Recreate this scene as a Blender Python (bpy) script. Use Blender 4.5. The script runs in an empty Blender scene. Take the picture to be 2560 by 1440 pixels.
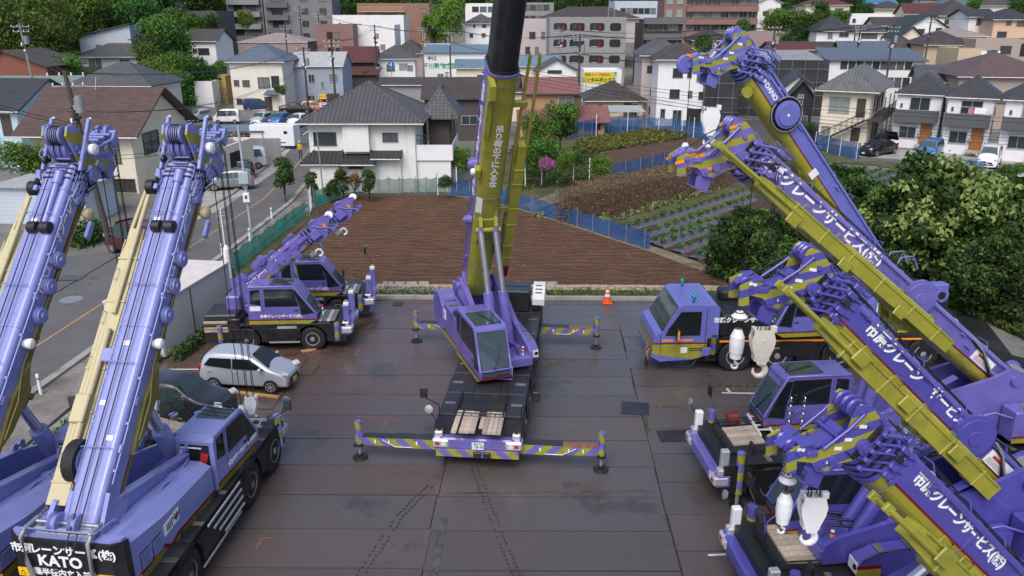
import bpy, math, random
from mathutils import Vector, Matrix, Euler
R = math.radians
random.seed(7)
scn = bpy.context.scene
col = scn.collection
# camera, sky, sun, exposure
CAMH = 13.6
PITCH = R(18.9)
FPX = 1990.0
cam = bpy.data.objects.new('camera', bpy.data.cameras.new('camera'))
col.objects.link(cam)
cam.location = (0, 0, CAMH)
cam.rotation_euler = (R(90) - PITCH, 0, 0)
cam.data.sensor_width = 36.0
cam.data.lens = 36.0 * FPX / 2560.0
cam.data.clip_end = 3000
scn.camera = cam
wd = bpy.data.worlds.new("World"); scn.world = wd; wd.use_nodes = True
wn = wd.node_tree.nodes; wl = wd.node_tree.links
sky = wn.new('ShaderNodeTexSky'); sky.sky_type = 'NISHITA'; sky.sun_disc = False
SUN_EL, SUN_AZ = 52.0, 196.0      # azimuth measured clockwise from +Y
sky.sun_elevation = R(SUN_EL); sky.sun_rotation = R(SUN_AZ)
sky.air_density = 0.7; sky.dust_density = 3.0; sky.ozone_density = 1.0
wl.new(sky.outputs[0], wn['Background'].inputs[0]); wn['Background'].inputs[1].default_value = 0.13
sl = bpy.data.lights.new('sun', 'SUN'); sl.energy = 1.0; sl.angle = R(40); sl.color = (1, 0.99, 0.975)
so = bpy.data.objects.new('sun', sl); col.objects.link(so)
az = R(SUN_AZ); el = R(SUN_EL)
sd = Vector((math.sin(az) * math.cos(el), math.cos(az) * math.cos(el), math.sin(el)))
so.rotation_euler = sd.to_track_quat('Z', 'Y').to_euler()
so.location = (0, 0, 60)
scn.view_settings.view_transform = 'Standard'; scn.view_settings.look = 'None'
scn.view_settings.exposure = 0.8; scn.view_settings.gamma = 1.0
scn.render.engine = 'CYCLES'
scn.cycles.use_denoising = True
scn.cycles.max_bounces = 6; scn.cycles.diffuse_bounces = 3; scn.cycles.glossy_bounces = 3
scn.cycles.transmission_bounces = 4; scn.cycles.transparent_max_bounces = 6
# survey helpers (place points from the photo's plan)
CP, SP = math.cos(PITCH), math.sin(PITCH)
def ray(u, v):
 a = (u - 1280) / FPX; b = -(v - 720) / FPX
 return Vector((a, CP + b * SP, b * CP - SP))
def gz(u, v, z=0.0):
 d = ray(u, v); t = (z - CAMH) / d.z
 return Vector((d.x * t, d.y * t, z))
def at(u, v, Y):
 d = ray(u, v); t = Y / d.y
 return Vector((d.x * t, Y, CAMH + d.z * t))
def xat(u, Y, z):
 zd = Y * CP + (CAMH - z) * SP
 return (u - 1280) / FPX * zd
# object helpers
def tag(o, label=None, cat=None, group=None, kind=None):
 if label: o['label'] = label
 if cat: o['category'] = cat
 if group: o['group'] = group
 if kind: o['kind'] = kind
 return o
def empty(name, loc, rz=0.0, label=None, cat=None, group=None):
 o = bpy.data.objects.new(name, None); col.objects.link(o)
 o.location = loc; o.rotation_euler = (0, 0, rz); o.empty_display_size = 0.3
 return tag(o, label, cat, group)
def children(o): return [c for c in list(bpy.data.objects) if c.parent is o]
KIDS = {}
def copy_tree(o, parent=None):
 c = o.copy(); col.objects.link(c)
 if parent is not None:
  c.parent = parent; KIDS.setdefault(parent.name, []).append(c)
 for ch in list(KIDS.get(o.name, [])): copy_tree(ch, c)
 return c
class MB:
 """collects shapes, then links them as ONE mesh object"""
 def __init__(s): s.v = []; s.f = []; s.m = []; s.sm = []; s.mats = []; s.M = Matrix(); s.att = None
 def mi(s, m):
  if m not in s.mats: s.mats.append(m)
  return s.mats.index(m)
 def add(s, vs, fs, m, smooth=False):
  b = len(s.v); M = s.M
  s.v.extend([M @ Vector(p) for p in vs])
  flip = M.determinant() < 0
  for k, f in enumerate(fs):
   ff = tuple(b + i for i in f)
   s.f.append(ff[::-1] if flip else ff)
   mm = m[k] if isinstance(m, list) else m
   s.m.append(s.mi(mm)); s.sm.append(smooth)
 def box(s, c, d, m, b=0.0, rot=None):
  x, y, z = d[0] / 2, d[1] / 2, d[2] / 2
  c = Vector(c); T = Matrix() if rot is None else Euler(rot).to_matrix().to_4x4()
  if b <= 0 or b * 2.1 > min(d):
   vs = [(sx * x, sy * y, sz * z) for sx in (-1, 1) for sy in (-1, 1) for sz in (-1, 1)]
   fs = [(0, 1, 3, 2), (4, 6, 7, 5), (0, 4, 5, 1), (2, 3, 7, 6), (0, 2, 6, 4), (1, 5, 7, 3)]
  else:
   vs = []; idx = {}
   for sx in (-1, 1):
    for sy in (-1, 1):
     for sz in (-1, 1):
      for ax in range(3):
       p = [sx * (x - b), sy * (y - b), sz * (z - b)]
       p[ax] = (sx * x, sy * y, sz * z)[ax]
       idx[(sx, sy, sz, ax)] = len(vs); vs.append(tuple(p))
   fs = []
   for ax in range(3):
    o1, o2 = [a for a in range(3) if a != ax]
    for sg in (-1, 1):
     q = []
     for (p1, p2) in ((-1, -1), (1, -1), (1, 1), (-1, 1)):
      k = [0, 0, 0]; k[ax] = sg; k[o1] = p1; k[o2] = p2; q.append(idx[(k[0], k[1], k[2], ax)])
     fs.append(q)
   for ax in range(3):
    o1, o2 = [a for a in range(3) if a != ax]
    for p1 in (-1, 1):
     for p2 in (-1, 1):
      k0 = [0, 0, 0]; k1 = [0, 0, 0]
      k0[ax] = -1; k1[ax] = 1; k0[o1] = k1[o1] = p1; k0[o2] = k1[o2] = p2
      fs.append([idx[(*k0, o1)], idx[(*k1, o1)], idx[(*k1, o2)], idx[(*k0, o2)]])
   for sx in (-1, 1):
    for sy in (-1, 1):
     for sz in (-1, 1): fs.append([idx[(sx, sy, sz, a)] for a in range(3)])
   g = []
   for f in fs:
    P = [Vector(vs[i]) for i in f]; n = (P[1] - P[0]).cross(P[2] - P[0]); ctr = sum(P, Vector()) / len(P)
    g.append(tuple(f) if n.dot(ctr) > 0 else tuple(f[::-1]))
   fs = g
  s.add([T @ Vector(p) + c for p in vs], fs, m)
 def bx(s, x0, x1, y0, y1, z0, z1, m, b=0.0):
  s.box(((x0 + x1) / 2, (y0 + y1) / 2, (z0 + z1) / 2), (abs(x1 - x0), abs(y1 - y0), abs(z1 - z0)), m, b)
 def prism(s, pts, lo, hi, m, ax='y', cap=None):
  n = len(pts); a = sum(pts[i][0] * pts[(i + 1) % n][1] - pts[(i + 1) % n][0] * pts[i][1] for i in range(n))
  if a < 0:
   pts = pts[::-1]
   if isinstance(m, list): m = m[::-1][1:] + [m[0]] if len(m) == n else m
  def P(p, h): return {'y': (p[0], h, p[1]), 'x': (h, p[0], p[1]), 'z': (p[0], p[1], h)}[ax]
  vs = [P(p, lo) for p in pts] + [P(p, hi) for p in pts]
  fs = [(i, (i + 1) % n, n + (i + 1) % n, n + i) for i in range(n)] + [tuple(range(n - 1, -1, -1)), tuple(range(n, 2 * n))]
  if ax == 'y': fs = [f[::-1] for f in fs]
  mm = (m if isinstance(m, list) else [m] * n) + [cap or (m[0] if isinstance(m, list) else m)] * 2
  s.add(vs, fs, mm)
 def panel(s, pts, d, m):
  P = [Vector(p) for p in pts]; nn = Vector()
  for i in range(len(P)): nn += P[i].cross(P[(i + 1) % len(P)])
  nn.normalize(); n = len(P)
  vs = P + [p + nn * d for p in P]
  fs = [tuple(range(n - 1, -1, -1)), tuple(range(n, 2 * n))] + [(i, (i + 1) % n, n + (i + 1) % n, n + i) for i in range(n)]
  s.add(vs, fs, m)
 def quad(s, pts, m): s.add(pts, [tuple(range(len(pts)))], m)
 def cyl(s, p0, p1, r0, m, r1=None, n=14, cap=True, mc=None):
  if r1 is None: r1 = r0
  p0 = Vector(p0); p1 = Vector(p1); d = p1 - p0
  if d.length < 1e-6: return
  q = d.to_track_quat('Z', 'Y').to_matrix()
  vs = []
  for (p, r) in ((p0, r0), (p1, r1)):
   for i in range(n):
    t = 2 * math.pi * i / n; vs.append(p + q @ Vector((r * math.cos(t), r * math.sin(t), 0)))
  s.add(vs, [(i, (i + 1) % n, n + (i + 1) % n, n + i) for i in range(n)], m, True)
  if cap: s.add(vs, [tuple(range(n - 1, -1, -1)), tuple(range(n, 2 * n))], mc or m)
 def tube(s, pts, r, m, n=6, closed=False):
  P = [Vector(p) for p in pts]; k = len(P); vs = []; fs = []
  up = Vector((0.013, 0.021, 1))
  for i in range(k):
   if closed: t = P[(i + 1) % k] - P[i - 1]
   else: t = P[min(i + 1, k - 1)] - P[max(i - 1, 0)]
   if t.length < 1e-9: t = Vector((0, 0, 1))
   t.normalize()
   a = t.cross(up)
   if a.length < 0.05: a = t.cross(Vector((1, 0, 0)))
   a.normalize(); b = t.cross(a)
   for j in range(n):
    th = 2 * math.pi * j / n; vs.append(P[i] + (a * math.cos(th) + b * math.sin(th)) * r)
  for i in range(k if closed else k - 1):
   for j in range(n):
    i2 = (i + 1) % k
    fs.append((i * n + j, i2 * n + j, i2 * n + (j + 1) % n, i * n + (j + 1) % n))
  s.add(vs, fs, m, True)
  if not closed: s.add(vs, [tuple(range(n - 1, -1, -1)) if False else tuple(range(n)), tuple(range((k - 1) * n, k * n))], m)
 def lathe(s, prof, c, axis, m, n=24, mats=None):
  """prof: list of (h, r) along axis"""
  q = Vector(axis).to_track_quat('Z', 'Y').to_matrix(); c = Vector(c); vs = []; k = len(prof)
  for (h, r) in prof:
   for j in range(n):
    t = 2 * math.pi * j / n; vs.append(c + q @ Vector((r * math.cos(t), r * math.sin(t), h)))
  for i in range(k - 1):
   mm = mats[i] if mats else m
   s.add([vs[i * n + j] for j in range(n)] + [vs[(i + 1) * n + j] for j in range(n)],
                  [(j, (j + 1) % n, n + (j + 1) % n, n + j) for j in range(n)], mm, True)
  s.add([vs[j] for j in range(n)], [tuple(range(n - 1, -1, -1))], mats[0] if mats else m)
  s.add([vs[(k - 1) * n + j] for j in range(n)], [tuple(range(n))], mats[-1] if mats else m)
 def loft(s, rings, m, smooth=False, cap=True, mats=None, closed=True):
  n = len(rings[0]); vs = [p for r in rings for p in r]
  for i in range(len(rings) - 1):
   fs = []; ms = []
   for j in range(n if closed else n - 1):
    fs.append((i * n + j, i * n + (j + 1) % n, (i + 1) * n + (j + 1) % n, (i + 1) * n + j))
    ms.append(mats[j] if mats else m)
   idx = sorted(set(k for f in fs for k in f)); mp = {k: q for q, k in enumerate(idx)}
   s.add([vs[k] for k in idx], [tuple(mp[k] for k in f) for f in fs], ms, smooth)
  if cap:
   mc = m
   s.add(rings[0], [tuple(range(n - 1, -1, -1))], mc); s.add(rings[-1], [tuple(range(n))], mc)
 def build(s, name, parent=None, label=None, cat=None, group=None, kind=None, uv=False, loc=None, sub=0):
  me = bpy.data.meshes.new(name)
  off = Vector(loc) if loc is not None else Vector((0, 0, 0))
  me.from_pydata([tuple(p - off) for p in s.v], [], s.f)
  for m in s.mats: me.materials.append(m)
  me.polygons.foreach_set('material_index', s.m)
  me.polygons.foreach_set('use_smooth', s.sm)
  if uv:
   L = me.uv_layers.new(name='UVMap').data; V = me.vertices
   for p in me.polygons:
    n = p.normal; t = Vector((0, 0, 1)).cross(n)
    if t.length < 0.02: t = Vector((1, 0, 0))
    t.normalize(); b = n.cross(t)
    for li in p.loop_indices:
     q = V[me.loops[li].vertex_index].co; L[li].uv = (q.dot(t), q.dot(b))
  if s.att:
   a = me.color_attributes.new('tint', 'FLOAT_COLOR', 'CORNER')
   for p in me.polygons:
    for li in p.loop_indices: a.data[li].color = s.att[p.index]
  me.validate(); me.update()
  o = bpy.data.objects.new(name, me); col.objects.link(o)
  if loc is not None: o.location = off
  if parent is not None:
   o.parent = parent; KIDS.setdefault(parent.name, []).append(o)
  if sub:
   md = o.modifiers.new('smooth', 'SUBSURF'); md.levels = sub; md.render_levels = sub
  return tag(o, label, cat, group, kind)
def text_mesh(s, size, M, m, name='lettering', parent=None, bold=0.02, ext=0.006, sx=1.0, align='CENTER', label=None, vertical=False):
 cu = bpy.data.curves.new('txt', 'FONT'); cu.body = s if not vertical else '\n'.join(s)
 cu.size = size; cu.extrude = ext; cu.offset = bold * size; cu.align_x = align; cu.align_y = 'CENTER'
 cu.resolution_u = 3
 if vertical: cu.space_line = 0.98
 cu.space_character = sx
 t = bpy.data.objects.new('txt', cu); col.objects.link(t)
 dg = bpy.context.evaluated_depsgraph_get()
 me = bpy.data.meshes.new_from_object(t.evaluated_get(dg))
 bpy.data.objects.remove(t)
 me.transform(M); me.materials.clear(); me.materials.append(m); me.name = name
 o = bpy.data.objects.new(name, me); col.objects.link(o)
 if parent is not None:
  o.parent = parent; KIDS.setdefault(parent.name, []).append(o)
 return tag(o, label)
def frame(origin, xdir, ydir):
 x = Vector(xdir).normalized(); y = Vector(ydir); z = x.cross(y).normalized(); y = z.cross(x)
 return Matrix(((x.x, y.x, z.x, origin[0]), (x.y, y.y, z.y, origin[1]), (x.z, y.z, z.z, origin[2]), (0, 0, 0, 1)))
# materials
MATS = {}
def nt(name):
 m = bpy.data.materials.new(name); m.use_nodes = True
 t = m.node_tree; b = t.nodes['Principled BSDF']; MATS[name] = m
 return m, t.nodes, t.links, b
def mixrgb(N, L, fac, a, b, mode='MIX'):
 n = N.new('ShaderNodeMix'); n.data_type = 'RGBA'; n.blend_type = mode
 for sock, val in ((n.inputs['Factor'], fac), (n.inputs[6], a), (n.inputs[7], b)):
  if hasattr(val, 'is_linked') or isinstance(val, bpy.types.NodeSocket): L.new(val, sock)
  elif isinstance(val, (int, float)): sock.default_value = val
  else: sock.default_value = (*val[:3], 1)
 return n.outputs[2]
def mth(N, L, op, a, b=None, c=None):
 n = N.new('ShaderNodeMath'); n.operation = op
 for i, val in enumerate((a, b, c)):
  if val is None: continue
  if isinstance(val, bpy.types.NodeSocket): L.new(val, n.inputs[i])
  else: n.inputs[i].default_value = val
 return n.outputs[0]
def noise(N, L, vec, scale, detail=5, rough=0.6):
 n = N.new('ShaderNodeTexNoise'); n.inputs['Scale'].default_value = scale; n.inputs['Detail'].default_value = detail
 n.inputs['Roughness'].default_value = rough
 if vec is not None: L.new(vec, n.inputs['Vector'])
 return n.outputs['Fac']
def ramp(N, L, x, p0, p1, c0=(0, 0, 0), c1=(1, 1, 1)):
 n = N.new('ShaderNodeValToRGB'); L.new(x, n.inputs[0]); e = n.color_ramp.elements
 e[0].position = p0; e[1].position = p1; e[0].color = (*c0, 1); e[1].color = (*c1, 1)
 return n.outputs[0]
def coords(N, kind='Object'):
 return N.new('ShaderNodeTexCoord').outputs[kind]
def bump(N, L, h, b, strength=0.3, dist=0.02):
 n = N.new('ShaderNodeBump'); n.inputs['Strength'].default_value = strength; n.inputs['Distance'].default_value = dist
 L.new(h, n.inputs['Height']); L.new(n.outputs[0], b.inputs['Normal'])
def mat(name, c, rough=0.5, metal=0.0, var=0.12, scale=1.5, bmp=0.0, bscale=30, dirt=None, damt=0.5, dscale=2.0, coat=0.0, rvar=0.1, rnd=0.0):
 m, N, L, b = nt(name)
 v = coords(N)
 f = noise(N, L, v, scale)
 o = mixrgb(N, L, ramp(N, L, f, 0.3, 0.7), [x * (1 - var) for x in c], [min(1, x * (1 + var)) for x in c])
 if dirt:
  g = noise(N, L, v, dscale, 8, 0.7)
  o = mixrgb(N, L, mth(N, L, 'MULTIPLY', ramp(N, L, g, 0.5, 0.72), damt), o, dirt)
 if rnd:
  oi = N.new('ShaderNodeObjectInfo').outputs['Random']
  h = N.new('ShaderNodeHueSaturation'); L.new(o, h.inputs['Color'])
  L.new(mth(N, L, 'MULTIPLY_ADD', oi, rnd * 2, 1 - rnd), h.inputs['Value']); o = h.outputs[0]
 L.new(o, b.inputs['Base Color'])
 b.inputs['Metallic'].default_value = metal
 L.new(mth(N, L, 'MULTIPLY_ADD', f, rvar * 2, rough - rvar), b.inputs['Roughness'])
 if coat: b.inputs['Coat Weight'].default_value = coat; b.inputs['Coat Roughness'].default_value = 0.12
 if bmp: bump(N, L, noise(N, L, v, bscale, 4), b, bmp)
 return m
def stripes(name, c0, c1, vec, period, rough=0.45, duty=0.5, ph=0.0):
 m, N, L, b = nt(name)
 d = N.new('ShaderNodeVectorMath'); d.operation = 'DOT_PRODUCT'; L.new(coords(N), d.inputs[0]); d.inputs[1].default_value = vec
 fr = mth(N, L, 'FRACT', mth(N, L, 'ADD', mth(N, L, 'DIVIDE', d.outputs['Value'], period), ph + 100.0))
 s = mth(N, L, 'GREATER_THAN', fr, duty)
 o = mixrgb(N, L, s, c0, c1)
 g = noise(N, L, coords(N), 4, 6)
 o = mixrgb(N, L, mth(N, L, 'MULTIPLY', ramp(N, L, g, 0.5, 0.75), 0.35), o, (0.06, 0.055, 0.05))
 L.new(o, b.inputs['Base Color']); b.inputs['Roughness'].default_value = rough
 return m
PURC, OLIC = (0.138, 0.118, 0.39), (0.29, 0.28, 0.03)
FADC, FOLI = (0.21, 0.238, 0.52), (0.17, 0.15, 0.035)
DEEPC = (0.074, 0.066, 0.325)
purple = mat('purple_paint', PURC, 0.33, var=0.1, dirt=(0.07, 0.06, 0.2), damt=0.55, coat=0.5)
olive = mat('olive_paint', OLIC, 0.33, var=0.12, dirt=(0.13, 0.115, 0.035), damt=0.6, coat=0.5)
fade = mat('faded_lavender_paint', FADC, 0.38, var=0.09, dirt=(0.14, 0.145, 0.33), damt=0.55, scale=.7, coat=0.4)
fadeol = mat('faded_olive_paint', FOLI, 0.5, var=0.12, dirt=(0.13, 0.11, 0.03), damt=0.4)
deep = mat('deep_purple_paint', DEEPC, 0.33, var=0.1, dirt=(0.055, 0.042, 0.2), damt=0.5, coat=0.5)
blueish = mat('blue_purple_paint', (0.128, 0.14, 0.44), 0.42, var=0.08, dirt=(0.1, 0.09, 0.35), damt=0.3, coat=0.5)
red = mat('dark_red_paint', (0.16, 0.006, 0.012), 0.45)
black = mat('black_paint', (0.012, 0.012, 0.014), 0.45, var=0.3, dirt=(0.05, 0.048, 0.045), damt=0.5)
deckg = mat('dark_deck_coating', (0.022, 0.023, 0.026), 0.36, var=0.3, dirt=(0.05, 0.05, 0.05), damt=0.6, dscale=1.2, bmp=0.05, bscale=60, rvar=.2)
decklt = mat('grey_grip_strip', (0.13, 0.125, 0.12), 0.7, var=0.2)
rubber = mat('tyre_rubber', (0.012, 0.012, 0.013), 0.75, var=0.3, dirt=(0.05, 0.045, 0.04), damt=0.4, dscale=4)
rimm = mat('rim_metal', (0.42, 0.42, 0.42), 0.45, 0.5, var=0.15, dirt=(0.15, 0.13, 0.12), damt=0.5, dscale=6)
rimd = mat('dull_rim', (0.16, 0.16, 0.165), 0.5, 0.3, var=0.15, dirt=(0.05, 0.05, 0.05), damt=0.6, dscale=6)
white = mat('white_paint', (0.74, 0.75, 0.76), 0.45, var=0.05, dirt=(0.45, 0.42, 0.38), damt=0.35, dscale=3)
letter = mat('white_lettering', (0.8, 0.8, 0.8), 0.5, var=0.02)
darkletter = mat('dark_lettering', (0.02, 0.02, 0.02), 0.5, var=0.02)
redletter = mat('red_lettering', (0.45, 0.03, 0.03), 0.5, var=0.02)
greenletter = mat('green_lettering', (0.01, 0.25, 0.12), 0.5, var=0.02)
chrome = mat('steel_rod', (0.55, 0.56, 0.58), 0.25, 0.85, var=0.05)
steel = mat('grey_steel', (0.30, 0.31, 0.32), 0.45, 0.4, var=0.1, dirt=(0.16, 0.12, 0.09), damt=0.4)
alu = mat('aluminium', (0.55, 0.56, 0.57), 0.4, 0.5, var=0.08)
cable = mat('black_cable', (0.012, 0.012, 0.012), 0.6, var=0.1)
orange = mat('orange_reflector', (0.85, 0.27, 0.01), 0.35, var=0.03)
yellow = mat('yellow_plate', (0.80, 0.50, 0.02), 0.45, var=0.03)
cream = mat('cream_paint', (0.46, 0.415, 0.24), 0.5, var=0.08, dirt=(0.32, 0.25, 0.14), damt=0.5, dscale=3)
rust = mat('rusty_steel', (0.20, 0.09, 0.05), 0.75, var=0.4, scale=5, dirt=(0.35, 0.25, 0.18), damt=0.5)
teal = mat('green_beacon_lens', (0.0, 0.22, 0.20), 0.2, var=0.02)
redlens = mat('red_lens', (0.45, 0.01, 0.02), 0.2, var=0.02)
wood = mat('weathered_timber', (0.40, 0.33, 0.26), 0.8, var=0.3, scale=6, dirt=(0.2, 0.15, 0.11), damt=0.5, dscale=5, rnd=0.25)
newwood = mat('fresh_timber', (0.55, 0.30, 0.12), 0.7, var=0.15, scale=5)
def glassmat(name, c, rough=0.06, tr=0.0):
 m, N, L, b = nt(name)
 b.inputs['Base Color'].default_value = (*c, 1); b.inputs['Roughness'].default_value = rough
 b.inputs['Specular IOR Level'].default_value = 0.8
 if tr: b.inputs['Alpha'].default_value = 1 - tr
 return m
glass = glassmat('dark_glass', (0.012, 0.016, 0.018))
glassg = glassmat('green_tint_glass', (0.05, 0.085, 0.085), 0.05, 0.25)
glassh = glassmat('house_window_glass', (0.035, 0.045, 0.05), 0.12)
glassm = glassmat('painted_reflection_glass', (0.10, 0.12, 0.125), 0.1)  # paler base colour paints a reflection onto some panes
glassl = glassmat('net_curtained_glass', (0.17, 0.18, 0.175), 0.2)
glassc = glassmat('curtained_glass', (0.24, 0.26, 0.25), 0.25)
lens = glassmat('lamp_lens', (0.6, 0.62, 0.63), 0.1)
STR = {}
def stripe_mat(vec, period, c0=PURC, c1=OLIC, ph=0.0):
 k = (vec, period, c0, ph)
 if k not in STR: STR[k] = stripes('warning_stripe_paint', c0, c1, vec, period, ph=ph)
 return STR[k]
# ground materials
def groundmat(name, c0, c1, scale, rough=0.85, bmp=0.4, bscale=8, c2=None, s2=0.3, p2=(0.45, 0.7)):
 m, N, L, b = nt(name)
 v = coords(N)
 f = noise(N, L, v, scale, 8, 0.65)
 o = mixrgb(N, L, ramp(N, L, f, 0.35, 0.65), c0, c1)
 if c2: o = mixrgb(N, L, ramp(N, L, noise(N, L, v, s2, 6, .6), *p2), o, c2)
 L.new(o, b.inputs['Base Color']); b.inputs['Roughness'].default_value = rough
 if bmp: bump(N, L, noise(N, L, v, bscale, 8, .7), b, bmp, 0.08)
 return m
earth = groundmat('town_ground', (0.13, 0.125, 0.115), (0.2, 0.19, 0.175), 0.4, c2=(0.08, 0.1, 0.04), s2=0.08)
hillm = groundmat('wooded_hillside', (0.035, 0.06, 0.016), (0.075, 0.11, 0.03), 0.6)
def soilmat(name, c0, c1, furrow, vec):
 m, N, L, b = nt(name); v = coords(N)
 f = noise(N, L, v, 0.6, 8, .7)
 o = mixrgb(N, L, ramp(N, L, f, .35, .65), c0, c1)
 o = mixrgb(N, L, mth(N, L, 'MULTIPLY', ramp(N, L, noise(N, L, v, 9, 4), .62, .72), .35), o, (.03, .015, .008))
 L.new(o, b.inputs['Base Color']); b.inputs['Roughness'].default_value = .95
 d = N.new('ShaderNodeVectorMath'); d.operation = 'DOT_PRODUCT'; L.new(v, d.inputs[0]); d.inputs[1].default_value = vec
 wob = mth(N, L, 'MULTIPLY_ADD', noise(N, L, v, .5, 3), 2.5, d.outputs['Value'])
 w = mth(N, L, 'SINE', mth(N, L, 'MULTIPLY', wob, 6.283 / furrow))
 o = mixrgb(N, L, mth(N, L, 'MULTIPLY', ramp(N, L, w, -.9, .2, (1, 1, 1), (0, 0, 0)), .12), o, [x * .5 for x in c0]); L.new(o, b.inputs['Base Color'])
 h = mth(N, L, 'MULTIPLY_ADD', w, .6, noise(N, L, v, 5, 8, .75))
 bump(N, L, h, b, .9, 0.16)
 return m
soil = soilmat('ploughed_red_soil', (0.088, 0.038, 0.017), (0.145, 0.068, 0.032), 0.75, (0, 1, 0))
soil2 = soilmat('garden_soil', (0.05, 0.024, 0.014), (0.09, 0.045, 0.026), 0.9, (.5, .85, 0))
soil3 = soilmat('pale_brown_soil', (0.075, 0.04, 0.023), (0.115, 0.065, 0.04), 0.9, (.25, .97, 0))
grassm = groundmat('rough_grass', (0.035, 0.05, 0.012), (0.09, 0.085, 0.03), 1.2, c2=(0.12, 0.1, 0.045), s2=.5)
dryg = groundmat('dry_straw', (0.16, 0.13, 0.08), (0.24, 0.2, 0.13), 3, c2=(0.08, 0.08, 0.03), s2=1.2)
gravelm = groundmat('pale_gravel', (0.17, 0.16, 0.15), (0.42, 0.4, 0.37), 14, bscale=30, c2=(0.1, 0.09, 0.07), s2=.6)
concm = groundmat('pale_concrete', (0.30, 0.29, 0.27), (0.40, 0.39, 0.36), 1.5, .85, .1, 20, c2=(0.2, 0.19, 0.17), s2=.5)
pavem = groundmat('pavement_concrete', (0.17, 0.155, 0.14), (0.25, 0.235, 0.21), 1.5, .9, .15, 25, c2=(0.11, 0.1, 0.085), s2=.7)
kerbm = groundmat('kerb_concrete', (0.27, 0.26, 0.245), (0.38, 0.365, 0.34), 2, .9, .15, 25, c2=(0.14, 0.14, 0.12), s2=1)
def asphalt(name, c, crack=True, wet=0):
 m, N, L, b = nt(name); v = coords(N)
 o = mixrgb(N, L, ramp(N, L, noise(N, L, v, .35, 6, .6), .3, .7), [x * .82 for x in c], [x * 1.15 for x in c])
 o = mixrgb(N, L, mth(N, L, 'MULTIPLY', ramp(N, L, noise(N, L, v, 60, 2), .55, .7), .25), o, [x * 1.9 for x in c])
 if crack:
  vo = N.new('ShaderNodeTexVoronoi'); vo.feature = 'DISTANCE_TO_EDGE'; vo.inputs['Scale'].default_value = .16
  ad = N.new('ShaderNodeVectorMath'); ad.operation = 'ADD'; L.new(v, ad.inputs[0])
  nn = N.new('ShaderNodeTexNoise'); nn.inputs['Scale'].default_value = .9; L.new(v, nn.inputs['Vector'])
  L.new(nn.outputs['Color'], ad.inputs[1]); L.new(ad.outputs[0], vo.inputs['Vector'])
  k = mth(N, L, 'LESS_THAN', vo.outputs['Distance'], .0028)
  o = mixrgb(N, L, mth(N, L, 'MULTIPLY', k, .6), o, [x * .35 for x in c])
 L.new(o, b.inputs['Base Color'])
 if wet: L.new(mth(N, L, 'MULTIPLY_ADD', ramp(N, L, noise(N, L, v, .3, 5), .35, .65), .45, .2), b.inputs['Roughness'])
 else: b.inputs['Roughness'].default_value = .85
 bump(N, L, noise(N, L, v, 70, 3), b, .12, .01)
 return m
roadm = asphalt('road_asphalt', (0.105, 0.105, 0.105))
lotm = asphalt('parking_asphalt', (0.07, 0.072, 0.078))
darkasp = asphalt('dark_wet_asphalt', (0.02, 0.021, 0.023), wet=1)
linew = mat('white_road_paint', (0.6, 0.6, 0.58), .7, var=.15, dirt=(.25, .24, .22), damt=.6, dscale=3)
lineo = mat('orange_road_paint', (0.45, 0.22, 0.08), .7, var=.2, dirt=(.2, .13, .08), damt=.6, dscale=3)
lineor = mat('orange_spray_paint', (0.38, 0.12, 0.06), .7, var=.2, dirt=(.15, .08, .06), damt=.6, dscale=5)
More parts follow.
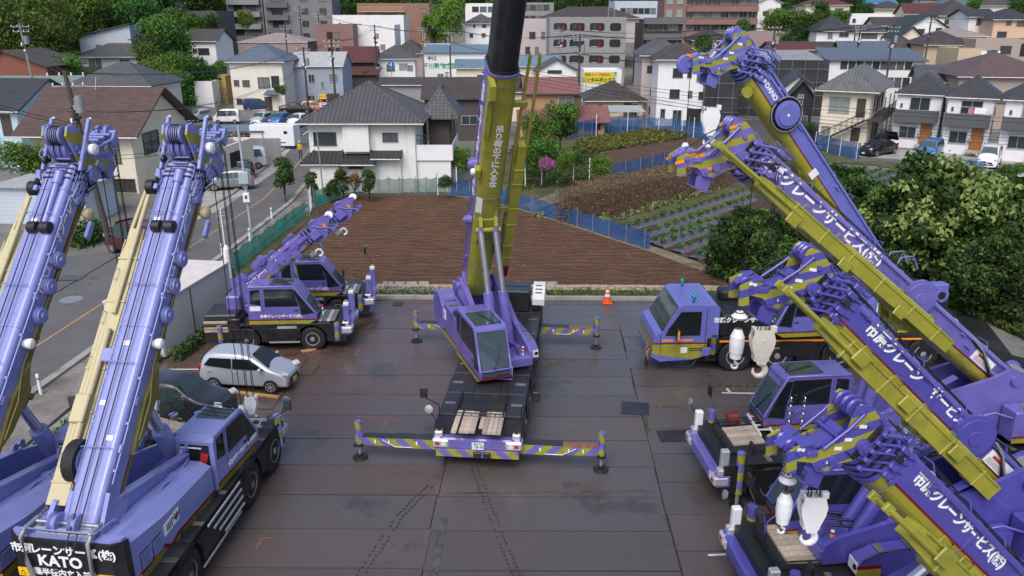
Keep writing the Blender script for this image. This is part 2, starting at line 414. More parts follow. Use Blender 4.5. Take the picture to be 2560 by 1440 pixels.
def platemat():
 m, N, L, b = nt('steel_road_plate'); v = coords(N)
 a = N.new('ShaderNodeAttribute'); a.attribute_name = 'tint'
 big = noise(N, L, v, .22, 6, .6); mid = noise(N, L, v, 1.3, 8, .7); fine = noise(N, L, v, 18, 6, .7)
 o = mixrgb(N, L, mth(N, L, 'MULTIPLY', ramp(N, L, mid, .40, .66), .27), a.outputs['Color'], (0.075, 0.05, 0.044))
 sx = N.new('ShaderNodeSeparateXYZ'); L.new(v, sx.inputs[0])
 lf = mth(N, L, 'MULTIPLY', mth(N, L, 'SUBTRACT', -4.0, sx.outputs[0]), .11)
 fy = mth(N, L, 'MULTIPLY', mth(N, L, 'SUBTRACT', sx.outputs[1], 22.0), .07)
 lf = N.new('ShaderNodeClamp').outputs[0].node; L.new(mth(N, L, 'MULTIPLY', mth(N, L, 'SUBTRACT', -2.0, sx.outputs[0]), .12), lf.inputs[0])
 cf = N.new('ShaderNodeClamp'); L.new(fy, cf.inputs[0])
 k = mth(N, L, 'MULTIPLY', lf.outputs[0], cf.outputs[0])
 o = mixrgb(N, L, mth(N, L, 'MULTIPLY', mth(N, L, 'MULTIPLY', k, ramp(N, L, big, .3, .62)), .85), o, (0.13, 0.05, 0.028))
 o = mixrgb(N, L, mth(N, L, 'MULTIPLY', ramp(N, L, noise(N, L, v, .8, 8, .75), .62, .74), .5), o, (0.022, 0.02, 0.02))
 mp = N.new('ShaderNodeMapping'); mp.inputs['Rotation'].default_value = (0, 0, .9); mp.inputs['Scale'].default_value = (7, .35, 1); L.new(v, mp.inputs['Vector'])
 sc = noise(N, L, mp.outputs[0], 1.0, 6, .8)
 o = mixrgb(N, L, mth(N, L, 'MULTIPLY', ramp(N, L, sc, .60, .74), .40), o, (0.018, 0.016, 0.016))
 mp2 = N.new('ShaderNodeMapping'); mp2.inputs['Rotation'].default_value = (0, 0, -.25); mp2.inputs['Scale'].default_value = (9, .5, 1); L.new(v, mp2.inputs['Vector'])
 o = mixrgb(N, L, mth(N, L, 'MULTIPLY', ramp(N, L, noise(N, L, mp2.outputs[0], 1.3, 6, .8), .66, .78), .35), o, (0.16, 0.14, 0.13))
 o = mixrgb(N, L, mth(N, L, 'MULTIPLY', ramp(N, L, fine, .66, .76), .30), o, (0.13, 0.11, 0.1))
 pud = ramp(N, L, noise(N, L, v, .28, 7, .68), .56, .62)
 o = mixrgb(N, L, mth(N, L, 'MULTIPLY', pud, .4), o, (0.016, 0.014, 0.014))
 L.new(o, b.inputs['Base Color'])
 wet = mth(N, L, 'SUBTRACT', ramp(N, L, noise(N, L, v, .35, 6, .6), .35, .62), mth(N, L, 'MULTIPLY', pud, .45))
 L.new(mth(N, L, 'MULTIPLY_ADD', wet, .30, .17), b.inputs['Roughness'])
 b.inputs['Metallic'].default_value = 0.0; b.inputs['Specular IOR Level'].default_value = 0.75
 bump(N, L, mth(N, L, 'ADD', mid, mth(N, L, 'MULTIPLY', fine, .4)), b, .12, .02)
 return m
plate = platemat()
# terrain: one sheet to the horizon
def sst(a, b, x):
 t = max(0.0, min(1.0, (x - a) / (b - a))); return t * t * (3 - 2 * t)
def hgt(x, y):
 wl_ = 1 - sst(-62, -34, x * 120 / max(y, 60)); wr = sst(25, 75, x * 190 / max(y, 60))
 L_ = 19 * sst(100, 205, y); Mi = 20 * sst(175, 340, y); Ri = 17 * sst(122, 300, y)
 return L_ * wl_ + Ri * wr + Mi * max(0, 1 - wl_ - wr)
xs = [-1500, -800, -450, -300, -220] + [x for x in range(-180, 181, 10)] + [220, 300, 450, 800, 1500]
ys = [-300, -60, 0, 20, 40, 60, 80, 95] + [y for y in range(105, 340, 10)] + [380, 450, 600, 900, 1600]
g = MB()
vs = [(x, y, hgt(x, y) - 0.06) for y in ys for x in xs]; nx = len(xs)
fs = [(j * nx + i, j * nx + i + 1, (j + 1) * nx + i + 1, (j + 1) * nx + i) for j in range(len(ys) - 1) for i in range(nx - 1)]
ms = []
for f in fs:
 c = sum((Vector(vs[i]) for i in f), Vector()) / 4
 ms.append(hillm if (c.z > 2 and c.x < -20) or c.z > 11 else earth)
g.add(vs, fs, ms, True)
g.build('ground', kind='structure')
def sheet(name, pts, z, m, kind='structure', th=0.0):
 b = MB(); P = [Vector((p[0], p[1], z)) for p in pts]
 a = sum(P[i].x * P[(i + 1) % len(P)].y - P[(i + 1) % len(P)].x * P[i].y for i in range(len(P)))
 if a < 0: P = P[::-1]
 if th: b.prism([(p.x, p.y) for p in P], z - th, z, m, 'z')
 else: b.quad(P, m)
 return b.build(name, kind=kind)
rdL = [(-24.0, -20), (-24.0, 26), (-23.6, 40), (-22.7, 55), (-22.4, 63), (-23.2, 75), (-25.2, 92), (-30, 125), (-33, 150)]
rdR = [(-18.6, -20), (-18.4, 26), (-17.6, 40), (-17.3, 50), (-17.1, 60), (-18.2, 73), (-20.0, 90), (-24, 122), (-27, 150)]
sheet('road', rdL + rdR[::-1], -0.012, roadm)
sheet('side_road', [(-24.0, 20), (-60, 30), (-95, 48), (-95, 56), (-60, 42), (-34, 42), (-23.6, 47)], -0.016, roadm)
cl = [((a[0] + b_[0]) / 2 + .25, (a[1] + b_[1]) / 2) for a, b_ in zip(rdL, rdR)]
def strip(name, path, w, z, m, kind='structure'):
 b = MB()
 for i in range(len(path) - 1):
  p = Vector((*path[i], z)); q = Vector((*path[i + 1], z)); t = (q - p).normalized(); n = Vector((-t.y, t.x, 0)) * w / 2
  b.quad([p - n, q - n, q + n, p + n][::1], m)
 b.f = [f if True else f for f in b.f]
 o = b.build(name, kind=kind); return o
strip('centre_line', cl, 0.11, -0.006, lineo)
def kerb(name, path, w, h, m=kerbm, z0=-0.05):
 b = MB()
 for i in range(len(path) - 1):
  p = Vector((*path[i], z0)); q = Vector((*path[i + 1], z0)); t = (q - p).normalized(); n = Vector((-t.y, t.x, 0)) * w / 2
  up = Vector((0, 0, h - z0))
  A = [p - n, q - n, q + n, p + n]
  b.add(A + [a + up for a in A], [(0, 1, 5, 4), (1, 2, 6, 5), (2, 3, 7, 6), (3, 0, 4, 7), (4, 5, 6, 7)], m)
 return b.build(name, kind='structure')
kerb('kerb', [(p[0] + .12, p[1]) for p in rdR[1:6]], .34, .14)
kerb('kerb', [(p[0] - .12, p[1]) for p in rdL[3:7]], .3, .13)
sheet('pavement', [(-18.3, -20), (-18.1, 26), (-17.3, 40), (-17.0, 50), (-16.8, 60), (-17.9, 73), (-16.6, 73), (-15.5, 60), (-15.9, 45), (-15.9, 38.4), (-16.4, 20), (-16.4, -20)], 0.03, pavem)
kerb('pavement_edge', [(-16.6, 10), (-16.35, 20), (-15.85, 38.3), (-15.8, 44)], .16, .12, pavem)
strip('edge_line', [(p[0] + .55, p[1]) for p in rdL[3:7]], .12, -0.006, linew)
sheet('gravel_strip', [(-16.3, 10), (-16.2, 23), (-15.85, 31), (-14.6, 31), (-15.3, 23), (-15.3, 10)], 0.01, gravelm)
for i, (u, v, r) in enumerate(((178, 748, .55), (468, 655, .4))):
 p = gz(u, v); b = MB(); b.cyl((p.x, p.y, -0.02), (p.x, p.y, -.002), r, steel, n=24); b.build('manhole_cover', kind='structure')
p = gz(178, 695); b = MB(); b.box((p.x, p.y, -.004), (1.3, .9, .02), rubber)
for k in range(9): b.box((p.x - .56 + .14 * k, p.y, .01), (.05, .8, .015), steel)
b.build('drain_grate', kind='structure')
# the yard of steel plates
yd = MB(); yd.att = []
random.seed(11)
sheet('yard_subsoil', [(-15.4, -20), (-15.4, 38.0), (18.6, 38.0), (18.6, -20)], -0.03, groundmat('dark_yard_soil', (.02, .017, .014), (.05, .04, .03), 2))
colx = [-15.3, -8.65, -1.95, 4.75, 11.4, 18.0]; RP = 1.672
for ci in range(5):
 off = [0.55, 0.1, 0.0, .82, .3][ci]
 y = -18.0 + off
 while y < 37.6:
  y1 = min(y + RP, 37.95)
  x0, x1 = colx[ci], colx[ci + 1]
  zz = random.uniform(.0, .012); j = [random.uniform(-.035, .035) for _ in range(4)]
  sk = -(y - 25) * .0
  P = [(x0 + .02 + j[0], y + .02), (x1 - .02 + j[1], y + .02 + j[2] * .5), (x1 - .02 + j[1], y1 - .02 + j[2] * .5), (x0 + .02 + j[0], y1 - .02)]
  Q = [(px * .9995 + (py - 28) * .035, py - px * .004) for px, py in P]
  n0 = len(yd.f)
  yd.prism(Q, -.028, zz, plate, 'z')
  t = random.random(); k = random.uniform(.9, 1.1)
  cool = Vector((0.078, 0.074, 0.073)); warm = Vector((0.100, 0.074, 0.065)); dk = Vector((0.036, 0.036, 0.038))
  bias = .35 if ci >= 2 else .62
  c = cool.lerp(warm, min(1, max(0, bias + random.uniform(-.3, .3)))) if t < .95 else dk
  yd.att += [(c.x * k, c.y * k, c.z * k, 1)] * (len(yd.f) - n0)
  y += RP
yd.build('steel_plate_yard', kind='structure')
gapm = groundmat('gap_rubble', (.04, .037, .033), (.13, .12, .11), 16, bscale=30, c2=(.03, .028, .024), s2=2.5)
sheet('gravel_gap', [(-1.9, 20.68), (4.3, 20.83), (4.35, 20.76), (-1.9, 20.59)], .016, gapm)
sheet('gravel_gap', [(-2.3, 12.0), (-2.05, 19.4), (-1.83, 19.4), (-2.05, 12.0)], .016, gapm)
sheet('asphalt_apron', [(18.2, -10), (18.2, 33), (19.2, 36.2), (22.6, 36.0), (21.2, 31), (24.5, 28), (40, 24), (40, -10)], -.014, darkasp)
for (x, y, w, h, r) in ((gz(1885, 1172).x, gz(1885, 1092).y, .01, .01, 0),): pass
def slab(u, v, w, d, rz, m, name='rubber_mat', label='', cat='mat', group=None):
 p = gz(u, v); b = MB(); b.box((0, 0, .012), (w, d, .024), m)
 o = b.build(name, label=label, cat=cat, group=group); o.location = (p.x, p.y, .014); o.rotation_euler.z = R(rz); return o
slab(1588, 1022, 1.0, .95, -8, deckg, label='dark square mat lying right of the centre crane')
slab(1688, 1091, 1.15, .75, 3, deckg, label='dark square mat beside the red toolbox crane front')
slab(995, 760, .5, .55, 3, deckg, label='small dark mat on the red rusty plates by the kerb')
kerb('yard_kerb', [(-14.7, 38.25), (22.6, 37.6)], .28, .16)
sheet('weed_bed', [(-15.4, 38.4), (22.6, 37.7), (22.6, 39.5), (-15.4, 39.9)], .0, grassm)
def mark(name, a, b_, w, m, z=.0165):
 p = gz(*a); q = gz(*b_); t = (q - p).normalized(); n = Vector((-t.y, t.x, 0)) * w / 2; b = MB()
 up = Vector((0, 0, z)); P = [p - n + up, q - n + up, q + n + up, p + n + up]; b.quad(P, m); return b.build(name, kind='structure')
mark('painted_line', (1805, 983), (2010, 986), .09, linew); mark('painted_line', (1817, 972), (1826, 983), .09, linew)
mark('painted_line', (422, 924), (500, 924), .1, linew)
mark('painted_line', (1770, 1389), (1815, 1387), .08, linew)
for a, c in (((893, 1042), (1012, 1053)), ((958, 1072), (968, 1052)), ((640, 1375), (652, 1352)), ((888, 890), (900, 872)), ((650, 1348), (682, 1345)), ((790, 885), (800, 875)), ((855, 975), (880, 970)), ((675, 978), (725, 990))):
 mark('sprayed_mark', a, c, .028, lineor)
tyrem = mat('tyre_dirt_print', (.036, .033, .032), .6, var=.3)
for path in ([(1290, 1440), (1230, 1290), (1190, 1180), (1150, 1080)], [(900, 1440), (1000, 1290), (1080, 1210)]):
 P = [gz(u, v) for u, v in path]; b = MB()
 for i in range(len(P) - 1):
  t = (P[i + 1] - P[i]); k = int(t.length / .16); t = t / k; w = t.normalized(); n = Vector((-w.y, w.x, 0))
  for j in range(k):
   for s in (-.5, .5):
    c = P[i] + t * j + n * (s * .18 + random.uniform(-.02, .02)) + Vector((0, 0, .0175))
    if random.random() < .85: b.quad([c - w * .04 - n * .03, c + w * .04 - n * .03, c + w * .04 + n * .03, c - w * .04 + n * .03][::1], tyrem)
 b.build('tyre_print', kind='structure')
# fields
def pxpoly(L_, z=0.0): return [tuple(gz(u, v)[:2]) for u, v in L_]
f1 = [(-15.6, 39.8), (-15.5, 45.8), (-14.9, 57.5), (-13.2, 62.6), (-5.2, 62.8), (.3, 58.2), (8.6, 46.4), (11.4, 41.8), (11.9, 39.4)]
fieldb = MB()
sheet('field_soil', f1, .015, soil)
strip('field_margin', [(-15.2, 39.9), (-15.2, 45.8), (-14.6, 57.3)], .9, .024, grassm)
strip('field_margin', [(-15.5, 40.0), (11.5, 39.5)], .9, .028, grassm)
strip('field_margin', [(.6, 58.4), (8.8, 46.7), (11.9, 41.5)], 1.0, .026, dryg)
sheet('garden_plot', pxpoly([(1290, 515), (1420, 480), (1800, 420), (2000, 425), (2300, 425), (2560, 470), (2560, 700), (1790, 690), (1640, 625)]), .008, soil2)
sheet('grass_bank', pxpoly([(1140, 470), (1300, 360), (1640, 318), (1760, 330), (2060, 350), (2180, 392), (2240, 398), (2470, 440), (2560, 445), (2560, 480), (2300, 432), (2180, 412), (1960, 400), (1800, 425), (1420, 485), (1290, 518)]), .004, grassm)
sheet('upper_field', pxpoly([(1300, 470), (1395, 395), (1440, 370), (1660, 332), (1770, 350), (1770, 395), (1700, 410), (1560, 440), (1400, 470)]), .012, soil3)
sheet('path_strip', pxpoly([(1290, 518), (1400, 478), (1440, 490), (1320, 530)]), .02, dryg)
sheet('crop_bed', pxpoly([(1330, 540), (1550, 550), (1900, 440), (1960, 455), (1690, 600), (1640, 560), (1480, 560)]), .02, grassm)
# crane parts
WMESH = {}
def add_wheel(root, x, y, r, w, side, dull=False):
 k = (r, w, dull)
 if k not in WMESH:
  t = MB(); t.lathe([(-w / 2, .56 * r), (-w / 2, .9 * r), (-w * .40, .985 * r), (-w * .1, r), (w * .1, r), (w * .40, .985 * r), (w / 2, .9 * r), (w / 2 + .012, .74 * r), (w / 2, .565 * r)], (0, 0, 0), (0, 1, 0), rubber, 28)
  for i in range(26):
   a = 2 * math.pi * i / 26
   for s_ in (-1, 1):
    t.box((math.cos(a) * r * 1.0, s_ * w * .25, math.sin(a) * r * 1.0), (.03, w * .4, .10), rubber, rot=(0, -a, 0))
  rm = rimd if dull else rimm
  q = MB(); q.lathe([(w * .1, .55 * r), (w * .5 + .022, .572 * r), (w * .5 + .022, .51 * r), (w * .36, .475 * r), (w * .26, .44 * r), (w * .36, .26 * r), (w * .36, .2 * r), (w * .62, .17 * r), (w * .64, .1 * r)], (0, 0, 0), (0, 1, 0), rm, 28)
  for i in range(10):
   a = 2 * math.pi * i / 10
   c = Vector((math.cos(a) * .37 * r, w * .31, math.sin(a) * .37 * r)); q.cyl(c, c + Vector((0, .02, 0)), .052 * r, black, n=8)
   c = Vector((math.cos(a + .3) * .225 * r, w * .36, math.sin(a + .3) * .225 * r)); q.cyl(c, c + Vector((0, .03, 0)), .022 * r, rm, n=6)
  to = t.build('tyre_proto'); ro = q.build('rim_proto'); WMESH[k] = (to.data, ro.data)
  bpy.data.objects.remove(to); bpy.data.objects.remove(ro)
 o = bpy.data.objects.new('wheel', WMESH[k][0]); col.objects.link(o); o.parent = root; o.location = (x, y, r)
 if side < 0: o.rotation_euler.z = math.pi
 q = bpy.data.objects.new('rim', WMESH[k][1]); col.objects.link(q); q.parent = o
 KIDS.setdefault(root.name, []).append(o); KIDS.setdefault(o.name, []).append(q)
 return o
def body_profile(xr, xf, zb, zt, axles, ra, rc, nose=.0):
 pts = [(xr, zb)]
 for a in sorted(axles):
  z0 = zb; th0 = math.acos(min(1, max(-1, (z0 - rc) / ra))) if abs(z0 - rc) < ra else math.pi / 2
  for i in range(11):
   t = -th0 + 2 * th0 * i / 10
   pts.append((a + ra * math.sin(t), rc + ra * math.cos(t)))
 pts += [(xf - nose, zb), (xf, zb + .2), (xf, zt), (xr, zt)]
 return pts
def mirror(root, base, top, head, paint=black, n='mirror'):
 b = MB(); b.tube([base, ((base[0] + top[0]) / 2, base[1], (base[2] * .4 + top[2] * .6)), top], .018, black)
 b.box(head, (.07, .24, .36), black, .02); o = b.build(n, root)
 g = MB(); g.box((head[0] - .045, head[1], head[2]), (.008, .2, .31), glassg); g.build('mirror_glass', o)
 return o
def carrier(root, xf, xr, W, axles, rw, dz, paint, lights=True, plate='', dull=True, tray=True, zb=.5, stripe_deck=True, mirrors=True):
 b = MB(); b.prism(body_profile(xr, xf - .25, zb, dz - .03, axles, rw + .13, rw), -W / 2, W / 2, black, 'y')
 b.bx(xr + .3, xf - .5, -W / 2 + .35, W / 2 - .35, zb - .12, zb + .3, black)
 for s in (-1, 1):
  for i in range(int((xf - xr - 1.4) / 1.9)): b.bx(xr + .8 + i * 1.9, xr + 2.1 + i * 1.9, s * (W / 2 + .012) - .01, s * (W / 2 + .012) + .01, zb + .15, dz - .18, black, .008)
 b.build('chassis', root)
 d = MB(); n = max(3, int((xf - xr) / 1.5)); st = (xf - .9 - xr) / n
 for i in range(n):
  x0 = xr + i * st
  for (y0, y1) in ((-W / 2 + .01, -W / 6), (-W / 6 + .015, W / 6 - .015), (W / 6, W / 2 - .01)):
   d.bx(x0 + .01, x0 + st - .01, y0, y1, dz - .03, dz + random.uniform(.012, .02), deckg, .006)
 if stripe_deck:
  for i in range(n):
   x0 = xr + i * st + st * .5
   for y in (-W * .4, W * .4):
    d.box((x0, y, dz + .024), (.16, W * .13, .01), decklt)
 d.build('deck', root)
 for a in axles:
  for s in (-1, 1): add_wheel(root, a, s * (W / 2 - .23), rw, .42, s, dull)
 b = MB(); b.bx(xf - .35, xf, -W / 2 + .25, W / 2 - .25, .72, 1.1, paint, .05)
 b.prism([(xf - .35, .6), (xf - .02, .72), (xf - .02, .8), (xf - .35, .8)], -W / 2 + .2, W / 2 - .2, paint, 'y')
 for s in (-1, 1):
  b.bx(xf - .5, xf - .03, s * (W / 2 - .26), s * (W / 2 + .02), .68, 1.12, paint, .06)
 bp = b.build('front_bumper', root)
 if lights:
  for s in (-1, 1):
   c = MB(); c.bx(xf - .42, xf + .035, s * (W / 2 - .5), s * (W / 2 + .045), .76, 1.06, alu, .05)
   c.cyl((xf + .03, s * (W / 2 - .32), .91), (xf + .045, s * (W / 2 - .32), .91), .075, lens)
   c.bx(xf + .03, xf + .042, s * (W / 2 - .2), s * (W / 2 - .06), .86, .97, redlens)
   c.bx(xf - .38, xf - .1, s * (W / 2 - .28), s * (W / 2 - .02), 1.05, 1.26, alu, .03)
   c.cyl((xf - .24, s * (W / 2 - .15), 1.26), (xf - .24, s * (W / 2 - .15), 1.3), .06, black)
   c.build('lamp_cluster', bp)
 if plate:
  c = MB(); c.bx(xf + .006, xf + .02, -.16, .22, .76, 1.0, white); c.build('number_plate', bp)
  text_mesh(plate[0], .07, frame((xf + .022, .03, .945), (0, 1, 0), (0, 0, 1)), greenletter, 'lettering', bp, ext=.003)
  text_mesh(plate[1], .15, frame((xf + .022, .03, .84), (0, 1, 0), (0, 0, 1)), greenletter, 'lettering', bp, ext=.003)
 if tray:
  t = MB(); x0, x1 = xf - 2.15, xf - .62; yy = W / 2 - .62
  t.bx(x0, x1, -yy, yy, dz + .02, dz + .05, deckg)
  for s in (-1, 1):
   for z in (.12, .24): t.tube([(x0, s * yy, dz + z), (x1, s * yy, dz + z)], .018, black)
   for x in (x0, (x0 + x1) / 2, x1): t.tube([(x, s * yy, dz), (x, s * yy, dz + .25)], .018, black)
  for z in (.02, .12, .24): t.tube([(x1, -yy, dz + z), (x1, yy, dz + z)], .02, black)
  for k in range(7): t.tube([(x1, -yy + k * yy / 3, dz), (x1, -yy + k * yy / 3, dz + .24)], .012, black)
  t.build('front_tray', root)
 if mirrors:
  for s in (-1, 1):
   mirror(root, (xf - .9, s * (W / 2 - .05), dz), (xf - .8, s * (W / 2 + .38), dz + .62), (xf - .8, s * (W / 2 + .42), dz + .8))
  c = MB(); c.tube([(xf - .3, -W / 2 + .1, dz), (xf - .1, -W / 2 - .1, dz + .55)], .015, black); c.lathe([(0, .12), (.05, .13), (.07, .02)], (xf - .1, -W / 2 - .12, dz + .6), (1, 0, .3), steel, 14); c.build('mirror', root)
def outrigger(root, x, W, zc, ext_l, ext_r, paintc=PURC, h=.34):
 """beams drawn out to the left (+y) and right (-y); each with its jack and float"""
 for s, e in ((1, ext_l), (-1, ext_r)):
  sm = stripe_mat((0, s * -.75, .75), .46, paintc, OLIC)
  b = MB(); y0, y1 = s * (W / 2 - .25), s * (W / 2 + e)
  ym = y0 + (y1 - y0) * .55
  if e > .6:
   b.bx(x - .17, x + .17, y0, ym, zc - h / 2, zc + h / 2, sm, .012)
   b.prism([(ym - s * .02, zc - h / 2 + .035), (y1 - s * .35, zc - h / 2 + .035), (y1, zc - h / 2 + .13), (y1, zc + h / 2 - .03), (ym - s * .02, zc + h / 2 - .03)], x - .14, x + .14, sm, 'x')
   b.bx(x - .172, x + .172, y0, ym, zc + h / 2 + .004, zc + h / 2 + .02, deckg)
   b.bx(x - .142, x + .142, ym, y1 - s * .2, zc + h / 2 - .026, zc + h / 2 - .014, rust if s > 0 else deckg)
   for t in (.3, .62, .78): b.box((x + .176, y0 + (y1 - y0) * t, zc + .03), (.006, .05, .13), white)
   b.tube([(x + .185, y0 + (y1 - y0) * .35, zc - .12), (x + .185, y0 + (y1 - y0) * .55, zc - .12), (x + .16, y0 + (y1 - y0) * .7, zc + .1)], .012, white)
  bo = b.build('outrigger_beam', root) if b.v else root
  yj = y1 - s * .04
  j = MB(); sv = stripe_mat((0, .6, .8), .42, paintc, OLIC)
  j.cyl((x, yj, zc - h / 2 - .04), (x, yj, zc + .62), .115, sv, n=18); j.cyl((x, yj, zc + .62), (x, yj, zc + .65), .1, MATS['purple_paint'])
  j.tube([(x + .13, yj - s * .13, zc - .1), (x + .13, yj - s * .13, zc + .5)], .03, MATS['purple_paint'])
  j.bx(x - .15, x + .15, yj - .15, yj + .15, zc - h / 2 - .05, zc - h / 2 + .02, black)
  jo = j.build('outrigger_jack', bo)
  if e > .2:
   j = MB(); j.cyl((x, yj, .1), (x, yj, zc - h / 2 - .04), .055, steel)
   j.lathe([(.0, .24), (.04, .25), (.06, .22), (.08, .09), (.16, .08)], (x, yj, .012), (0, 0, 1), black, 20)
   j.build('jack_foot', bo)
def cab(root, M, paint, ol, L=2.25, Wd=1.08, H=1.75, slope=.45, front_z=.55, name='operator_cab', bands=True, long_side=True):
 b = MB(); b.M = M; h = Wd / 2
 pr = [(0, 0), (L - .35, 0), (L - .02, .18), (L, front_z), (L - slope, H - .12), (L - slope - .14, H - .02), (.9, H), (.12, H - .03), (0, H - .2)]
 rings = []
 for (y, k) in ((-h, .0), (-h + .0, .0)): pass
 b.prism(pr, -h, h, paint, 'y')
 b.tube([(.08, s_ * (h - .03), H - .06) for s_ in (1,)] + [(L - slope - .12, h - .03, H - .05), (L - .02, h - .02, front_z)], .05, paint, 8)
 b.tube([(.08, -(h - .03), H - .06), (L - slope - .12, -(h - .03), H - .05), (L - .02, -(h - .02), front_z)], .05, paint, 8)
 for s in (-1, 1):
  b.bx(.62, .63, s * h - .004, s * h + .004, .1, H - .1, black); b.bx(L - .72, L - .71, s * h - .004, s * h + .004, .1, H * .5, black)
  b.box((L - .85, s * (h + .02), .62), (.14, .03, .04), black)
 if bands:
  for s in (-1, 1):
   b.prism([(0, .003), (L - .36, .003), (L - .06, .17), (0, .17)], s * h - .006, s * (h) + .006, ol, 'y')
   b.prism([(0, .175), (L - .05, .175), (L - .04, .235), (0, .235)], s * h - .006, s * h + .006, red, 'y')
  b.bx(L - .012, L + .008, -h, h, .2, .26, red); b.panel([(L - .35, -h, 0), (L - .35, h, 0), (L - .02, h, .18), (L - .02, -h, .18)][::-1], .006, ol)
 o = b.build(name, root)
 def pane(nm, pts, mtl, fr=True):
  w = MB(); w.M = M
  w.panel(pts, .008, mtl)
  if fr:
   P = [Vector(p) for p in pts]; w.tube(P, .016, black, 5, closed=True)
  return w.build(nm, o)
 m_ = .07; zt = H - .16
 fx0, fz0, fx1, fz1 = L + .0, front_z + .06, L - slope + .03, H - .19
 pane('windscreen', [(fx0 - .02, h - m_, fz0), (fx1, h - m_, fz1), (fx1, -h + m_, fz1), (fx0 - .02, -h + m_, fz0)][::-1], glassg)
 lo = .30
 pane('windscreen', [(L + .004, h - m_, lo), (L + .012, h - m_, front_z - .02), (L + .012, -h + m_, front_z - .02), (L + .004, -h + m_, lo)][::-1], glassg)
 pane('roof_window', [(L - slope - .2, h - .12, H - .012), (.95, h - .12, H + .002), (.95, -h + .12, H + .002), (L - slope - .2, -h + .12, H - .012)], glassg)
 for s in (-1, 1):
  y = s * h
  d = [(.72, y, H * .47), (L - .74, y, H * .47), (L - .62 - slope * .4, y, zt), (.72, y, zt)]
  pane('door_window', d if s < 0 else d[::-1], glass)
  q = [(L - .66, y, .42), (L - .12, y, .5), (L - .16, y, front_z + .06), (L - slope * .98 - .05, y, zt - .03), (L - .6 - slope * .4, y, zt - .03), (L - .68, y, H * .47)]
  pane('quarter_window', q if s < 0 else q[::-1], glass)
  r = [(.12, y, H * .55), (.54, y, H * .50), (.54, y, zt), (.16, y, zt - .04)]
  pane('side_window', r if s < 0 else r[::-1], glass)
 pane('rear_window', [(-.0, h - .14, H * .3), (-.0, h - .14, H - .3), (-.0, -h + .14, H - .3), (-.0, -h + .14, H * .3)][::-1] if False else [(0, -h + .14, H * .3), (0, -h + .14, H - .3), (0, h - .14, H - .3), (0, h - .14, H * .3)], glass)
 w = MB(); w.M = M
 w.tube([(L - .3, -.1, H * .45), (L + .03, -.05, front_z + .04), (L - slope * .5, .25, front_z + (H - front_z) * .5)], .014, black)
 w.build('wiper', o); w = MB(); w.M = M
 w.tube([(L - slope - .25, .2, H + .01), (1.1, -.1, H + .03)], .016, black); w.build('roof_wiper', o); w = MB(); w.M = M; w.tube([(L - slope - .1, h - .2, H), (L - slope - .1, h - .2, H + .2)], .01, black)
 w.build('aerial', o)
 return o
def bprof(w, h, top, ol, stripe=True):
 """boom cross-section: flat top with rounded shoulders, purple flank, red line, olive rounded belly"""
 hw = w / 2; r = .16 * w; P = []; m = []
 def ad(y, z, mm): P.append((y, z)); m.append(mm)
 half = []
 zt = h * .5
 for i in range(5):
  a = math.pi / 2 * i / 4; half.append((hw - r + r * math.sin(a), zt - r + r * math.cos(a), top))
 half.append((hw, -h * .10, red if stripe else top)); half.append((hw, -h * .155, ol))
 half.append((hw * .985, -h * .22, ol))
 for i in range(1, 7):
  a = math.pi / 2 * i / 6; half.append((hw * .985 * math.cos(a) ** .8, -h * .22 - h * .28 * math.sin(a), ol))
 P = [(y, z) for y, z, _ in half] + [(-y, z) for y, z, _ in half[::-1][1:]]
 n1 = len(half); m = [half[i][2] for i in range(n1 - 1)]
 m = m + m[::-1] + [top]
 return P, m[:len(P)]
def boom_frame(foot, head):
 d = (Vector(head) - Vector(foot)); L = d.length; d.normalize()
 left = Vector((0, 0, 1)).cross(d); left.normalize()
 return frame(foot, d, left), L
def boom_body(root, M, L, w, h, top, ol, collars=4, inner=None, innerL=0.0, label=None):
 b = MB(); b.M = M
 P, ms = bprof(w, h, top, ol)
 def ring(x, k=1.0, kz=1.0, dz=0): return [(x, y * k, z * kz * k + dz) for y, z in P]
 b.loft([ring(-.75, .72, .7, .12), ring(-.2, .95, .95), ring(.35), ring(L)], top, mats=ms)
 for s in (-1, 1): b.prism([(-.9, -.05), (-.75, .3), (.3, .42), (.3, -.42), (-.7, -.4)], s * w * .5 - .05 + s * .04, s * w * .5 + .05 + s * .04, top, 'y')
 for x in (L * .5, L - .35): b.loft([ring(x, 1.035), ring(x + .07, 1.035)], top, mats=ms)
 kx = L
 for i in range(collars):
  k = 1.09 - .045 * i
  Pc, mc = bprof(w * k, h * k, top, top, False)
  b.loft([[(kx + .03, y, z) for y, z in Pc], [(kx + .11, y, z) for y, z in Pc]], top)
  Pc2 = [(y * .93, z * .93) for y, z in Pc]
  b.loft([[(kx, y, z) for y, z in Pc2], [(kx + .2, y, z) for y, z in Pc2]], black)
  kx += .16
 if inner:
  Pc, mc = bprof(w * .92, h * .92, inner, inner, False)
  b.loft([[(kx, y, z) for y, z in Pc], [(kx + innerL, y, z) for y, z in Pc]], inner)
  kx += innerL
 return b.build('boom', root, label=label), kx
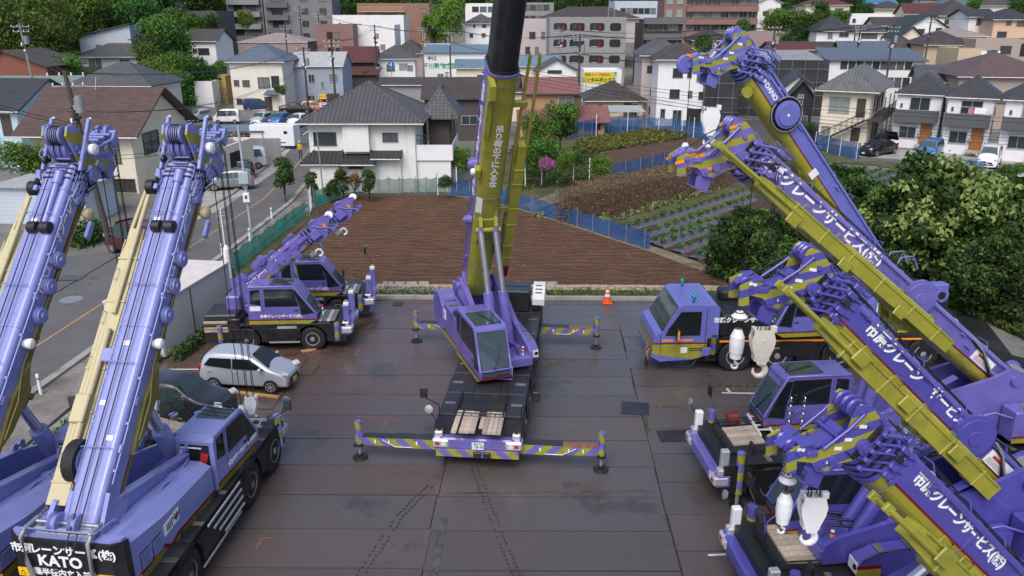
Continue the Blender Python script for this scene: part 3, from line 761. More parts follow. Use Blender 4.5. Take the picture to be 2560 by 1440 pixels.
def boom_fittings(bo, M, L, w, h, top, side=1, reels=(), seed=0, rail=True, cables=True):
 """pipes, guides and hose reels carried on the boom"""
 rnd = random.Random(seed)
 hw = w / 2; f = MB(); f.M = M
 if rail:
  for s in (-1, 1):
   f.tube([(.5, s * (hw + .05), h * .36), (L - .5, s * (hw + .05), h * .36)], .022, top)
   for i in range(int(L / 1.1)): f.box((.8 + i * 1.1, s * (hw + .02), h * .36), (.06, .09, .07), top)
 for i in range(4):
  x = L * (.15 + .24 * i)
  f.tube([(x, -hw * .8, h * .5 + .1), (x, hw * .9, h * .5 + .1), (x, hw + .1, h * .5 - .02)], .014, top)
 for i in range(7):
  x = rnd.uniform(.1, .9) * L; f.box((x, rnd.choice((-1, 1)) * (hw + .03), rnd.uniform(.1, .4) * h), (rnd.uniform(.1, .3), .06, rnd.uniform(.05, .12)), top, .01)
 for i in range(4):
  f.box((rnd.uniform(.1, .9) * L, rnd.uniform(-.3, .3) * w, h * .5 + .008), (.12, .16, .012), white)
 f.build('pipework', bo)
 if cables:
  c = MB(); c.M = M
  for y in (-.1, .14): c.tube([(-1.0, y * w, h * .5 + .05), (L * .5, y * w, h * .5 + .09), (L + .2, y * w, h * .5 + .14)], .016, cable)
  c.build('hoist_rope', bo)
 for (x, z, r, s, d) in reels:
  q = MB(); q.M = M; y0 = s * hw
  q.lathe([(0, r * .6), (.02, r), (d * .7, r), (d * .72, r * .84), (d, r * .82), (d + .003, r * .34), (d + .035, r * .32), (d + .038, r * .05)], (x, y0, z), (0, s, 0), top, 26)
  q.build('hose_reel', bo)
def boom_head(root, M, x0, w, h, top, ol, pc, poly=None, oranges=False, seed=1, sheave_r=.34, poles=False, lugs=True, whites=True, hs=None, hr=0, fl=(0, 1, 3, 4, 6, 7, 8)):
 if hs: M = M @ Matrix.Translation((x0, 0, 0)) @ Matrix.Rotation(R(hr), 4, 'Y') @ Matrix.Scale(hs, 4); w /= hs; h /= hs; x0 = 0; h = h ** .5
 """side plates carrying the sheaves, painted in warning stripes"""
 rnd = random.Random(seed)
 poly = poly or [(-.25, .40), (.1, .62), (.3, .80), (.62, .80), (.8, .5), (1.0, -.05), (1.45, -.42), (1.9, -.55), (1.98, -.8), (1.7, -.98), (1.25, -.85), (.8, -.95), (.35, -.9), (.0, -.55), (-.2, -.2)]
 sm = stripe_mat((0.0, 0.0, 0.0), 1) if False else stripe_mat(pc[1], pc[2], pc[0], OLIC)
 yy = w * .38
 b = MB(); b.M = M
 P = [(x0 + x, z * h) for x, z in poly]
 for s in (-1, 1): b.prism(P, s * yy - .03, s * yy + .03, sm, 'y', cap=sm)
 for i in fl:
  if i >= len(P): continue
  (xa, za), (xb, zb_) = P[i], P[(i + 1) % len(P)]
  b.box(((xa + xb) / 2, 0, (za + zb_) / 2), (math.hypot(xb - xa, zb_ - za), 2 * yy + .16, .035), top, rot=(0, -math.atan2(zb_ - za, xb - xa), 0))
 b.box((x0 - .05, 0, 0), (.4, w * .74, h * .8), top, .04)
 ho = b.build('boom_head', root)
 def sheave(x, z, r, n=3):
  for i in range(n):
   pass
  q = MB(); q.M = M
  for i in range(n):
   y = (i - (n - 1) / 2) * (2 * yy - .14) / max(n, 1)
   q.lathe([(-.05, r), (-.045, r), (-.012, r * .86), (.012, r * .86), (.045, r), (.05, r)], (x0 + x, y, z * h), (0, 1, 0), top, 20)
  q.cyl((x0 + x, -yy - .06, z * h), (x0 + x, yy + .06, z * h), .07, top, n=12)
  q.build('sheave', ho)
 sheave(.42, .62, sheave_r, 3); sheave(1.0, -.62, sheave_r * .95, 4); sheave(1.82, -.72, sheave_r * .6, 2)
 f = MB(); f.M = M
 for i in range(26):
  x = x0 + rnd.uniform(-1.0, .35); z = rnd.uniform(-.35, .62) * h; s = rnd.choice((-1, 1, 1))
  d = (rnd.uniform(.06, .32), rnd.uniform(.05, .14), rnd.uniform(.04, .16))
  f.box((x, s * (w * .54 + rnd.uniform(0, .06)), z), d, black if i % 4 == 0 else top, .012, rot=(0, rnd.uniform(-.7, .7), 0))  # every fourth box is black, painting dark gaps among the fittings
 for i in range(5):
  x = x0 + rnd.uniform(-.6, .3); s = rnd.choice((-1, 1)); f.tube([(x, s * w * .58, .5 * h), (x + .15, s * w * .66, .2 * h), (x - .1, s * w * .64, -.1 * h), (x + .25, s * w * .6, -.4 * h)], .02, black, 5)
 for i in range(4):
  zz = h * (.05 - .15 * i); 
  for s in (-1, 1):
   f.tube([(x0 - .95, s * (w * .56), zz + .25), (x0 - .3, s * (w * .60), zz + .22), (x0 + .12, s * (w * .60), zz)], .035, top, 5)
   f.box((x0 + .15, s * w * .6, zz), (.14, .1, .1), top, .01)
 for i in range(7):
  s = rnd.choice((-1, 1)); x = x0 + rnd.uniform(-.8, .2); z = h * rnd.uniform(.2, .7)
  f.tube([(x, s * w * .5, z), (x + .1, s * w * .62, z + .1), (x + .35, s * w * .62, z + .12), (x + .42, s * w * .5, z)], .013, top, 5)
 for s in (-1, 1):
  f.cyl((x0 + .0, s * (w * .5), -.12 * h), (x0 + .0, s * (w * .5 + .16), -.12 * h), .17, top, n=18)
  f.cyl((x0 + .55, s * yy, -.55 * h), (x0 + .55, s * (yy + .12), -.55 * h), .10, top, n=14)
 for t in range(5): f.cyl((x0 + .75 + .22 * t, -yy, (.25 - .2 * t) * h), (x0 + .75 + .22 * t, yy, (.25 - .2 * t) * h), .045, top, n=8)
 for s in (-1, 1):
  f.tube([(x0 + .35, s * (yy + .06), .55 * h), (x0 + .8, s * (yy + .07), .0), (x0 + 1.5, s * (yy + .06), -.62 * h)], .05, top, 6); f.box((x0 + .95, s * (yy + .05), -.45 * h), (.5, .06, .12), top, .015, rot=(0, .8, 0)); f.box((x0 + 1.55, s * (yy + .06), -.75 * h), (.34, .08, .3), top, .02)
 f.tube([(x0 + .42, 0, .95 * h), (x0 + 1.1, 0, .2 * h), (x0 + 1.85, 0, -.48 * h)], .014, cable)
 f.build('head_fittings', ho)
 if whites or oranges:
  for (x, z) in ((.62, .3), (.8, -.1), (1.2, -.5), (.55, -.35), (1.65, -.7)):
   for s in (-1, 1): q = MB(); q.M = M; q.box((x0 + x, s * (yy + .036), z * h), (.3 if oranges else .2, .012, .09), orange if oranges else white, rot=(0, .75 if oranges else .2, 0)); q.build('reflector', ho)
 if lugs:
  q = MB(); q.M = M
  for s in (-1, 1): q.prism([(x0 + .7, -.75 * h), (x0 + 1.2, -.8 * h), (x0 + 1.05, -1.35 * h), (x0 + .6, -1.3 * h)], s * (yy - .1) - .03, s * (yy - .1) + .03, top, 'y')
  q.box((x0 + .82, 0, -1.32 * h), (.5, 2 * yy - .1, .04), top, rot=(0, .1, 0)); q.build('sheave_guard', ho)
 if poles:
  for s in (-1, 1):
   q = MB(); q.M = M; q.box((x0 + .55, s * (w * .62), .62 * h), (1.5, .09, .12), top, .015, rot=(0, -.22, 0)); q.cyl((x0 + 1.2, s * w * .62, .72 * h), (x0 + 1.34, s * w * .62, .76 * h), .035, white); q.build('rope_guide_pole', ho)
  q = MB(); q.M = M
  for i in range(4): q.tube([(x0 - .25 + i * .17, -w * .3, h * .62), (x0 - .25 + i * .17, w * .1, h * .62), (x0 - .15 + i * .17, w * .4, h * .42)], .03, top, 5)
  q.cyl((x0 - 1.9, -.12, h * .55), (x0 - .7, -.12, h * .62), .085, top); q.cyl((x0 - .7, -.12, h * .62), (x0 - .35, -.12, h * .64), .12, top)
  q.lathe([(-.13, .1), (-.11, .16), (.11, .16), (.13, .1)], (x0 - 2.0, .1, h * .6), (0, 1, 0), black, 16); q.lathe([(-.13, .1), (-.11, .16), (.11, .16), (.13, .1)], (x0 - 2.0, -.25, h * .6), (0, 1, 0), black, 16)
  q.build('top_winch_gear', ho)
 return ho
def head_slim(root, M, x0, w, k, top, pcol, seed, hr=0, oranges=False):
 """slender striped head: rope ear on top, nose arm, sheave guard below"""
 rnd = random.Random(seed); M = M @ Matrix.Translation((x0, 0, 0)) @ Matrix.Rotation(R(hr), 4, 'Y') @ Matrix.Scale(k, 4); w = w / k; yy = w * .36
 sm = stripe_mat((.25, 0, 1), .36, pcol, OLIC)
 P = [(-.12, .42), (.10, .49), (.41, .54), (.60, .46), (.62, .36), (.57, .23), (.42, -.04), (.46, -.37), (.58, -.56), (.78, -.60), (.86, -.55), (1.0, -.70), (1.10, -.93), (.84, -1.2), (.68, -1.08), (.85, -.93), (.60, -.80), (.42, -.84), (.22, -.76), (.10, -.50), (-.12, -.28)]
 b = MB(); b.M = M
 for s in (-1, 1): b.prism(P, s * yy - .025, s * yy + .025, sm, 'y', cap=sm)
 for (i, t) in ((9, 1), (10, 1), (11, .3), (17, 1), (18, 1), (0, 1), (6, .5), (7, .5)):
  (xa, za), (xb, zb_) = P[i], P[(i + 1) % len(P)]; b.box(((xa + xb) / 2, 0, (za + zb_) / 2), (math.hypot(xb - xa, zb_ - za) * 1.05, (2 * yy + .12) * t, .03), top, rot=(0, -math.atan2(zb_ - za, xb - xa), 0))
 b.box((-.1, 0, .05), (.3, w * .7, .62), top, .03); ho = b.build('boom_head', root)
 for (x, z, r_, n) in ((.47, .36, .18, 3), (.30, -.55, .2, 5), (.40, -.74, .16, 4), (.93, -.80, .14, 2)):
  q = MB(); q.M = M
  for i in range(n):
   y = (i - (n - 1) / 2) * (2 * yy - .1) / max(n, 1); q.lathe([(-.04, r_), (-.036, r_), (-.01, r_ * .84), (.01, r_ * .84), (.036, r_), (.04, r_)], (x, y, z), (0, 1, 0), top, 18)
  q.cyl((x, -yy - .06, z), (x, yy + .06, z), .05, top, n=12); q.build('sheave', ho)
 f = MB(); f.M = M
 for s in (-1, 1):
  f.tube([(.46, s * (yy + .05), .36), (.5, s * (yy + .06), .0), (.62, s * (yy + .05), -.5)], .03, top, 6); f.cyl((.02, s * yy, -.05), (.02, s * (yy + .14), -.05), .13, top, n=18); f.cyl((.02, s * (yy + .14), -.05), (.02, s * (yy + .17), -.05), .07, top, n=14)
  f.cyl((.3, s * yy, -.55), (.3, s * (yy + .09), -.55), .09, top, n=14); f.box((.72, s * (yy + .04), -.68), (.2, .05, .1), top, .01, rot=(0, .7, 0)); f.cyl((.22, s * yy, .3), (.22, s * (yy + .07), .3), .05, top, n=10)
  for i in range(5):
   z = .34 - .17 * i; x = -.15 - .02 * i
   f.tube([(x - .75, s * w * .54, z + .2), (x - .25, s * w * .6, z + .16), (x + .1, s * w * .6, z - .02)], .03, top, 5); f.box((x + .12, s * w * .6, z - .02), (.11, .08, .08), top, .01); f.box((x - .45, s * w * .58, z + .18), (.2, .09, .1), black if i == 2 else top, .012)
   f.tube([(x - .8 + .1 * i, s * w * .5, .5), (x - .75 + .1 * i, s * w * .62, .62), (x - .5 + .1 * i, s * w * .62, .62), (x - .48 + .1 * i, s * w * .5, .5)], .011, top, 4)
  for i in range(6): f.box((rnd.uniform(-.9, .0), s * (w * .53 + .02), rnd.uniform(-.3, .45)), (rnd.uniform(.06, .2), rnd.uniform(.06, .12), rnd.uniform(.05, .12)), top, .01, rot=(0, rnd.uniform(-.7, .7), 0))
  f.tube([(-.8, s * w * .56, .35), (-.4, s * w * .66, .1), (-.1, s * w * .62, -.25), (.2, s * yy * 1.1, -.3)], .016, black, 5)
 for (x, z) in ((.2, .45), (.5, -.2), (.5, -.46), (.66, -.74), (.12, -.4)): f.cyl((x, -yy, z), (x, yy, z), .03, top, n=8)
 f.tube([(.47, 0, .54), (.8, 0, -.1), (.98, 0, -.66)], .012, cable, 4); f.build('head_fittings', ho)
 q = MB(); q.M = M
 for s in (-1, 1): q.prism([(.36, -.72), (.18, -.74), (.05, -1.06), (.34, -1.14), (.46, -.95)], s * (yy - .05) - .02, s * (yy - .05) + .02, top, 'y')
 q.box((.2, 0, -1.1), (.32, 2 * yy - .06, .03), top, rot=(0, .27, 0)); q.build('sheave_guard', ho)
 for (x, z) in ((.28, .2), (.33, -.12), (.37, -.34), (.30, -.6), (.95, -.74)) if not oranges else ((.55, .3), (.74, -.58), (.92, -.68), (1.0, -.95), (.35, -.62)):
  for s in (-1, 1): q = MB(); q.M = M; q.box((x, s * (yy + .032), z), (.2 if oranges else .14, .01, .06), orange if oranges else white, rot=(0, .85 if oranges else .55, 0)); q.build('reflector', ho)
 return ho
def jib(root, M, x0, x1, y, z, w, h, m, tipw=.55, extra=True, name='fly_jib', tip=None, bf=.7):
 """box jib stowed along the boom; tapers toward x1 and carries fork arms, pipes and a sheave at its end"""
 b = MB(); b.M = M; L = x1 - x0; rnd0 = random.Random(int(L * 97))
 def rg(x, k): return [(x, y - w / 2 * k, z - h / 2 * k), (x, y + w / 2 * k, z - h / 2 * k), (x, y + w / 2 * k, z + h / 2 * k), (x, y - w / 2 * k, z + h / 2 * k)]
 b.loft([rg(x0, 1), rg(x0 + L * bf, 1), rg(x0 + L * (bf + .14), .75)], m)
 for s in (-1, 1):
  b.tube([(x0 + L * (bf - .02), y + s * w * .5, z), (x0 + L * (bf + .14), y + s * w * .62, z), (x1, y + s * w * .45, z)], .055, m, 8)
  b.tube([(x0 + .1, y + s * w * .52, z + h * .4), (x0 + L * (bf + .1), y + s * w * .52, z + h * .4)], .02, m, 5)
  b.box((x1, y + s * w * .45, z), (.2, .07, .16), m, .01)
 n = int(L / 1.5)
 for i in range(n):
  x = x0 + L * (i + rnd0.uniform(.3, .7)) / n * (bf + .1)
  b.box((x, y, z), (.05, w + .05, h + .05), m, .008)
 if extra:
  for i in range(5):
   x = x0 + L * (.1 + .14 * i); b.tube([(x, y + w * .3, z + h * .5), (x, y + w * .3, z + h * .5 + .12), (x + .3, y + w * .3, z + h * .5 + .12), (x + .3, y + w * .3, z + h * .5)], .014, m, 5)
  b.cyl((x0 + L * .1, y + w * .1, z + h * .55), (x0 + L * .5, y + w * .1, z + h * .55), .09, m)
 jo = b.build(name, root)
 return jo
def cylinder_pair(root, pairs, rb, rr, paint, frac=.55):
 for a, c in pairs:
  a = Vector(a); c = Vector(c); mdl = a.lerp(c, frac)
  q = MB(); q.cyl(a, mdl, rb, paint, n=20); q.cyl(mdl, mdl + (c - a).normalized() * .04, rb * .96, paint, n=20)
  q.cyl(mdl, c, rr, chrome, n=18); q.cyl(c + Vector((0, 0, 0)), c + (c - a).normalized() * .12, rr * 1.25, paint)
  q.build('lift_cylinder', root)
def loc2(root_pos, heading):
 return (Matrix.Translation(Vector(root_pos)) @ Matrix.Rotation(heading, 4, 'Z')).inverted()
def super_t(root, S, paint, ol, s=1, cab_kw=None, rear=-3.0, cw=True, placard=True, winch=True, louv=True, low=True):
 """superstructure with two tall side plates, engine housing behind the cab on side s, low tank opposite"""
 b = MB(); b.M = S
 b.cyl((0, 0, -.12), (0, 0, .12), .95, black, n=32); b.cyl((0, 0, .0), (0, 0, .06), 1.02, black, n=32)
 b.bx(rear + .2, 2.0, -.72, .72, .1, .45, paint, .03)
 pl = [(rear, .15), (rear, 1.1), (rear + .25, 2.1), (rear + .75, 2.3), (rear + 1.25, 2.05), (.3, 1.15), (1.7, .75), (1.95, .6), (1.95, .1), (1.6, .1)]
 for q in (-1, 1):
  b.prism(pl, q * .70 - .06, q * .70 + .06, paint, 'y')
  b.box((-.55, q * .70, 1.62), (2.2, .2, .05), paint, rot=(0, .49, 0))
  b.prism([(-1.6, .3), (-1.2, .3), (-.3, 1.3), (-.5, 1.4)], q * .82 - .03, q * .82 + .03, paint, 'y')
 b.cyl((rear + .6, -.85, 1.95), (rear + .6, .85, 1.95), .16, paint, n=18)
 b.bx(1.45, 1.93, -.72, .72, .12, .5, paint, .03)
 for k in range(3): b.tube([(1.8, -.5 + .4 * k, .5), (1.6, -.4 + .3 * k, .75), (.6, -.3 + .25 * k, .6)], .03, black)
 so_ = b.build('superstructure', root)
 b = MB(); b.M = S; y0, y1 = s * .82, s * 1.42
 b.prism([(rear + .05, .0), (-.15, .0), (-.15, 1.05), (-.7, 1.25), (rear + .4, 1.45), (rear + .05, 1.25)], min(y0, y1), max(y0, y1), paint, 'y')
 b.prism([(rear + .05, .0), (-.15, .0), (-.15, .17), (rear + .05, .17)], y1 - .006, y1 + .006, ol, 'y')
 b.prism([(rear + .05, .175), (-.15, .175), (-.15, .235), (rear + .05, .235)], y1 - .006, y1 + .006, red, 'y')
 b.box((-.75, s * 1.12, 1.29), (.75, .5, .22), black, .05)
 for i in range(2): b.box((rear + .8 + .45 * i, s * 1.12, 1.44 - .06 * i), (.14, .42, .03), decklt)
 for xx in (rear + 1.0, rear + 1.9): b.bx(xx, xx + .012, y1 - .004, y1 + .004, .1, 1.2, black)
 ho = b.build('machinery_housing', root)
 if placard:
  c = MB(); c.M = S; c.bx(rear + .25, rear + 1.1, y1 - .008, y1 + .008, .72, 1.12, white)
  for k in range(4): c.bx(rear + .33 + .09 * k, rear + .345 + .09 * k, y1 - .011, y1 + .011, .78, 1.05, darkletter)
  c.bx(rear + .33, rear + .62, y1 - .011, y1 + .011, 1.05, 1.065, darkletter)
  for k in range(4): c.box((rear + .78 + .06 * k, y1 + s * .004, .9 + .05 * (k % 2)), (.03, .013, .12), darkletter, rot=(0, .5 * (k - 1.5), 0))
  c.build('notice_plate', ho)
 if low:
  b = MB(); b.M = S; y0, y1 = -s * .82, -s * 1.22
  b.prism([(-2.3, .05), (1.35, .05), (1.35, .42), (.9, .62), (-.9, .8), (-2.3, .95)], min(y0, y1), max(y0, y1), paint, 'y')
  for i in range(2): b.box((.1 + .7 * i, -s * 1.02, .735 - .09 * i), (.16, .34, .03), decklt, rot=(0, .14, 0))
  b.bx(1.352, 1.375, min(y0, y1) + .02, max(y0, y1) - .02, .12, .4, white); b.cyl((1.37, -s * 1.12, .27), (1.39, -s * 1.12, .27), .07, black); 
  b.bx(.8, 1.37, y1 - .01, y1 + .01, .06, .26, ol); b.bx(.8, 1.37, y1 - .01, y1 + .01, .265, .36, red)
  b.tube([(-.9, -s * 1.22, .85), (.9, -s * 1.24, .7), (1.3, -s * 1.24, .5)], .02, black)
  b.build('tank_housing', root)
 if cw:
  b = MB(); b.M = S; b.prism([(rear - .75, -1.38), (rear - .9, -1.1), (rear - .9, 1.1), (rear - .75, 1.38), (rear + .03, 1.42), (rear + .03, -1.42)], .1, 1.3, paint, 'z')
  b.bx(rear - .91, rear - .78, -1.0, 1.0, .2, 1.1, black, .02)
  b.build('counterweight', root)
 if winch:
  for i, xx in enumerate((rear - .25, rear + .45)):
   c = MB(); c.M = S; zc = 1.62 - .0 * i
   c.lathe([(-.55, .2), (-.52, .36), (-.47, .36), (-.46, .26), (.46, .26), (.47, .36), (.52, .36), (.55, .2)], (xx, 0, zc), (0, 1, 0), paint, 22, mats=[paint, paint, paint, steel, paint, paint, paint])
   c.bx(xx - .25, xx + .25, -.7, -.57, 1.2, 1.8, paint, .03); c.bx(xx - .25, xx + .25, .57, .7, 1.2, 1.8, paint, .03)
   c.build('winch_drum', root)
 CM = S @ Matrix.Translation((.0 if s < 0 else .0, s * .98 if s > 0 else -.90, .0))
 kw = dict(L=2.75, Wd=1.05, H=1.85, slope=.55, front_z=.5); kw.update(cab_kw or {})
 CM = S @ Matrix.Translation((-.12, s * .94, .02))
 c = cab(root, CM, paint, ol, **kw)
 q = MB(); q.M = S; 
 xx = 1.75; q.cyl((xx, -s * .45, .5), (xx, -s * .45, .78), .045, white)
 for k, mm in enumerate((greenletter, orange, redlens)): q.cyl((xx, -s * .45, .56 + .07 * k), (xx, -s * .45, .62 + .07 * k), .05, mm)
 q.build('signal_lamp', root)
 q = MB(); q.M = S
 q.tube([(2.5, s * 1.2, .12), (2.85, s * .35, .1), (2.85, s * .35, .55), (2.55, s * .4, .75)], .02, paint); q.build('grab_rail', root); q = MB(); q.M = S
 q.tube([(rear + .4, s * .82, 1.5), (rear + .4, s * .82, 2.0), (-.5, s * .86, 1.5)], .016, paint)
 q.build('grab_rail', root)
 return so_, ho, c
def company(bo, M, x, y, z, size, s, m=letter, txt='市原クレーンサービス(株)', nm='lettering'):
 """lettering on flank s (+1 left, -1 right); right flanks are written from front to rear, so the order is reversed"""
 if s > 0: T = M @ frame((x, y, z), (-1, 0, 0), (0, 0, 1)); t = txt
 else:
  T = M @ frame((x, -y, z), (1, 0, 0), (0, 0, 1)); t = txt[::-1].replace(')株(', '(株)') if '(' in txt else txt[::-1]
 return text_mesh(t, size, T, m, nm, bo, bold=.035, ext=.004)
def hook_big(name, label, top, z_top, sc, body=white, yaw=0.0, ropes=4, tone=None):
 """sheave block with a hook; hangs on its ropes from the boom head above"""
 r = empty(name, (top[0], top[1], z_top), yaw, label, 'hook block', 'hook blocks hanging from the boom heads')
 b = MB(); k = sc
 sh = [(-.24, .0), (.24, .0), (.32, -.28), (.29, -.5), (.12, -.98), (-.12, -.98), (-.29, -.5), (-.32, -.28)]
 for s in (-1, 1): b.prism([(x * k, z * k) for x, z in sh], s * .15 * k - .02, s * .15 * k + .02, body, 'y')
 b.bx(-.2 * k, .2 * k, -.14 * k, .14 * k, -.9 * k, -.3 * k, body)
 b.bx(-.27 * k, -.2 * k, -.17 * k, .17 * k, -.1 * k, 0.02 * k, body); b.bx(.2 * k, .36 * k, -.06 * k, .06 * k, -.1 * k, .08 * k, body, .01)
 for (x, z, q) in ((0, -.3, .05), (-.12, -.52, .03), (.12, -.52, .03), (0, -.8, .07)): b.cyl((x * k, -.18 * k, z * k), (x * k, .18 * k, z * k), q * k, body, n=12)
 b.build('block_plates', r)
 q = MB()
 for i in range(3): q.lathe([(-.03 * k, .23 * k), (0, .19 * k), (.03 * k, .23 * k)], (0, (i - 1) * .08 * k, -.22 * k), (0, 1, 0), steel, 18)
 q.build('sheave', r)
 hk = MB(); P = []
 cz = -1.22 * k; R0 = .17 * k
 prof = [(0, -.95, .06), (0, -1.05, .06)]
 for i in range(15):
  a = math.pi * .5 - math.pi * 1.62 * i / 14
  P.append((math.cos(a) * R0, 0, cz + math.sin(a) * R0))
 rings = []
 for i, p in enumerate(P):
  a = math.pi * .5 - math.pi * 1.62 * i / 14; rr = k * (.05 + .045 * math.sin(math.pi * min(1, i / 11)) if i < 13 else .03)
  n = Vector((math.cos(a), 0, math.sin(a))); ring = []
  for j in range(10):
   t = 2 * math.pi * j / 10; ring.append(Vector(p) + n * rr * math.cos(t) + Vector((0, rr * .8 * math.sin(t), 0)))
  rings.append(ring)
 hk.loft(rings, body, smooth=True)
 hk.cyl((0, 0, -.95 * k), (0, 0, -1.06 * k), .06 * k, body)
 hk.build('hook', r)
 rp = MB(); dz = top[2] - z_top
 for i in range(ropes):
  x = (-.18, .18, -.1, .1, 0, .05)[i] * k; y = (-.08, .08)[i % 2] * k
  rp.tube([(x, y, -.1 * k), (x * .7, y, dz)], .013, cable, 5)
 rp.build('hoist_rope', r)
 return r
def hook_bullet(name, label, top, z_top, sc, weight=True, chain=False, gap=.35):
 r = empty(name, (top[0], top[1], z_top), 0, label, 'hook', 'overhaul hooks hanging from the boom heads'); k = sc
 b = MB(); b.lathe([(0, .09), (-.02, .14), (-.22, .21), (-.5, .22), (-.75, .21), (-.77, .18), (-.95, .18), (-.96, .1)][::-1] if False else [(-.96, .10), (-.94, .17), (-.78, .18), (-.76, .2), (-.5, .22), (-.24, .21), (-.05, .13), (0, .10)], (0, 0, 0), (0, 0, 1), white, 22)
 b.v = [Vector((p.x * k, p.y * k, p.z * k)) for p in b.v]
 b.build('weight_body', r)
 c = MB(); c.lathe([(.0, .1 * k), (.012, .1 * k), (.014, .03 * k)], (0, 0, 0), (0, 0, 1), rust, 16); c.build('rope_socket', r)
 h = MB(); P = []
 for i in range(12):
  a = math.pi * .5 - math.pi * 1.55 * i / 11; P.append((math.cos(a) * .09 * k, 0, -1.2 * k + math.sin(a) * .09 * k))
 h.tube([(0, 0, -.95 * k), (0, 0, -1.08 * k)] + P, .038 * k, white, 8); h.build('hook', r)
 dz = top[2] - z_top; rp = MB()
 if chain:
  rp.tube([(0, 0, 0), (0, 0, gap + .15)], .02, cable, 5); rp.build('hoist_rope', r)
 else:
  rp.tube([(0, 0, 0), (0, 0, dz)], .014, cable, 5); rp.build('hoist_rope', r)
 if weight:
  w = MB(); w.lathe([(gap, .21 * k), (gap + .05 * k, .24 * k), (gap + .09 * k, .2 * k), (gap + .16 * k, .12 * k), (gap + .2 * k, .1 * k)], (0, 0, 0), (0, 0, 1), white, 22)
  w.lathe([(gap + .165 * k, .13 * k), (gap + .19 * k, .13 * k)], (0, 0, 0), (0, 0, 1), rust, 18); w.build('limit_weight', r)
  if chain:
   zz0 = gap + .15 * k
   for s in (-1, 1):
    ch = MB()
    n = int((dz - zz0) / .07)
    for i in range(n):
     z = zz0 + i * .07; x = s * (.15 * k + .02 * i / n)
     if i % 2: ch.tube([(x - .02, 0, z), (x - .02, 0, z + .08), (x + .02, 0, z + .08), (x + .02, 0, z)], .008, chrome, 4, closed=True)
     else: ch.tube([(x, -.02, z), (x, -.02, z + .08), (x, .02, z + .08), (x, .02, z)], .008, chrome, 4, closed=True)
    ch.build('chain', r)
 return r
# the cranes
def V3(*a): return Vector(a)
def wedge(bo, M, x, w, h, m, name='cylinder_bracket'):
 b = MB(); b.M = M
 for s in (-1, 1): b.prism([(x - .9, -h * .46), (x - .1, -h * .46 - .34), (x + .25, -h * .46 - .3), (x + .5, -h * .46 - .05), (x + 1.1, -h * .4)], s * w * .3 - .06, s * w * .3 + .06, m, 'y')
 b.cyl((x + .05, -w * .5, -h * .46 - .26), (x + .05, w * .5, -h * .46 - .26), .09, m)
 b.bx(x - .5, x + .4, -w * .42, w * .42, -h * .5 - .05, -h * .46, m, .02)
 return b.build(name, bo)
# centre crane, facing the camera, boom raised over it
pos = V3(-.58, 27.4, 0); hd = R(-95.4)
C1 = empty('mobile_crane', pos, hd, 'purple crane in the yard centre with outriggers spread and boom raised toward the viewer', 'crane', 'purple and olive mobile cranes')
DZ = 1.45
carrier(C1, 5.5, -6.4, 2.75, [3.4, 1.7, -2.6, -4.3], .64, DZ, purple, plate=('横浜 900', '･18-90'))
b = MB(); b.bx(4.9, 5.47, -1.32, 1.32, .42, .70, stripe_mat((0, .75, .75), .46), .02); b.bx(5.48, 5.56, -.12, .12, .45, .66, black, .02); b.bx(5.48, 5.56, .2, .42, .45, .66, black, .02); b.build('outrigger_box', C1)
outrigger(C1, 5.1, 2.75, .70, 2.55, 2.55); outrigger(C1, -4.7, 2.75, .78, 2.45, 2.75)
S = Matrix.Translation((-.6, -.1, DZ + .05)) @ Matrix.Rotation(R(25.2), 4, 'Z')
super_t(C1, S, purple, olive, s=-1, cab_kw=dict(L=2.95, Wd=1.15, H=1.95))
b = MB()
b.bx(-6.3, -4.9, -.6, .85, DZ + .03, DZ + .95, deckg, .04); b.bx(-5.62, -5.6, -.55, .8, DZ + .95, DZ + .965, black)
b.bx(-6.2, -5.1, .95, 1.3, DZ + .03, DZ + .45, black, .03); b.build('engine_cover', C1)
b = MB(); b.prism([(-6.35, DZ + .3), (-6.35, DZ + .95), (-5.75, DZ + 1.0), (-5.05, DZ + .55), (-5.05, DZ + .3)], .98, 1.5, white, 'y')
for k in range(3): b.box((-5.35 - .17 * k, 1.24, DZ + .77 + .105 * k), (.04, .3, .02), black, rot=(0, .57, 0))
b.build('exhaust_housing', C1)
inv = loc2(pos, hd)
foot = S @ V3(-2.4, 0, 1.95); head = inv @ V3(-.30, 25.35, 12.05)
M, L = boom_frame(foot, head)
bo, kx = boom_body(C1, M, L, .92, 1.06, purple, olive, 1, black, 10.5)
boom_fittings(bo, M, L, .92, 1.06, purple, reels=((L * .62, .05, .22, -1, .3), (L * .36, .0, .17, -1, .3), (L * .27, -.3, .55, 1, .12)), seed=2)
text_mesh('吊り荷の下に入るな', .30, M @ frame((L * .69, .02, -.548), (0, 1, 0), (1, 0, 0)), letter, 'lettering', bo, bold=.03, ext=.004, vertical=True)
company(bo, M, L * .70, .468, .24, .40, -1)
q = MB(); q.M = M; q.box((L * .47, -.36, -.46), (.7, .012, .24), white, rot=(.95, 0, 0)); q.build('load_chart', bo)
q = MB(); q.M = M; q.prism([(L - 2.2, -.42), (L - .1, -.42), (L - .02, -.3), (L - .02, -.9), (L - .5, -.95), (L - .8, -.7), (L - 2.2, -.68)], -.52, -.34, olive, 'y'); q.build('jib_lug', bo); q = MB(); q.M = M; q.box((L - 3.8, -.53, -.35), (.35, .2, .3), olive, .02); q.lathe([(0, .12), (.1, .12), (.14, .06)], (L - 3.8, -.62, -.35), (0, -1, 0), white, 12); q.build('side_lamp', bo)
boom_head(C1, M, kx, .86, 1.0, purple, olive, (PURC, (.2, 0, 1), .55), seed=4)
wedge(bo, M, L * .37, .92, 1.06, olive)
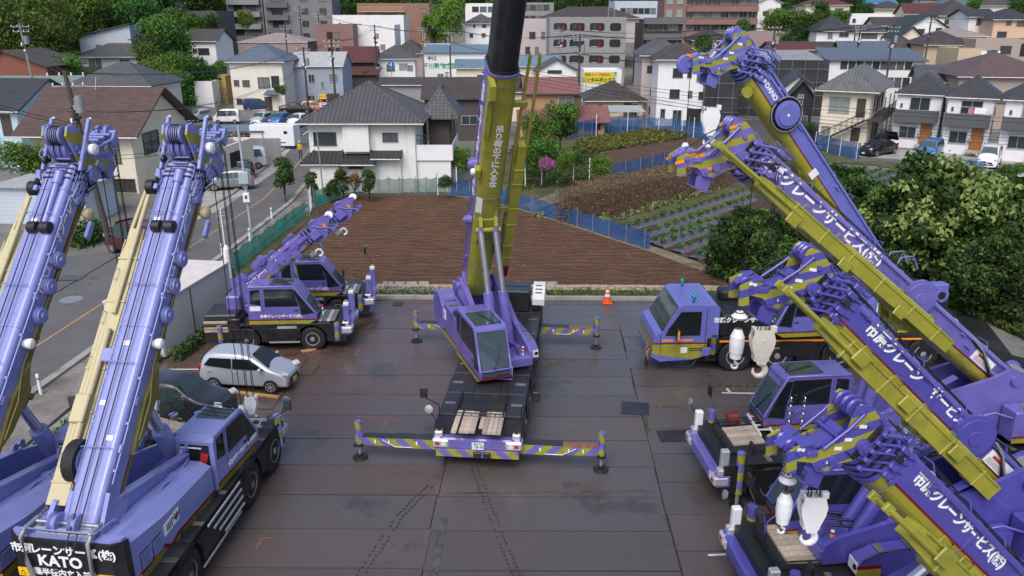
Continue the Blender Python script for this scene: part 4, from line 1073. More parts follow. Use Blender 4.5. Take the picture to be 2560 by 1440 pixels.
cylinder_pair(C1, [(S @ V3(.75, y, .5), M @ V3(L * .37, y * .9, -.78)) for y in (.30, -.30)], .19, .115, purple, .47)
jib(C1, M, L * .12, L * 1.05, .95, -.12, .34, .5, olive, bf=.5)
q = MB(); q.M = M; q.box((L * .10, .98, -.15), (.75, .3, .42), red, .02, rot=(0, .15, 0)); q.build('jib_foot_guard', C1)
for x in (L * .42, L * .2, L * .88): q = MB(); q.M = M; q.box((x, .68, -.15), (.22, .5, .14), olive, .02); q.build('jib_bracket', C1)
q = MB(); q.M = S; q.bx(-.75, .05, -1.38, -.9, 1.12, 1.62, black, .06); q.build('air_conditioner', C1)
q = MB(); q.M = S; q.prism([(-3.5, .3), (-3.5, 1.5), (-2.7, 1.62), (-2.2, 1.2), (-2.2, .3)], -1.5, -.85, purple, 'y'); q.build('oil_tank', C1)
# small city cranes at the far left
def city_crane(pos, hd, label):
 r = empty('city_crane', pos, hd, label, 'crane', 'small city cranes parked at the far left')
 dz = 1.22
 carrier(r, 3.05, -3.1, 2.15, [1.38, -1.38], .52, dz, purple, lights=True, tray=False, zb=.42, dull=False, stripe_deck=False, mirrors=False)
 for s in (-1, 1):
  outrigger(r, 2.45 * s, 2.15, .62, .05, .05, h=.3)
 b = MB(); b.bx(-3.1, -1.75, -.95, .55, dz + .02, dz + .42, deckg, .05); b.bx(-3.05, -2.2, -1.05, -.5, dz - .45, dz + .1, black, .03)
 for k in range(4): b.box((-2.6, -1.06, dz - .25 + .13 * k), (1.0, .08, .1), wood if k != 2 else deckg, .01)
 b.bx(-2.1, -1.6, -1.0, .3, dz - .2, dz + .25, black, .05); b.lathe([(-.12, .17), (.12, .17)], (-1.75, -.95, dz - .1), (0, 1, 0), black, 16)
 b.build('engine_cover', r)
 b = MB()
 for s in (-1, 1):
  b = MB(); b.bx(2.72, 2.98, s * .78 - .11, s * .78 + .11, .9, 1.95, purple, .02); b.bx(2.74, 2.96, s * .78 - .1, s * .78 + .1, 1.95, 2.08, white, .02); b.cyl((2.85, s * .78, 2.08), (2.85, s * .78, 2.16), .06, alu); b.build('front_post', r)
 mirror(r, (2.85, .78, 2.1), (2.6, .85, 2.7), (2.55, .85, 2.85))
 q = MB()
 for k in range(5): q.box((1.5 + .19 * k, -.2, dz + .05), (.17, 1.3, .06), alu if k % 2 else decklt, .01)
 q.build('front_deck_boards', r)
 q = MB(); q.box((.35, -1.085, dz - .14), (.8, .02, .13), alu); q.box((.2, -1.09, .42), (1.3, .06, .05), alu); q.build('step', r)
 CM = Matrix.Translation((-1.2, -.52, dz + .0))
 c = cab(r, CM, purple, olive, L=2.85, Wd=1.05, H=1.72, slope=.8, front_z=.42)
 text_mesh('市原クレーンサービス(株)', .15, CM @ frame((1.35, -.537, .36), (1, 0, 0), (0, 0, 1)), letter, 'lettering', c, bold=.03)
 q = MB(); q.M = CM; q.box((.3, -.533, .72), (.45, .014, .2), white); q.build('notice_plate', c)
 q = MB(); q.cyl((1.75, -.3, dz + .1), (1.75, -.3, dz + .5), .04, white); q.cyl((1.75, -.3, dz + .5), (1.75, -.3, dz + .58), .05, redlens); q.cyl((1.75, -.3, dz + .3), (1.75, -.3, dz + .38), .045, greenletter); q.build('signal_lamp', r)
 b = MB(); b.cyl((0, .1, dz - .02), (0, .1, dz + .1), .7, black, n=28); b.bx(-1.9, 1.4, .06, .85, dz + .06, dz + .5, purple, .03)
 for s in (0, 1): b.prism([(-2.0, dz + .1), (-2.0, dz + 1.2), (-1.5, dz + 1.4), (-1.0, dz + 1.0), (.4, dz + .5), (.4, dz + .1)], .12 + s * .56, .2 + s * .56, purple, 'y')
 b.box((-2.05, .45, dz + .55), (.6, 1.4, .9), purple, .06)
 b.build('superstructure', r)
 M, L = boom_frame(V3(-1.6, .45, dz + 1.1), V3(1.1, .45, 4.5))
 bo, kx = boom_body(r, M, L, .58, .72, purple, olive, 3)
 company(bo, M, L * .25, .295, .12, .22, -1)
 boom_fittings(bo, M, L, .58, .72, purple, reels=((1.66, .0, .31, -1, .08), (2.3, .0, .32, -1, .08), (3.0, .1, .2, -1, .08), (2.85, -.22, .2, -1, .08), (-.05, .5, .24, -1, .08), (.32, .5, .24, -1, .08), (1.2, .5, .22, -1, .08), (1.55, .55, .22, -1, .2)), seed=5)
 H = M @ Matrix.Translation((kx, 0, 0)) @ Matrix.Scale(.55, 4)
 hp = [(-.6, .5), (.4, .75), (.9, .7), (1.5, .5), (1.9, .35), (1.95, .1), (1.5, -.2), (.9, -.75), (.3, -.95), (-.6, -.5)]
 boom_head(r, H, 0, .85, 1.0, purple, olive, (PURC, (0, .01, 0), 90.0), poly=hp, seed=8, sheave_r=.26, lugs=False, whites=False)
 q = MB(); q.M = H; q.box((.2, -.5, -.15), (.8, .5, .7), purple, .05); q.box((1.2, -.42, -.05), (.16, .06, .3), orange); q.box((-.9, -.48, .15), (.9, .4, .3), purple, .05); q.box((-1.3, -.5, -.35), (.5, .3, .3), purple, .04); q.lathe([(-.05, .3), (.05, .3)], (1.9, 0, .28), (.3, -1, .2), white, 18); q.build('jib_gear', r)
 cylinder_pair(r, [(V3(.75, .45, dz + .35), M @ V3(L * .72, 0, -.3))], .115, .07, purple, .42)
 hk = MB(); hk.M = M; P = [V3(L * 1.02 + .15 * math.cos(a), 0, -.8 + .15 * math.sin(a)) for a in [2.4 - 4.6 * i / 12 for i in range(13)]]
 hk.tube(P, .05, white, 8); hk.box((L * 1.02 - .24, 0, -.68), (.3, .16, .22), steel, .03); hk.build('hook', r)
 return r
K1 = city_crane((-9.95, 32.45, 0), R(3), 'nearer small purple city crane with its cab toward the silver car, short boom folded up')
K2 = copy_tree(K1); K2.location = (-9.6, 36.0, 0); K2['label'] = 'farther small purple city crane against the field edge, half hidden behind its twin'
# the two lavender cranes at the left, seen from behind
def rear_crane(pos, hd, dSh, bhead_w, label):
 r = empty('mobile_crane', pos, hd, label, 'crane', 'purple and olive mobile cranes')
 dz = 1.32
 carrier(r, 4.25, -6.6, 2.7, [3.15, 1.25, -2.75, -4.45], .66, dz, fade, dull=True)
 for s in (-1, 1):
  q = MB(); q.cyl((3.75, s * 1.28, .5), (3.75, s * 1.28, 1.55), .11, stripe_mat((0, .6, .8), .42, FADC, OLIC), n=16); q.cyl((3.75, s * 1.28, 1.55), (3.75, s * 1.28, 1.6), .14, fade, n=16); q.build('outrigger_jack', r)
 q = MB()
 for k, z in enumerate((1.33, 1.1, .88, .66)): q.bx(-1.7 + .25 * k, .35, -1.43 - .02 * k, -1.39 - .02 * k, z - .035, z + .035, alu, .008)
 q.bx(-2.2, .2, -1.44, -1.40, .46, .5, alu); q.build('side_rails', r)
 S = Matrix.Translation((0, .3, dz + .05)) @ Matrix.Rotation(dSh, 4, 'Z')
 b = MB(); b.M = S
 b.cyl((0, 0, -.1), (0, 0, .12), .98, black, n=32); b.bx(-3.7, 1.7, -.6, .6, .1, .5, fade, .03)
 for s in (-1, 1):
  b.prism([(-3.95, .3), (-3.95, 1.35), (-3.55, 1.78), (-3.1, 1.75), (-.3, 1.2), (1.7, .6), (1.7, .1), (-3.0, .1)], s * .62 - .06, s * .62 + .06, fade, 'y')
  b.box((-1.75, s * .66, 1.49), (2.95, .24, .05), fade, rot=(0, .19, 0))
  for x in (-1.2, -2.4): b.box((x, s * .78, 1.15), (.2, .3, .05), fade)
  for x in (-.4, -.15): b.lathe([(-.03, .11), (.03, .11)], (x, s * .66, 1.32), (0, 1, 0), fade, 12)
 b.tube([(-3.2, -.9, 1.3), (-2.6, -.95, 1.12), (-1.8, -.95, 1.25), (-1.2, -.9, 1.1), (-.4, -.8, 1.12)], .03, fade)
 b.box((-1.35, -.70, 1.40), (.3, .01, .1), orange); b.build('superstructure', r)
 for s in (-1, 1):
  b = MB(); b.M = S
  def rg(x, zt, zs): return [(x, s * .7, .05), (x, s * 1.38, .05), (x, s * 1.38, zs), (x, s * 1.08, zt), (x, s * .7, zt)] if s > 0 else [(x, s * .7, .05), (x, s * .7, zt), (x, s * 1.08, zt), (x, s * 1.38, zs), (x, s * 1.38, .05)]
  b.loft([rg(-3.98, 1.32, 1.15), rg(-2.6, 1.26, .95), rg(-.35, 1.05, .92)], fade)
  y = s * 1.384
  b.prism([(-3.98, -.12), (-3.05, -.12), (-2.75, -.3), (-2.2, -.05), (-.35, -.02), (-.35, .12), (-2.1, .12), (-2.5, .0), (-2.85, .2), (-3.05, .2), (-3.98, .1)], y - .008, y + .008, fadeol, 'y')
  b.prism([(-3.98, .105), (-3.06, .205), (-2.84, .205), (-2.5, .0), (-2.12, .125), (-.35, .125), (-.35, .2), (-2.15, .2), (-2.5, .09), (-2.78, .28), (-3.1, .28), (-3.98, .18)], y - .009, y + .009, red, 'y')
  for (x0, x1) in ((-3.7, -3.32), (-3.22, -2.85)):
   b.bx(x0, x1, y - .01, y + .01, .22, .66, black)
   for k in range(7): b.box(((x0 + x1) / 2, y + s * .02, .26 + .06 * k), (x1 - x0, .02, .02), fade, rot=(s * .5, 0, 0))
  b.box((-3.85, y + s * .02, .1), (.16, .06, .14), yellow, .02)
  b.box((-1.0, s * .95, 1.09), (.4, .18, .1), fade, .03)
  mh = b.build('machinery_cover', r)
  q = MB(); q.M = S; q.panel([(-2.72, y + s * .012, .42), (-2.05, y + s * .012, .5), (-2.05, y + s * .012, .82), (-2.72, y + s * .012, .74)][::s if s < 0 else 1] if s < 0 else [(-2.05, y + .012, .5), (-2.72, y + .012, .42), (-2.72, y + .012, .74), (-2.05, y + .012, .82)], .008, white)
  for k in range(4): q.box((-2.6 + .07 * k, y + s * .022, .6 + .008 * k), (.018, .01, .18), darkletter)
  for k in range(4): q.box((-2.28 + .06 * k, y + s * .022, .66), (.03, .01, .2), darkletter, rot=(0, .6 * (k - 1.5), 0))
  q.build('notice_plate', mh)
 company(mh, S, -1.15, 1.394, .02, .17, -1, darkletter)
 b = MB(); b.M = S
 b.prism([(-4.3, -1.15), (-4.3, 1.15), (-4.12, 1.36), (-3.98, 1.40), (-3.98, -1.40), (-4.12, -1.36)], .2, 1.3, black, 'z')
 b.prism([(-4.22, -1.12), (-4.22, 1.12), (-4.1, 1.3), (-3.98, 1.34), (-3.98, -1.34), (-4.1, -1.3)], 1.3, 1.36, fade, 'z')
 cw = b.build('counterweight', r)
 F = lambda y, z: S @ frame((-4.302, y, z), (0, -1, 0), (0, 0, 1))
 text_mesh('市原', .26, F(1.0, 1.05), letter, 'lettering', cw, bold=.03); text_mesh('クレーンサービ', .27, F(.12, 1.05), letter, 'lettering', cw, bold=.03); text_mesh('ス(株)', .26, F(-.92, 1.05), letter, 'lettering', cw, bold=.03)
 text_mesh('KATO', .38, F(.12, .76), letter, 'lettering', cw, bold=.035, sx=1.05); text_mesh('作業半径内立入禁止', .20, F(.12, .45), letter, 'lettering', cw, bold=.025)
 for y in (1.0, -.95):
  q = MB(); q.M = S; q.box((-4.306, y, .42), (.012, .4, .22), yellow); q.add([(-4.314, y + .16, .35), (-4.314, y + .02, .35), (-4.314, y + .09, .48)], [(0, 1, 2)], darkletter); q.add([(-4.316, y + .135, .362), (-4.316, y + .045, .362), (-4.316, y + .09, .45)], [(0, 1, 2)], yellow)
  q.box((-4.314, y - .1, .42), (.008, .12, .03), darkletter); q.box((-4.314, y - .15, .41), (.008, .03, .13), darkletter); q.build('warning_sticker', cw)
 b = MB(); b.M = S
 b.cyl((-3.98, -.75, 1.56), (-3.98, .75, 1.56), .05, chrome)
 for z in (1.4, 1.3): b.cyl((-4.1, -.7, z + .06), (-4.1, .7, z + .06), .055, steel)
 for y in (.28, -.2): b.lathe([(-.1, .22), (-.08, .24), (-.03, .17), (.03, .17), (.08, .24), (.1, .22)], (-3.98, y, 1.56), (0, 1, 0), fade, 20)
 b.tube([(-3.6, .85, 1.5), (-4.25, .8, 1.55), (-4.25, -.8, 1.55), (-3.6, -.85, 1.5)], .02, fade)
 b.bx(-3.9, -3.3, -.6, .6, .75, 1.1, black)
 for k in range(3): b.bx(-3.6, -3.5, -.9 + .04, .9, 1.2 + .1 * k, 1.22 + .1 * k, fade)
 b.build('rope_guide', r)
 for y in (.86, -.72):
  b = MB(); b.M = S; b.box((-4.05, y, 1.5), (.5, .1, .16), steel, .02); b.tube([(-4.2, y, 1.55), (-4.4, y, 1.4), (-4.4, y * .98, .75), (-4.37, y * .93, .4)], .05, steel, 8); b.build('counterweight_arm', r)
 CM = S @ Matrix.Translation((-.15, -.86, .02))
 c = cab(r, CM, fade, fadeol, L=2.5, Wd=1.08, H=1.68, slope=.75, front_z=.5)
 text_mesh('市原クレーンサービス(株)'[::-1].replace(')株(', '(株)'), .15, CM @ frame((1.5, -.552, .45), (1, 0, 0), (0, 0, 1)), letter, 'lettering', c, bold=.03)
 q = MB(); q.M = CM
 for k in range(4): q.tube([(1.0 + .2 * k, -.45, 1.73), (1.05 + .2 * k, .42, 1.76)], .012, black)
 q.build('roof_guard', c)
 q = MB(); q.M = CM; q.box((-.012, .1, 1.3), (.012, .6, .04), white); q.box((-.016, -.22, .95), (.012, .2, .42), redletter, rot=(.3, 0, 0)); q.build('sun_shade', c)
 ri = loc2(pos, hd)
 foot = S @ V3(-3.4, -.28, 1.58); M, L = boom_frame(foot, ri @ bhead_w)
 bo, kx = boom_body(r, M, L, .80, 1.0, fade, fadeol, 3)
 boom_fittings(bo, M, L, .80, 1.0, fade, reels=((L * .745, .0, .23, -1, .14), (L * .655, .0, .22, -1, .14), (L * .56, .0, .23, -1, .15), (L * .60, .3, .1, -1, .06)), seed=3)
 q = MB(); q.M = M; q.lathe([(0, .11), (.16, .14), (.22, .11), (.24, .04)], (L * .465, -.42, .15), (0, -1, 0), white, 14); q.build('work_lamp', bo)
 q = MB(); q.M = M; q.prism([(L * .15, -.1), (L * .22, -.35), (L * .34, -.5), (L * .42, -.15), (L * .3, .0)], -.5, -.36, fadeol, 'y'); q.build('jib_lug', bo); q = MB(); q.M = M; q.tube([(L * .19, -.54, -.1), (L * .3, -.56, -.1), (L * .4, -.46, .0), (L * .97, -.42, -.3)], .02, fadeol); q.build('hose', bo)
 q = MB(); q.M = M; q.lathe([(0, .08), (.08, .16), (.24, .17), (.28, .08)], (L * .93, -.42, -.36), (0, -1, 0), cream, 14); q.box((L * .88, -.65, -.5), (.5, .1, .2), fade, .02); q.build('hose_drum', bo)
 company(bo, M, L * .83, .41, .18, .30, -1)
 boom_head(r, M, kx, .86, .92, fade, fadeol, (FADC, (.3, 0, 1), .6), poly=[(.05, .1), (.3, .75), (.45, 1.2), (.7, 1.28), (.9, 1.1), (.85, .6), (.95, .1), (1.35, -.55), (1.2, -.95), (.6, -.85), (.2, -.4)], seed=6, poles=True, fl=(6, 7))
 q = MB(); q.M = M; q.lathe([(-.22, .22), (-.21, .27), (-.18, .24), (.18, .24), (.21, .27), (.22, .22)], (kx + .55, 0, .98), (0, 1, 0), fade, 22)
 for k in range(5): q.lathe([(-.012, .26), (.012, .26)], (kx + .55, -.12 + .06 * k, .98), (0, 1, 0), cable, 18)
 q.build('auxiliary_sheave', r)
 q = MB(); q.M = M; q.lathe([(0, .08), (.08, .15), (.22, .16), (.26, .08)], (kx + .55, -.5, .35), (0, -1, 0), white, 14); q.build('floodlight', r)
 cylinder_pair(r, [(S @ V3(.35, -.02, .45), M @ V3(L * .33, 0, -.62))], .23, .13, fade, .52)
 wedge(bo, M, L * .33, .8, 1.0, fadeol)
 jib(r, M, .0, L * 1.0, .90, -.1, .48, .5, cream, name='fly_jib')
 q = MB(); q.M = M
 q.cyl((L * .08, .8, .25), (L * .5, .8, .25), .09, cream); q.cyl((L * .55, .8, .22), (L * .95, .8, .22), .06, cream)
 q.lathe([(-.1, .2), (.1, .2)], (L * .99, .86, .1), (0, 1, 0), black, 16); q.box((L * .26, .88, .2), (.7, .36, .36), cream, .03); q.box((L * .42, .6, .25), (.35, .3, .12), fade, .02)
 q.lathe([(-.14, .5), (.14, .5)], (L * .12, .62, .15), (0, 1, 0), rubber, 22); q.lathe([(-.18, .36), (.18, .36)], (L * .12, .64, .15), (0, 1, 0), fade, 20)
 q.build('jib_gear', r)
 q = MB(); hx = M @ V3(kx + 1.5, -.15, -.7)
 return r, M, kx
CL2, M2, kx2 = rear_crane(V3(-9.0, 18.95, 0), R(86), R(-4), V3(-8.9, 21.35, 9.2), 'near lavender crane at bottom left with KATO lettered on its black counterweight')
CL3, M3, kx3 = rear_crane(V3(-12.25, 19.0, 0), R(87), R(-4.5), V3(-12.12, 21.4, 9.15), 'lavender crane cut off by the left edge, parked beside its lettered twin')
for (CR, MM, kx) in ((CL2, M2, kx2), (CL3, M3, kx3)):
 W = Matrix.Translation(CR.location) @ Matrix.Rotation(CR.rotation_euler.z, 4, 'Z')
 for i, xx in enumerate((1.3, .7)):
  p = W @ (MM @ V3(kx + xx, -.25 if i == 0 else -.1, -.95))
  near = CR is CL2
  if i == 0: hook_big('hook_block', ('white hook block low among the deck clutter, roped to the near lavender crane' if near else 'white hook block roped to the lavender crane at the left edge'), p, 1.95, .62, ropes=4)
  else: hook_bullet('ball_hook', ('small white overhaul hook under the near lavender boom' if near else 'small white overhaul hook under the leftmost boom'), p, 1.85, .55, weight=False)
# right side: big crane with a driver cab, lettered boom farthest back
pos = V3(11.75, 30.75, 0); hd = R(182)
B1 = empty('mobile_crane', pos, hd, 'farthest crane on the right, with driver cab and boom lettered TADANO', 'crane', 'purple and olive mobile cranes')
dz = 1.5
carrier(B1, 4.3, -6.7, 2.75, [2.85, 1.15, -1.35, -3.1, -4.8], .66, dz, blueish, lights=False, tray=False, dull=False, mirrors=False)
b = MB(); W2 = 1.36
b.prism([(3.62, 1.3), (3.62, 2.75), (3.75, 2.86), (5.1, 2.86), (5.25, 2.78), (5.85, 1.75), (6.12, 1.62), (6.2, 1.3)], -W2, W2, blueish, 'y')
b.prism([(3.62, 1.24), (6.2, 1.24), (6.2, 1.3), (3.62, 1.3)], -W2 - .004, W2 + .004, red, 'y')
b.prism([(3.62, .9), (6.2, 1.24), (3.62, 1.24)], -W2, W2, olive, 'y') if False else b.prism([(3.7, .85), (4.5, .6), (5.95, .6), (6.22, .85), (6.21, 1.24), (3.62, 1.24)], -W2, W2, olive, 'y')
b.prism([(4.5, .58), (5.9, .5), (6.26, .72), (6.26, .86), (6.0, .78)], -W2 - .01, W2 + .01, blueish, 'y')
tc = b.build('driver_cab', B1)
def pn(nm, pts, mm, par):
 w = MB(); w.panel(pts, .01, mm); P = [V3(*p) for p in pts]; w.tube(P, .025, black, 5, closed=True); return w.build(nm, par)
pn('windscreen', [(5.84, -W2 + .1, 1.78), (5.84, W2 - .1, 1.78), (5.27, W2 - .14, 2.75), (5.27, -W2 + .14, 2.75)], glassg, tc)
for s in (-1, 1):
 y = s * (W2 + .002); q = [(4.35, y, 1.62), (5.72, y, 1.62), (5.62, y, 1.85), (5.15, y, 2.6), (4.35, y, 2.6)]
 pn('door_window', q[::-1] if s > 0 else q, glass, tc)
 w = MB(); w.bx(4.6, 5.2, y - .008, y + .008, 1.36, 1.44, orange); w.bx(5.4, 5.85, y - .008, y + .008, 1.36, 1.44, orange); w.bx(4.12, 4.14, y - .006, y + .006, .8, 2.75, black); w.bx(5.9, 5.92, y - .006, y + .006, .75, 1.7, black)
 w.bx(3.9, 4.25, y - .01, y + .01, .85, 1.1, black); w.box((4.95, y, .98), (.26, .014, .24), white); w.bx(4.2, 4.75, y - .01, y + .01, .95, .98, darkletter); w.bx(4.2, 4.75, y - .01, y + .01, 1.03, 1.06, darkletter); w.build('door_trim', tc)
 w = MB(); w.tube([(5.5, y, 1.7), (5.3, s * (W2 + .3), 1.75), (5.3, s * (W2 + .3), 2.0)], .02, black); w.box((5.3, s * (W2 + .3), 1.75), (.12, .2, .5), black, .03); w.box((5.3, s * (W2 + .41), 1.75), (.08, .012, .4), orange); w.build('mirror', tc)
 w = MB(); yb = s * 1.0; w.cyl((4.6, yb, 2.86), (4.6, yb, 3.0), .025, black); w.lathe([(0, .09), (.14, .09), (.2, .04)], (4.6, yb, 3.0), (0, 0, 1), teal, 14); w.build('beacon', tc)
 w = MB(); w.tube([(4.4, s * 1.3, .55), (4.6, s * 1.36, .25), (5.3, s * 1.36, .25), (5.35, s * 1.3, .55)], .025, black); w.build('step', tc)
 for xx in (5.75, 6.0): 
  pass
w = MB(); 
for i in range(7): w.box((4.0 + .17 * i, 0, 2.87), (.02, 2.3, .015), blueish)
w.build('roof_ribs', tc)
q = MB()
for y in (.75, 1.05):
 q.tube([(6.25, y, .95), (6.34, y, .8), (6.33, y + .04, .5)], .05, rust, 6); q.tube([(6.33, y + .02, .5), (6.36, y + .05, .05)], .018, black, 5); q.tube([(6.33, y - .03, .52), (6.3, y - .03, .15)], .018, black, 5)
q.build('shackle_slings', B1)
b = MB(); b.bx(1.15, 3.55, -1.35, 1.35, dz + .0, 2.45, black, .08); b.bx(1.5, 3.2, .1, 1.2, 2.45, 2.48, deckg)
for k in range(14): b.box((1.6 + .115 * k, .65, 2.49), (.05, 1.0, .02), black)
b.bx(2.2, 3.1, -1.1, -.3, 2.45, 2.85, black, .08); b.bx(1.5, 2.2, -1.2, -.5, 2.45, 2.6, deckg, .03)
hb = b.build('engine_hood', B1)
text_mesh('市原クレーンサービス(株)', .24, frame((2.45, 1.357, 2.22), (-1, 0, 0), (0, 0, 1)), letter, 'lettering', hb, bold=.04)
b = MB(); b.tube([(1.75, -1.0, 2.4), (1.75, -1.0, 2.85), (1.6, -1.0, 3.0), (1.4, -1.0, 3.05)], .11, cream, 10); b.build('exhaust_pipe', B1)
b = MB()
for s in (-1, 1): b.bx(-6.6, 3.55, s * 1.385 - .008, s * 1.385 + .008, 1.30, 1.38, orange)
b.build('side_stripe', B1)
b = MB(); b.cyl((-.1, -.55, dz), (-.1, -.55, dz + .95), .2, black, n=18); b.cyl((-.75, .35, dz), (-.75, .35, dz + .75), .24, black, n=18); b.cyl((-.75, .35, dz + .75), (-.75, .35, dz + .8), .26, deckg, n=18); b.bx(-2.6, -1.0, -1.3, 1.3, dz + .02, dz + .06, deckg); b.build('deck_bollards', B1)
for s in (-1, 1):
 outrigger(B1, 3.78, 2.75, .95, .02, .02, (.15, .14, .54))
S = Matrix.Translation((-1.05, 0, dz + .05)) @ Matrix.Rotation(R(4), 4, 'Z')
super_t(B1, S, blueish, olive, s=1, winch=True, rear=-3.0, placard=False, cw=False)
b = MB(); b.M = S @ Matrix.Translation((0, 0, .95)); b.bx(-4.5, -2.7, -1.2, 1.2, -.95, .0, black)
b.bx(-4.6, -2.6, -1.3, 1.3, .0, .25, black, .03); b.bx(-4.5, -2.7, .85, 1.3, .28, 1.0, blueish, .04)
for i in range(5):
 for j in range(4): b.box((-3.95 + .2 * i - .2, 1.304, .38 + .13 * j), (.15, .012, .085), black)
b.cyl((-4.2, 1.1, .55), (-4.2, 1.34, .55), .3, blueish, n=22); b.cyl((-4.2, 1.3, .55), (-4.2, 1.36, .55), .16, black, n=20); b.cyl((-3.2, 1.05, .2), (-3.2, 1.05, 1.05), .18, blueish)
for yy in (-.3, .45): b.tube([(-2.4, yy, 1.1), (-2.8, yy, 1.9), (-3.3, yy, 1.95), (-3.6, yy, 1.4)], .03, blueish)
b.build('hydraulic_unit', B1)
b = MB(); b.M = S @ Matrix.Translation((0, 0, .95))
for k in range(3): b.tube([(-2.4, 1.45, .1 + .42 * k), (-1.5, 1.45, .15 + .42 * k)], .03, white)
for k in range(3): b.tube([(-2.4 + .45 * k, 1.45, .0), (-2.4 + .45 * k, 1.45, 1.0)], .03, white)
b.build('access_ladder', B1)
inv = loc2(pos, hd); foot = S @ V3(-2.4, 0, 1.9); M, L = boom_frame(foot, inv @ at(1872, 185, 29.4))
bo, kx = boom_body(B1, M, L, .88, 1.02, blueish, olive, 5)
boom_fittings(bo, M, L, .88, 1.02, blueish, reels=((L * .82, .12, .52, 1, .12),), seed=11)
q = MB(); q.M = M
for k in range(16):
 a = 2 * math.pi * k / 16; q.tube([(L * .82 + math.cos(a) * .5, .56, .12 + math.sin(a) * .5), (L * .82 + math.cos(a) * .62, .58, .12 + math.sin(a) * .62)], .02, black, 4)
q.tube([(L * .82 + math.cos(2 * math.pi * k / 24) * .62, .58, .12 + math.sin(2 * math.pi * k / 24) * .62) for k in range(24)], .025, steel, 5, closed=True); q.lathe([(.0, .63), (.03, .63)], (L * .82, .5, .12), (0, 1, 0), black, 28); q.lathe([(0, .5), (.06, .5), (.07, .4), (.12, .4)], (L * .82, .6, .12), (0, 1, 0), blueish, 24); q.box((L * .82, .725, .1), (.1, .012, .08), white); q.build('reel_spokes', bo)
text_mesh('TADANO', .25, M @ frame((L * .93, .448, .14), (-1, 0, 0), (0, 0, 1)), letter, 'lettering', bo, bold=.03)
q = MB(); q.M = M; X = L * .995
q.add([(X, .447, .30), (X - .28, .447, .34), (X - .10, .447, .18)], [(0, 1, 2)], letter); q.add([(X - .05, .447, .20), (X - .30, .447, .33), (X - .38, .447, .22), (X - .22, .447, .10), (X - .30, .447, .0), (X - .20, .447, -.02)], [(0, 5, 4, 3, 2, 1)], letter); q.build('maker_emblem', bo)
q = MB(); q.M = M; q.box((L * .57, .448, -.2), (.3, .012, .36), white); q.build('load_chart', bo); q = MB(); q.M = M; q.prism([(L * .3, -.4), (L * .62, -.45), (L * .55, -.85), (L * .4, -.8)], -.2, .2, olive, 'y'); q.build('boom_lug', bo); q = MB(); q.M = M; q.lathe([(0, .2), (.12, .2)], (L * .97, .3, -.55), (0, 1, 0), olive, 16); q.build('pin_cap', bo)
cylinder_pair(B1, [(S @ V3(.9, 0, .5), M @ V3(L * .42, 0, -.6))], .23, .14, blueish, .5)
wedge(bo, M, L * .42, .88, 1.02, olive)
head_slim(B1, M, kx, .92, 1.3, blueish, (.128, .14, .44), 14, 12)
q = MB(); q.M = M; q.box((L * .93, 0, .72), (2.0, .12, .14), blueish, .02); q.build('top_rail', B1)
H = M @ Matrix.Translation((kx - .45, 0, -.1)) @ Matrix.Rotation(R(34), 4, 'Y') @ Matrix.Scale(.78, 4)
q = MB(); q.M = H; q.box((2.2, 0, -.6), (.9, .3, .16), blueish, .03); q.lathe([(-.08, .36), (-.05, .42), (.05, .42), (.08, .36)], (2.75, 0, -.55), (0, 1, 0), blueish, 24); q.box((2.75, .1, -.15), (.25, .02, .12), orange); q.build('single_top_sheave', B1)
Wm = Matrix.Translation(pos) @ Matrix.Rotation(hd, 4, 'Z')
p = Wm @ (H @ V3(2.4, 0, -.6))
hook_big('hook_block', 'white upright hook block hanging in front of the white three storey house', (xat(1772, 28.9, 9.5), 28.9, p.z), at(1772, 268, 28.9).z, 1.0, ropes=4)
hook_bullet('ball_hook', 'white overhaul hook just left of the middle right boom head', (xat(1712, 28.6, 9), 28.6, p.z), at(1712, 356, 28.6).z, .72, weight=False)
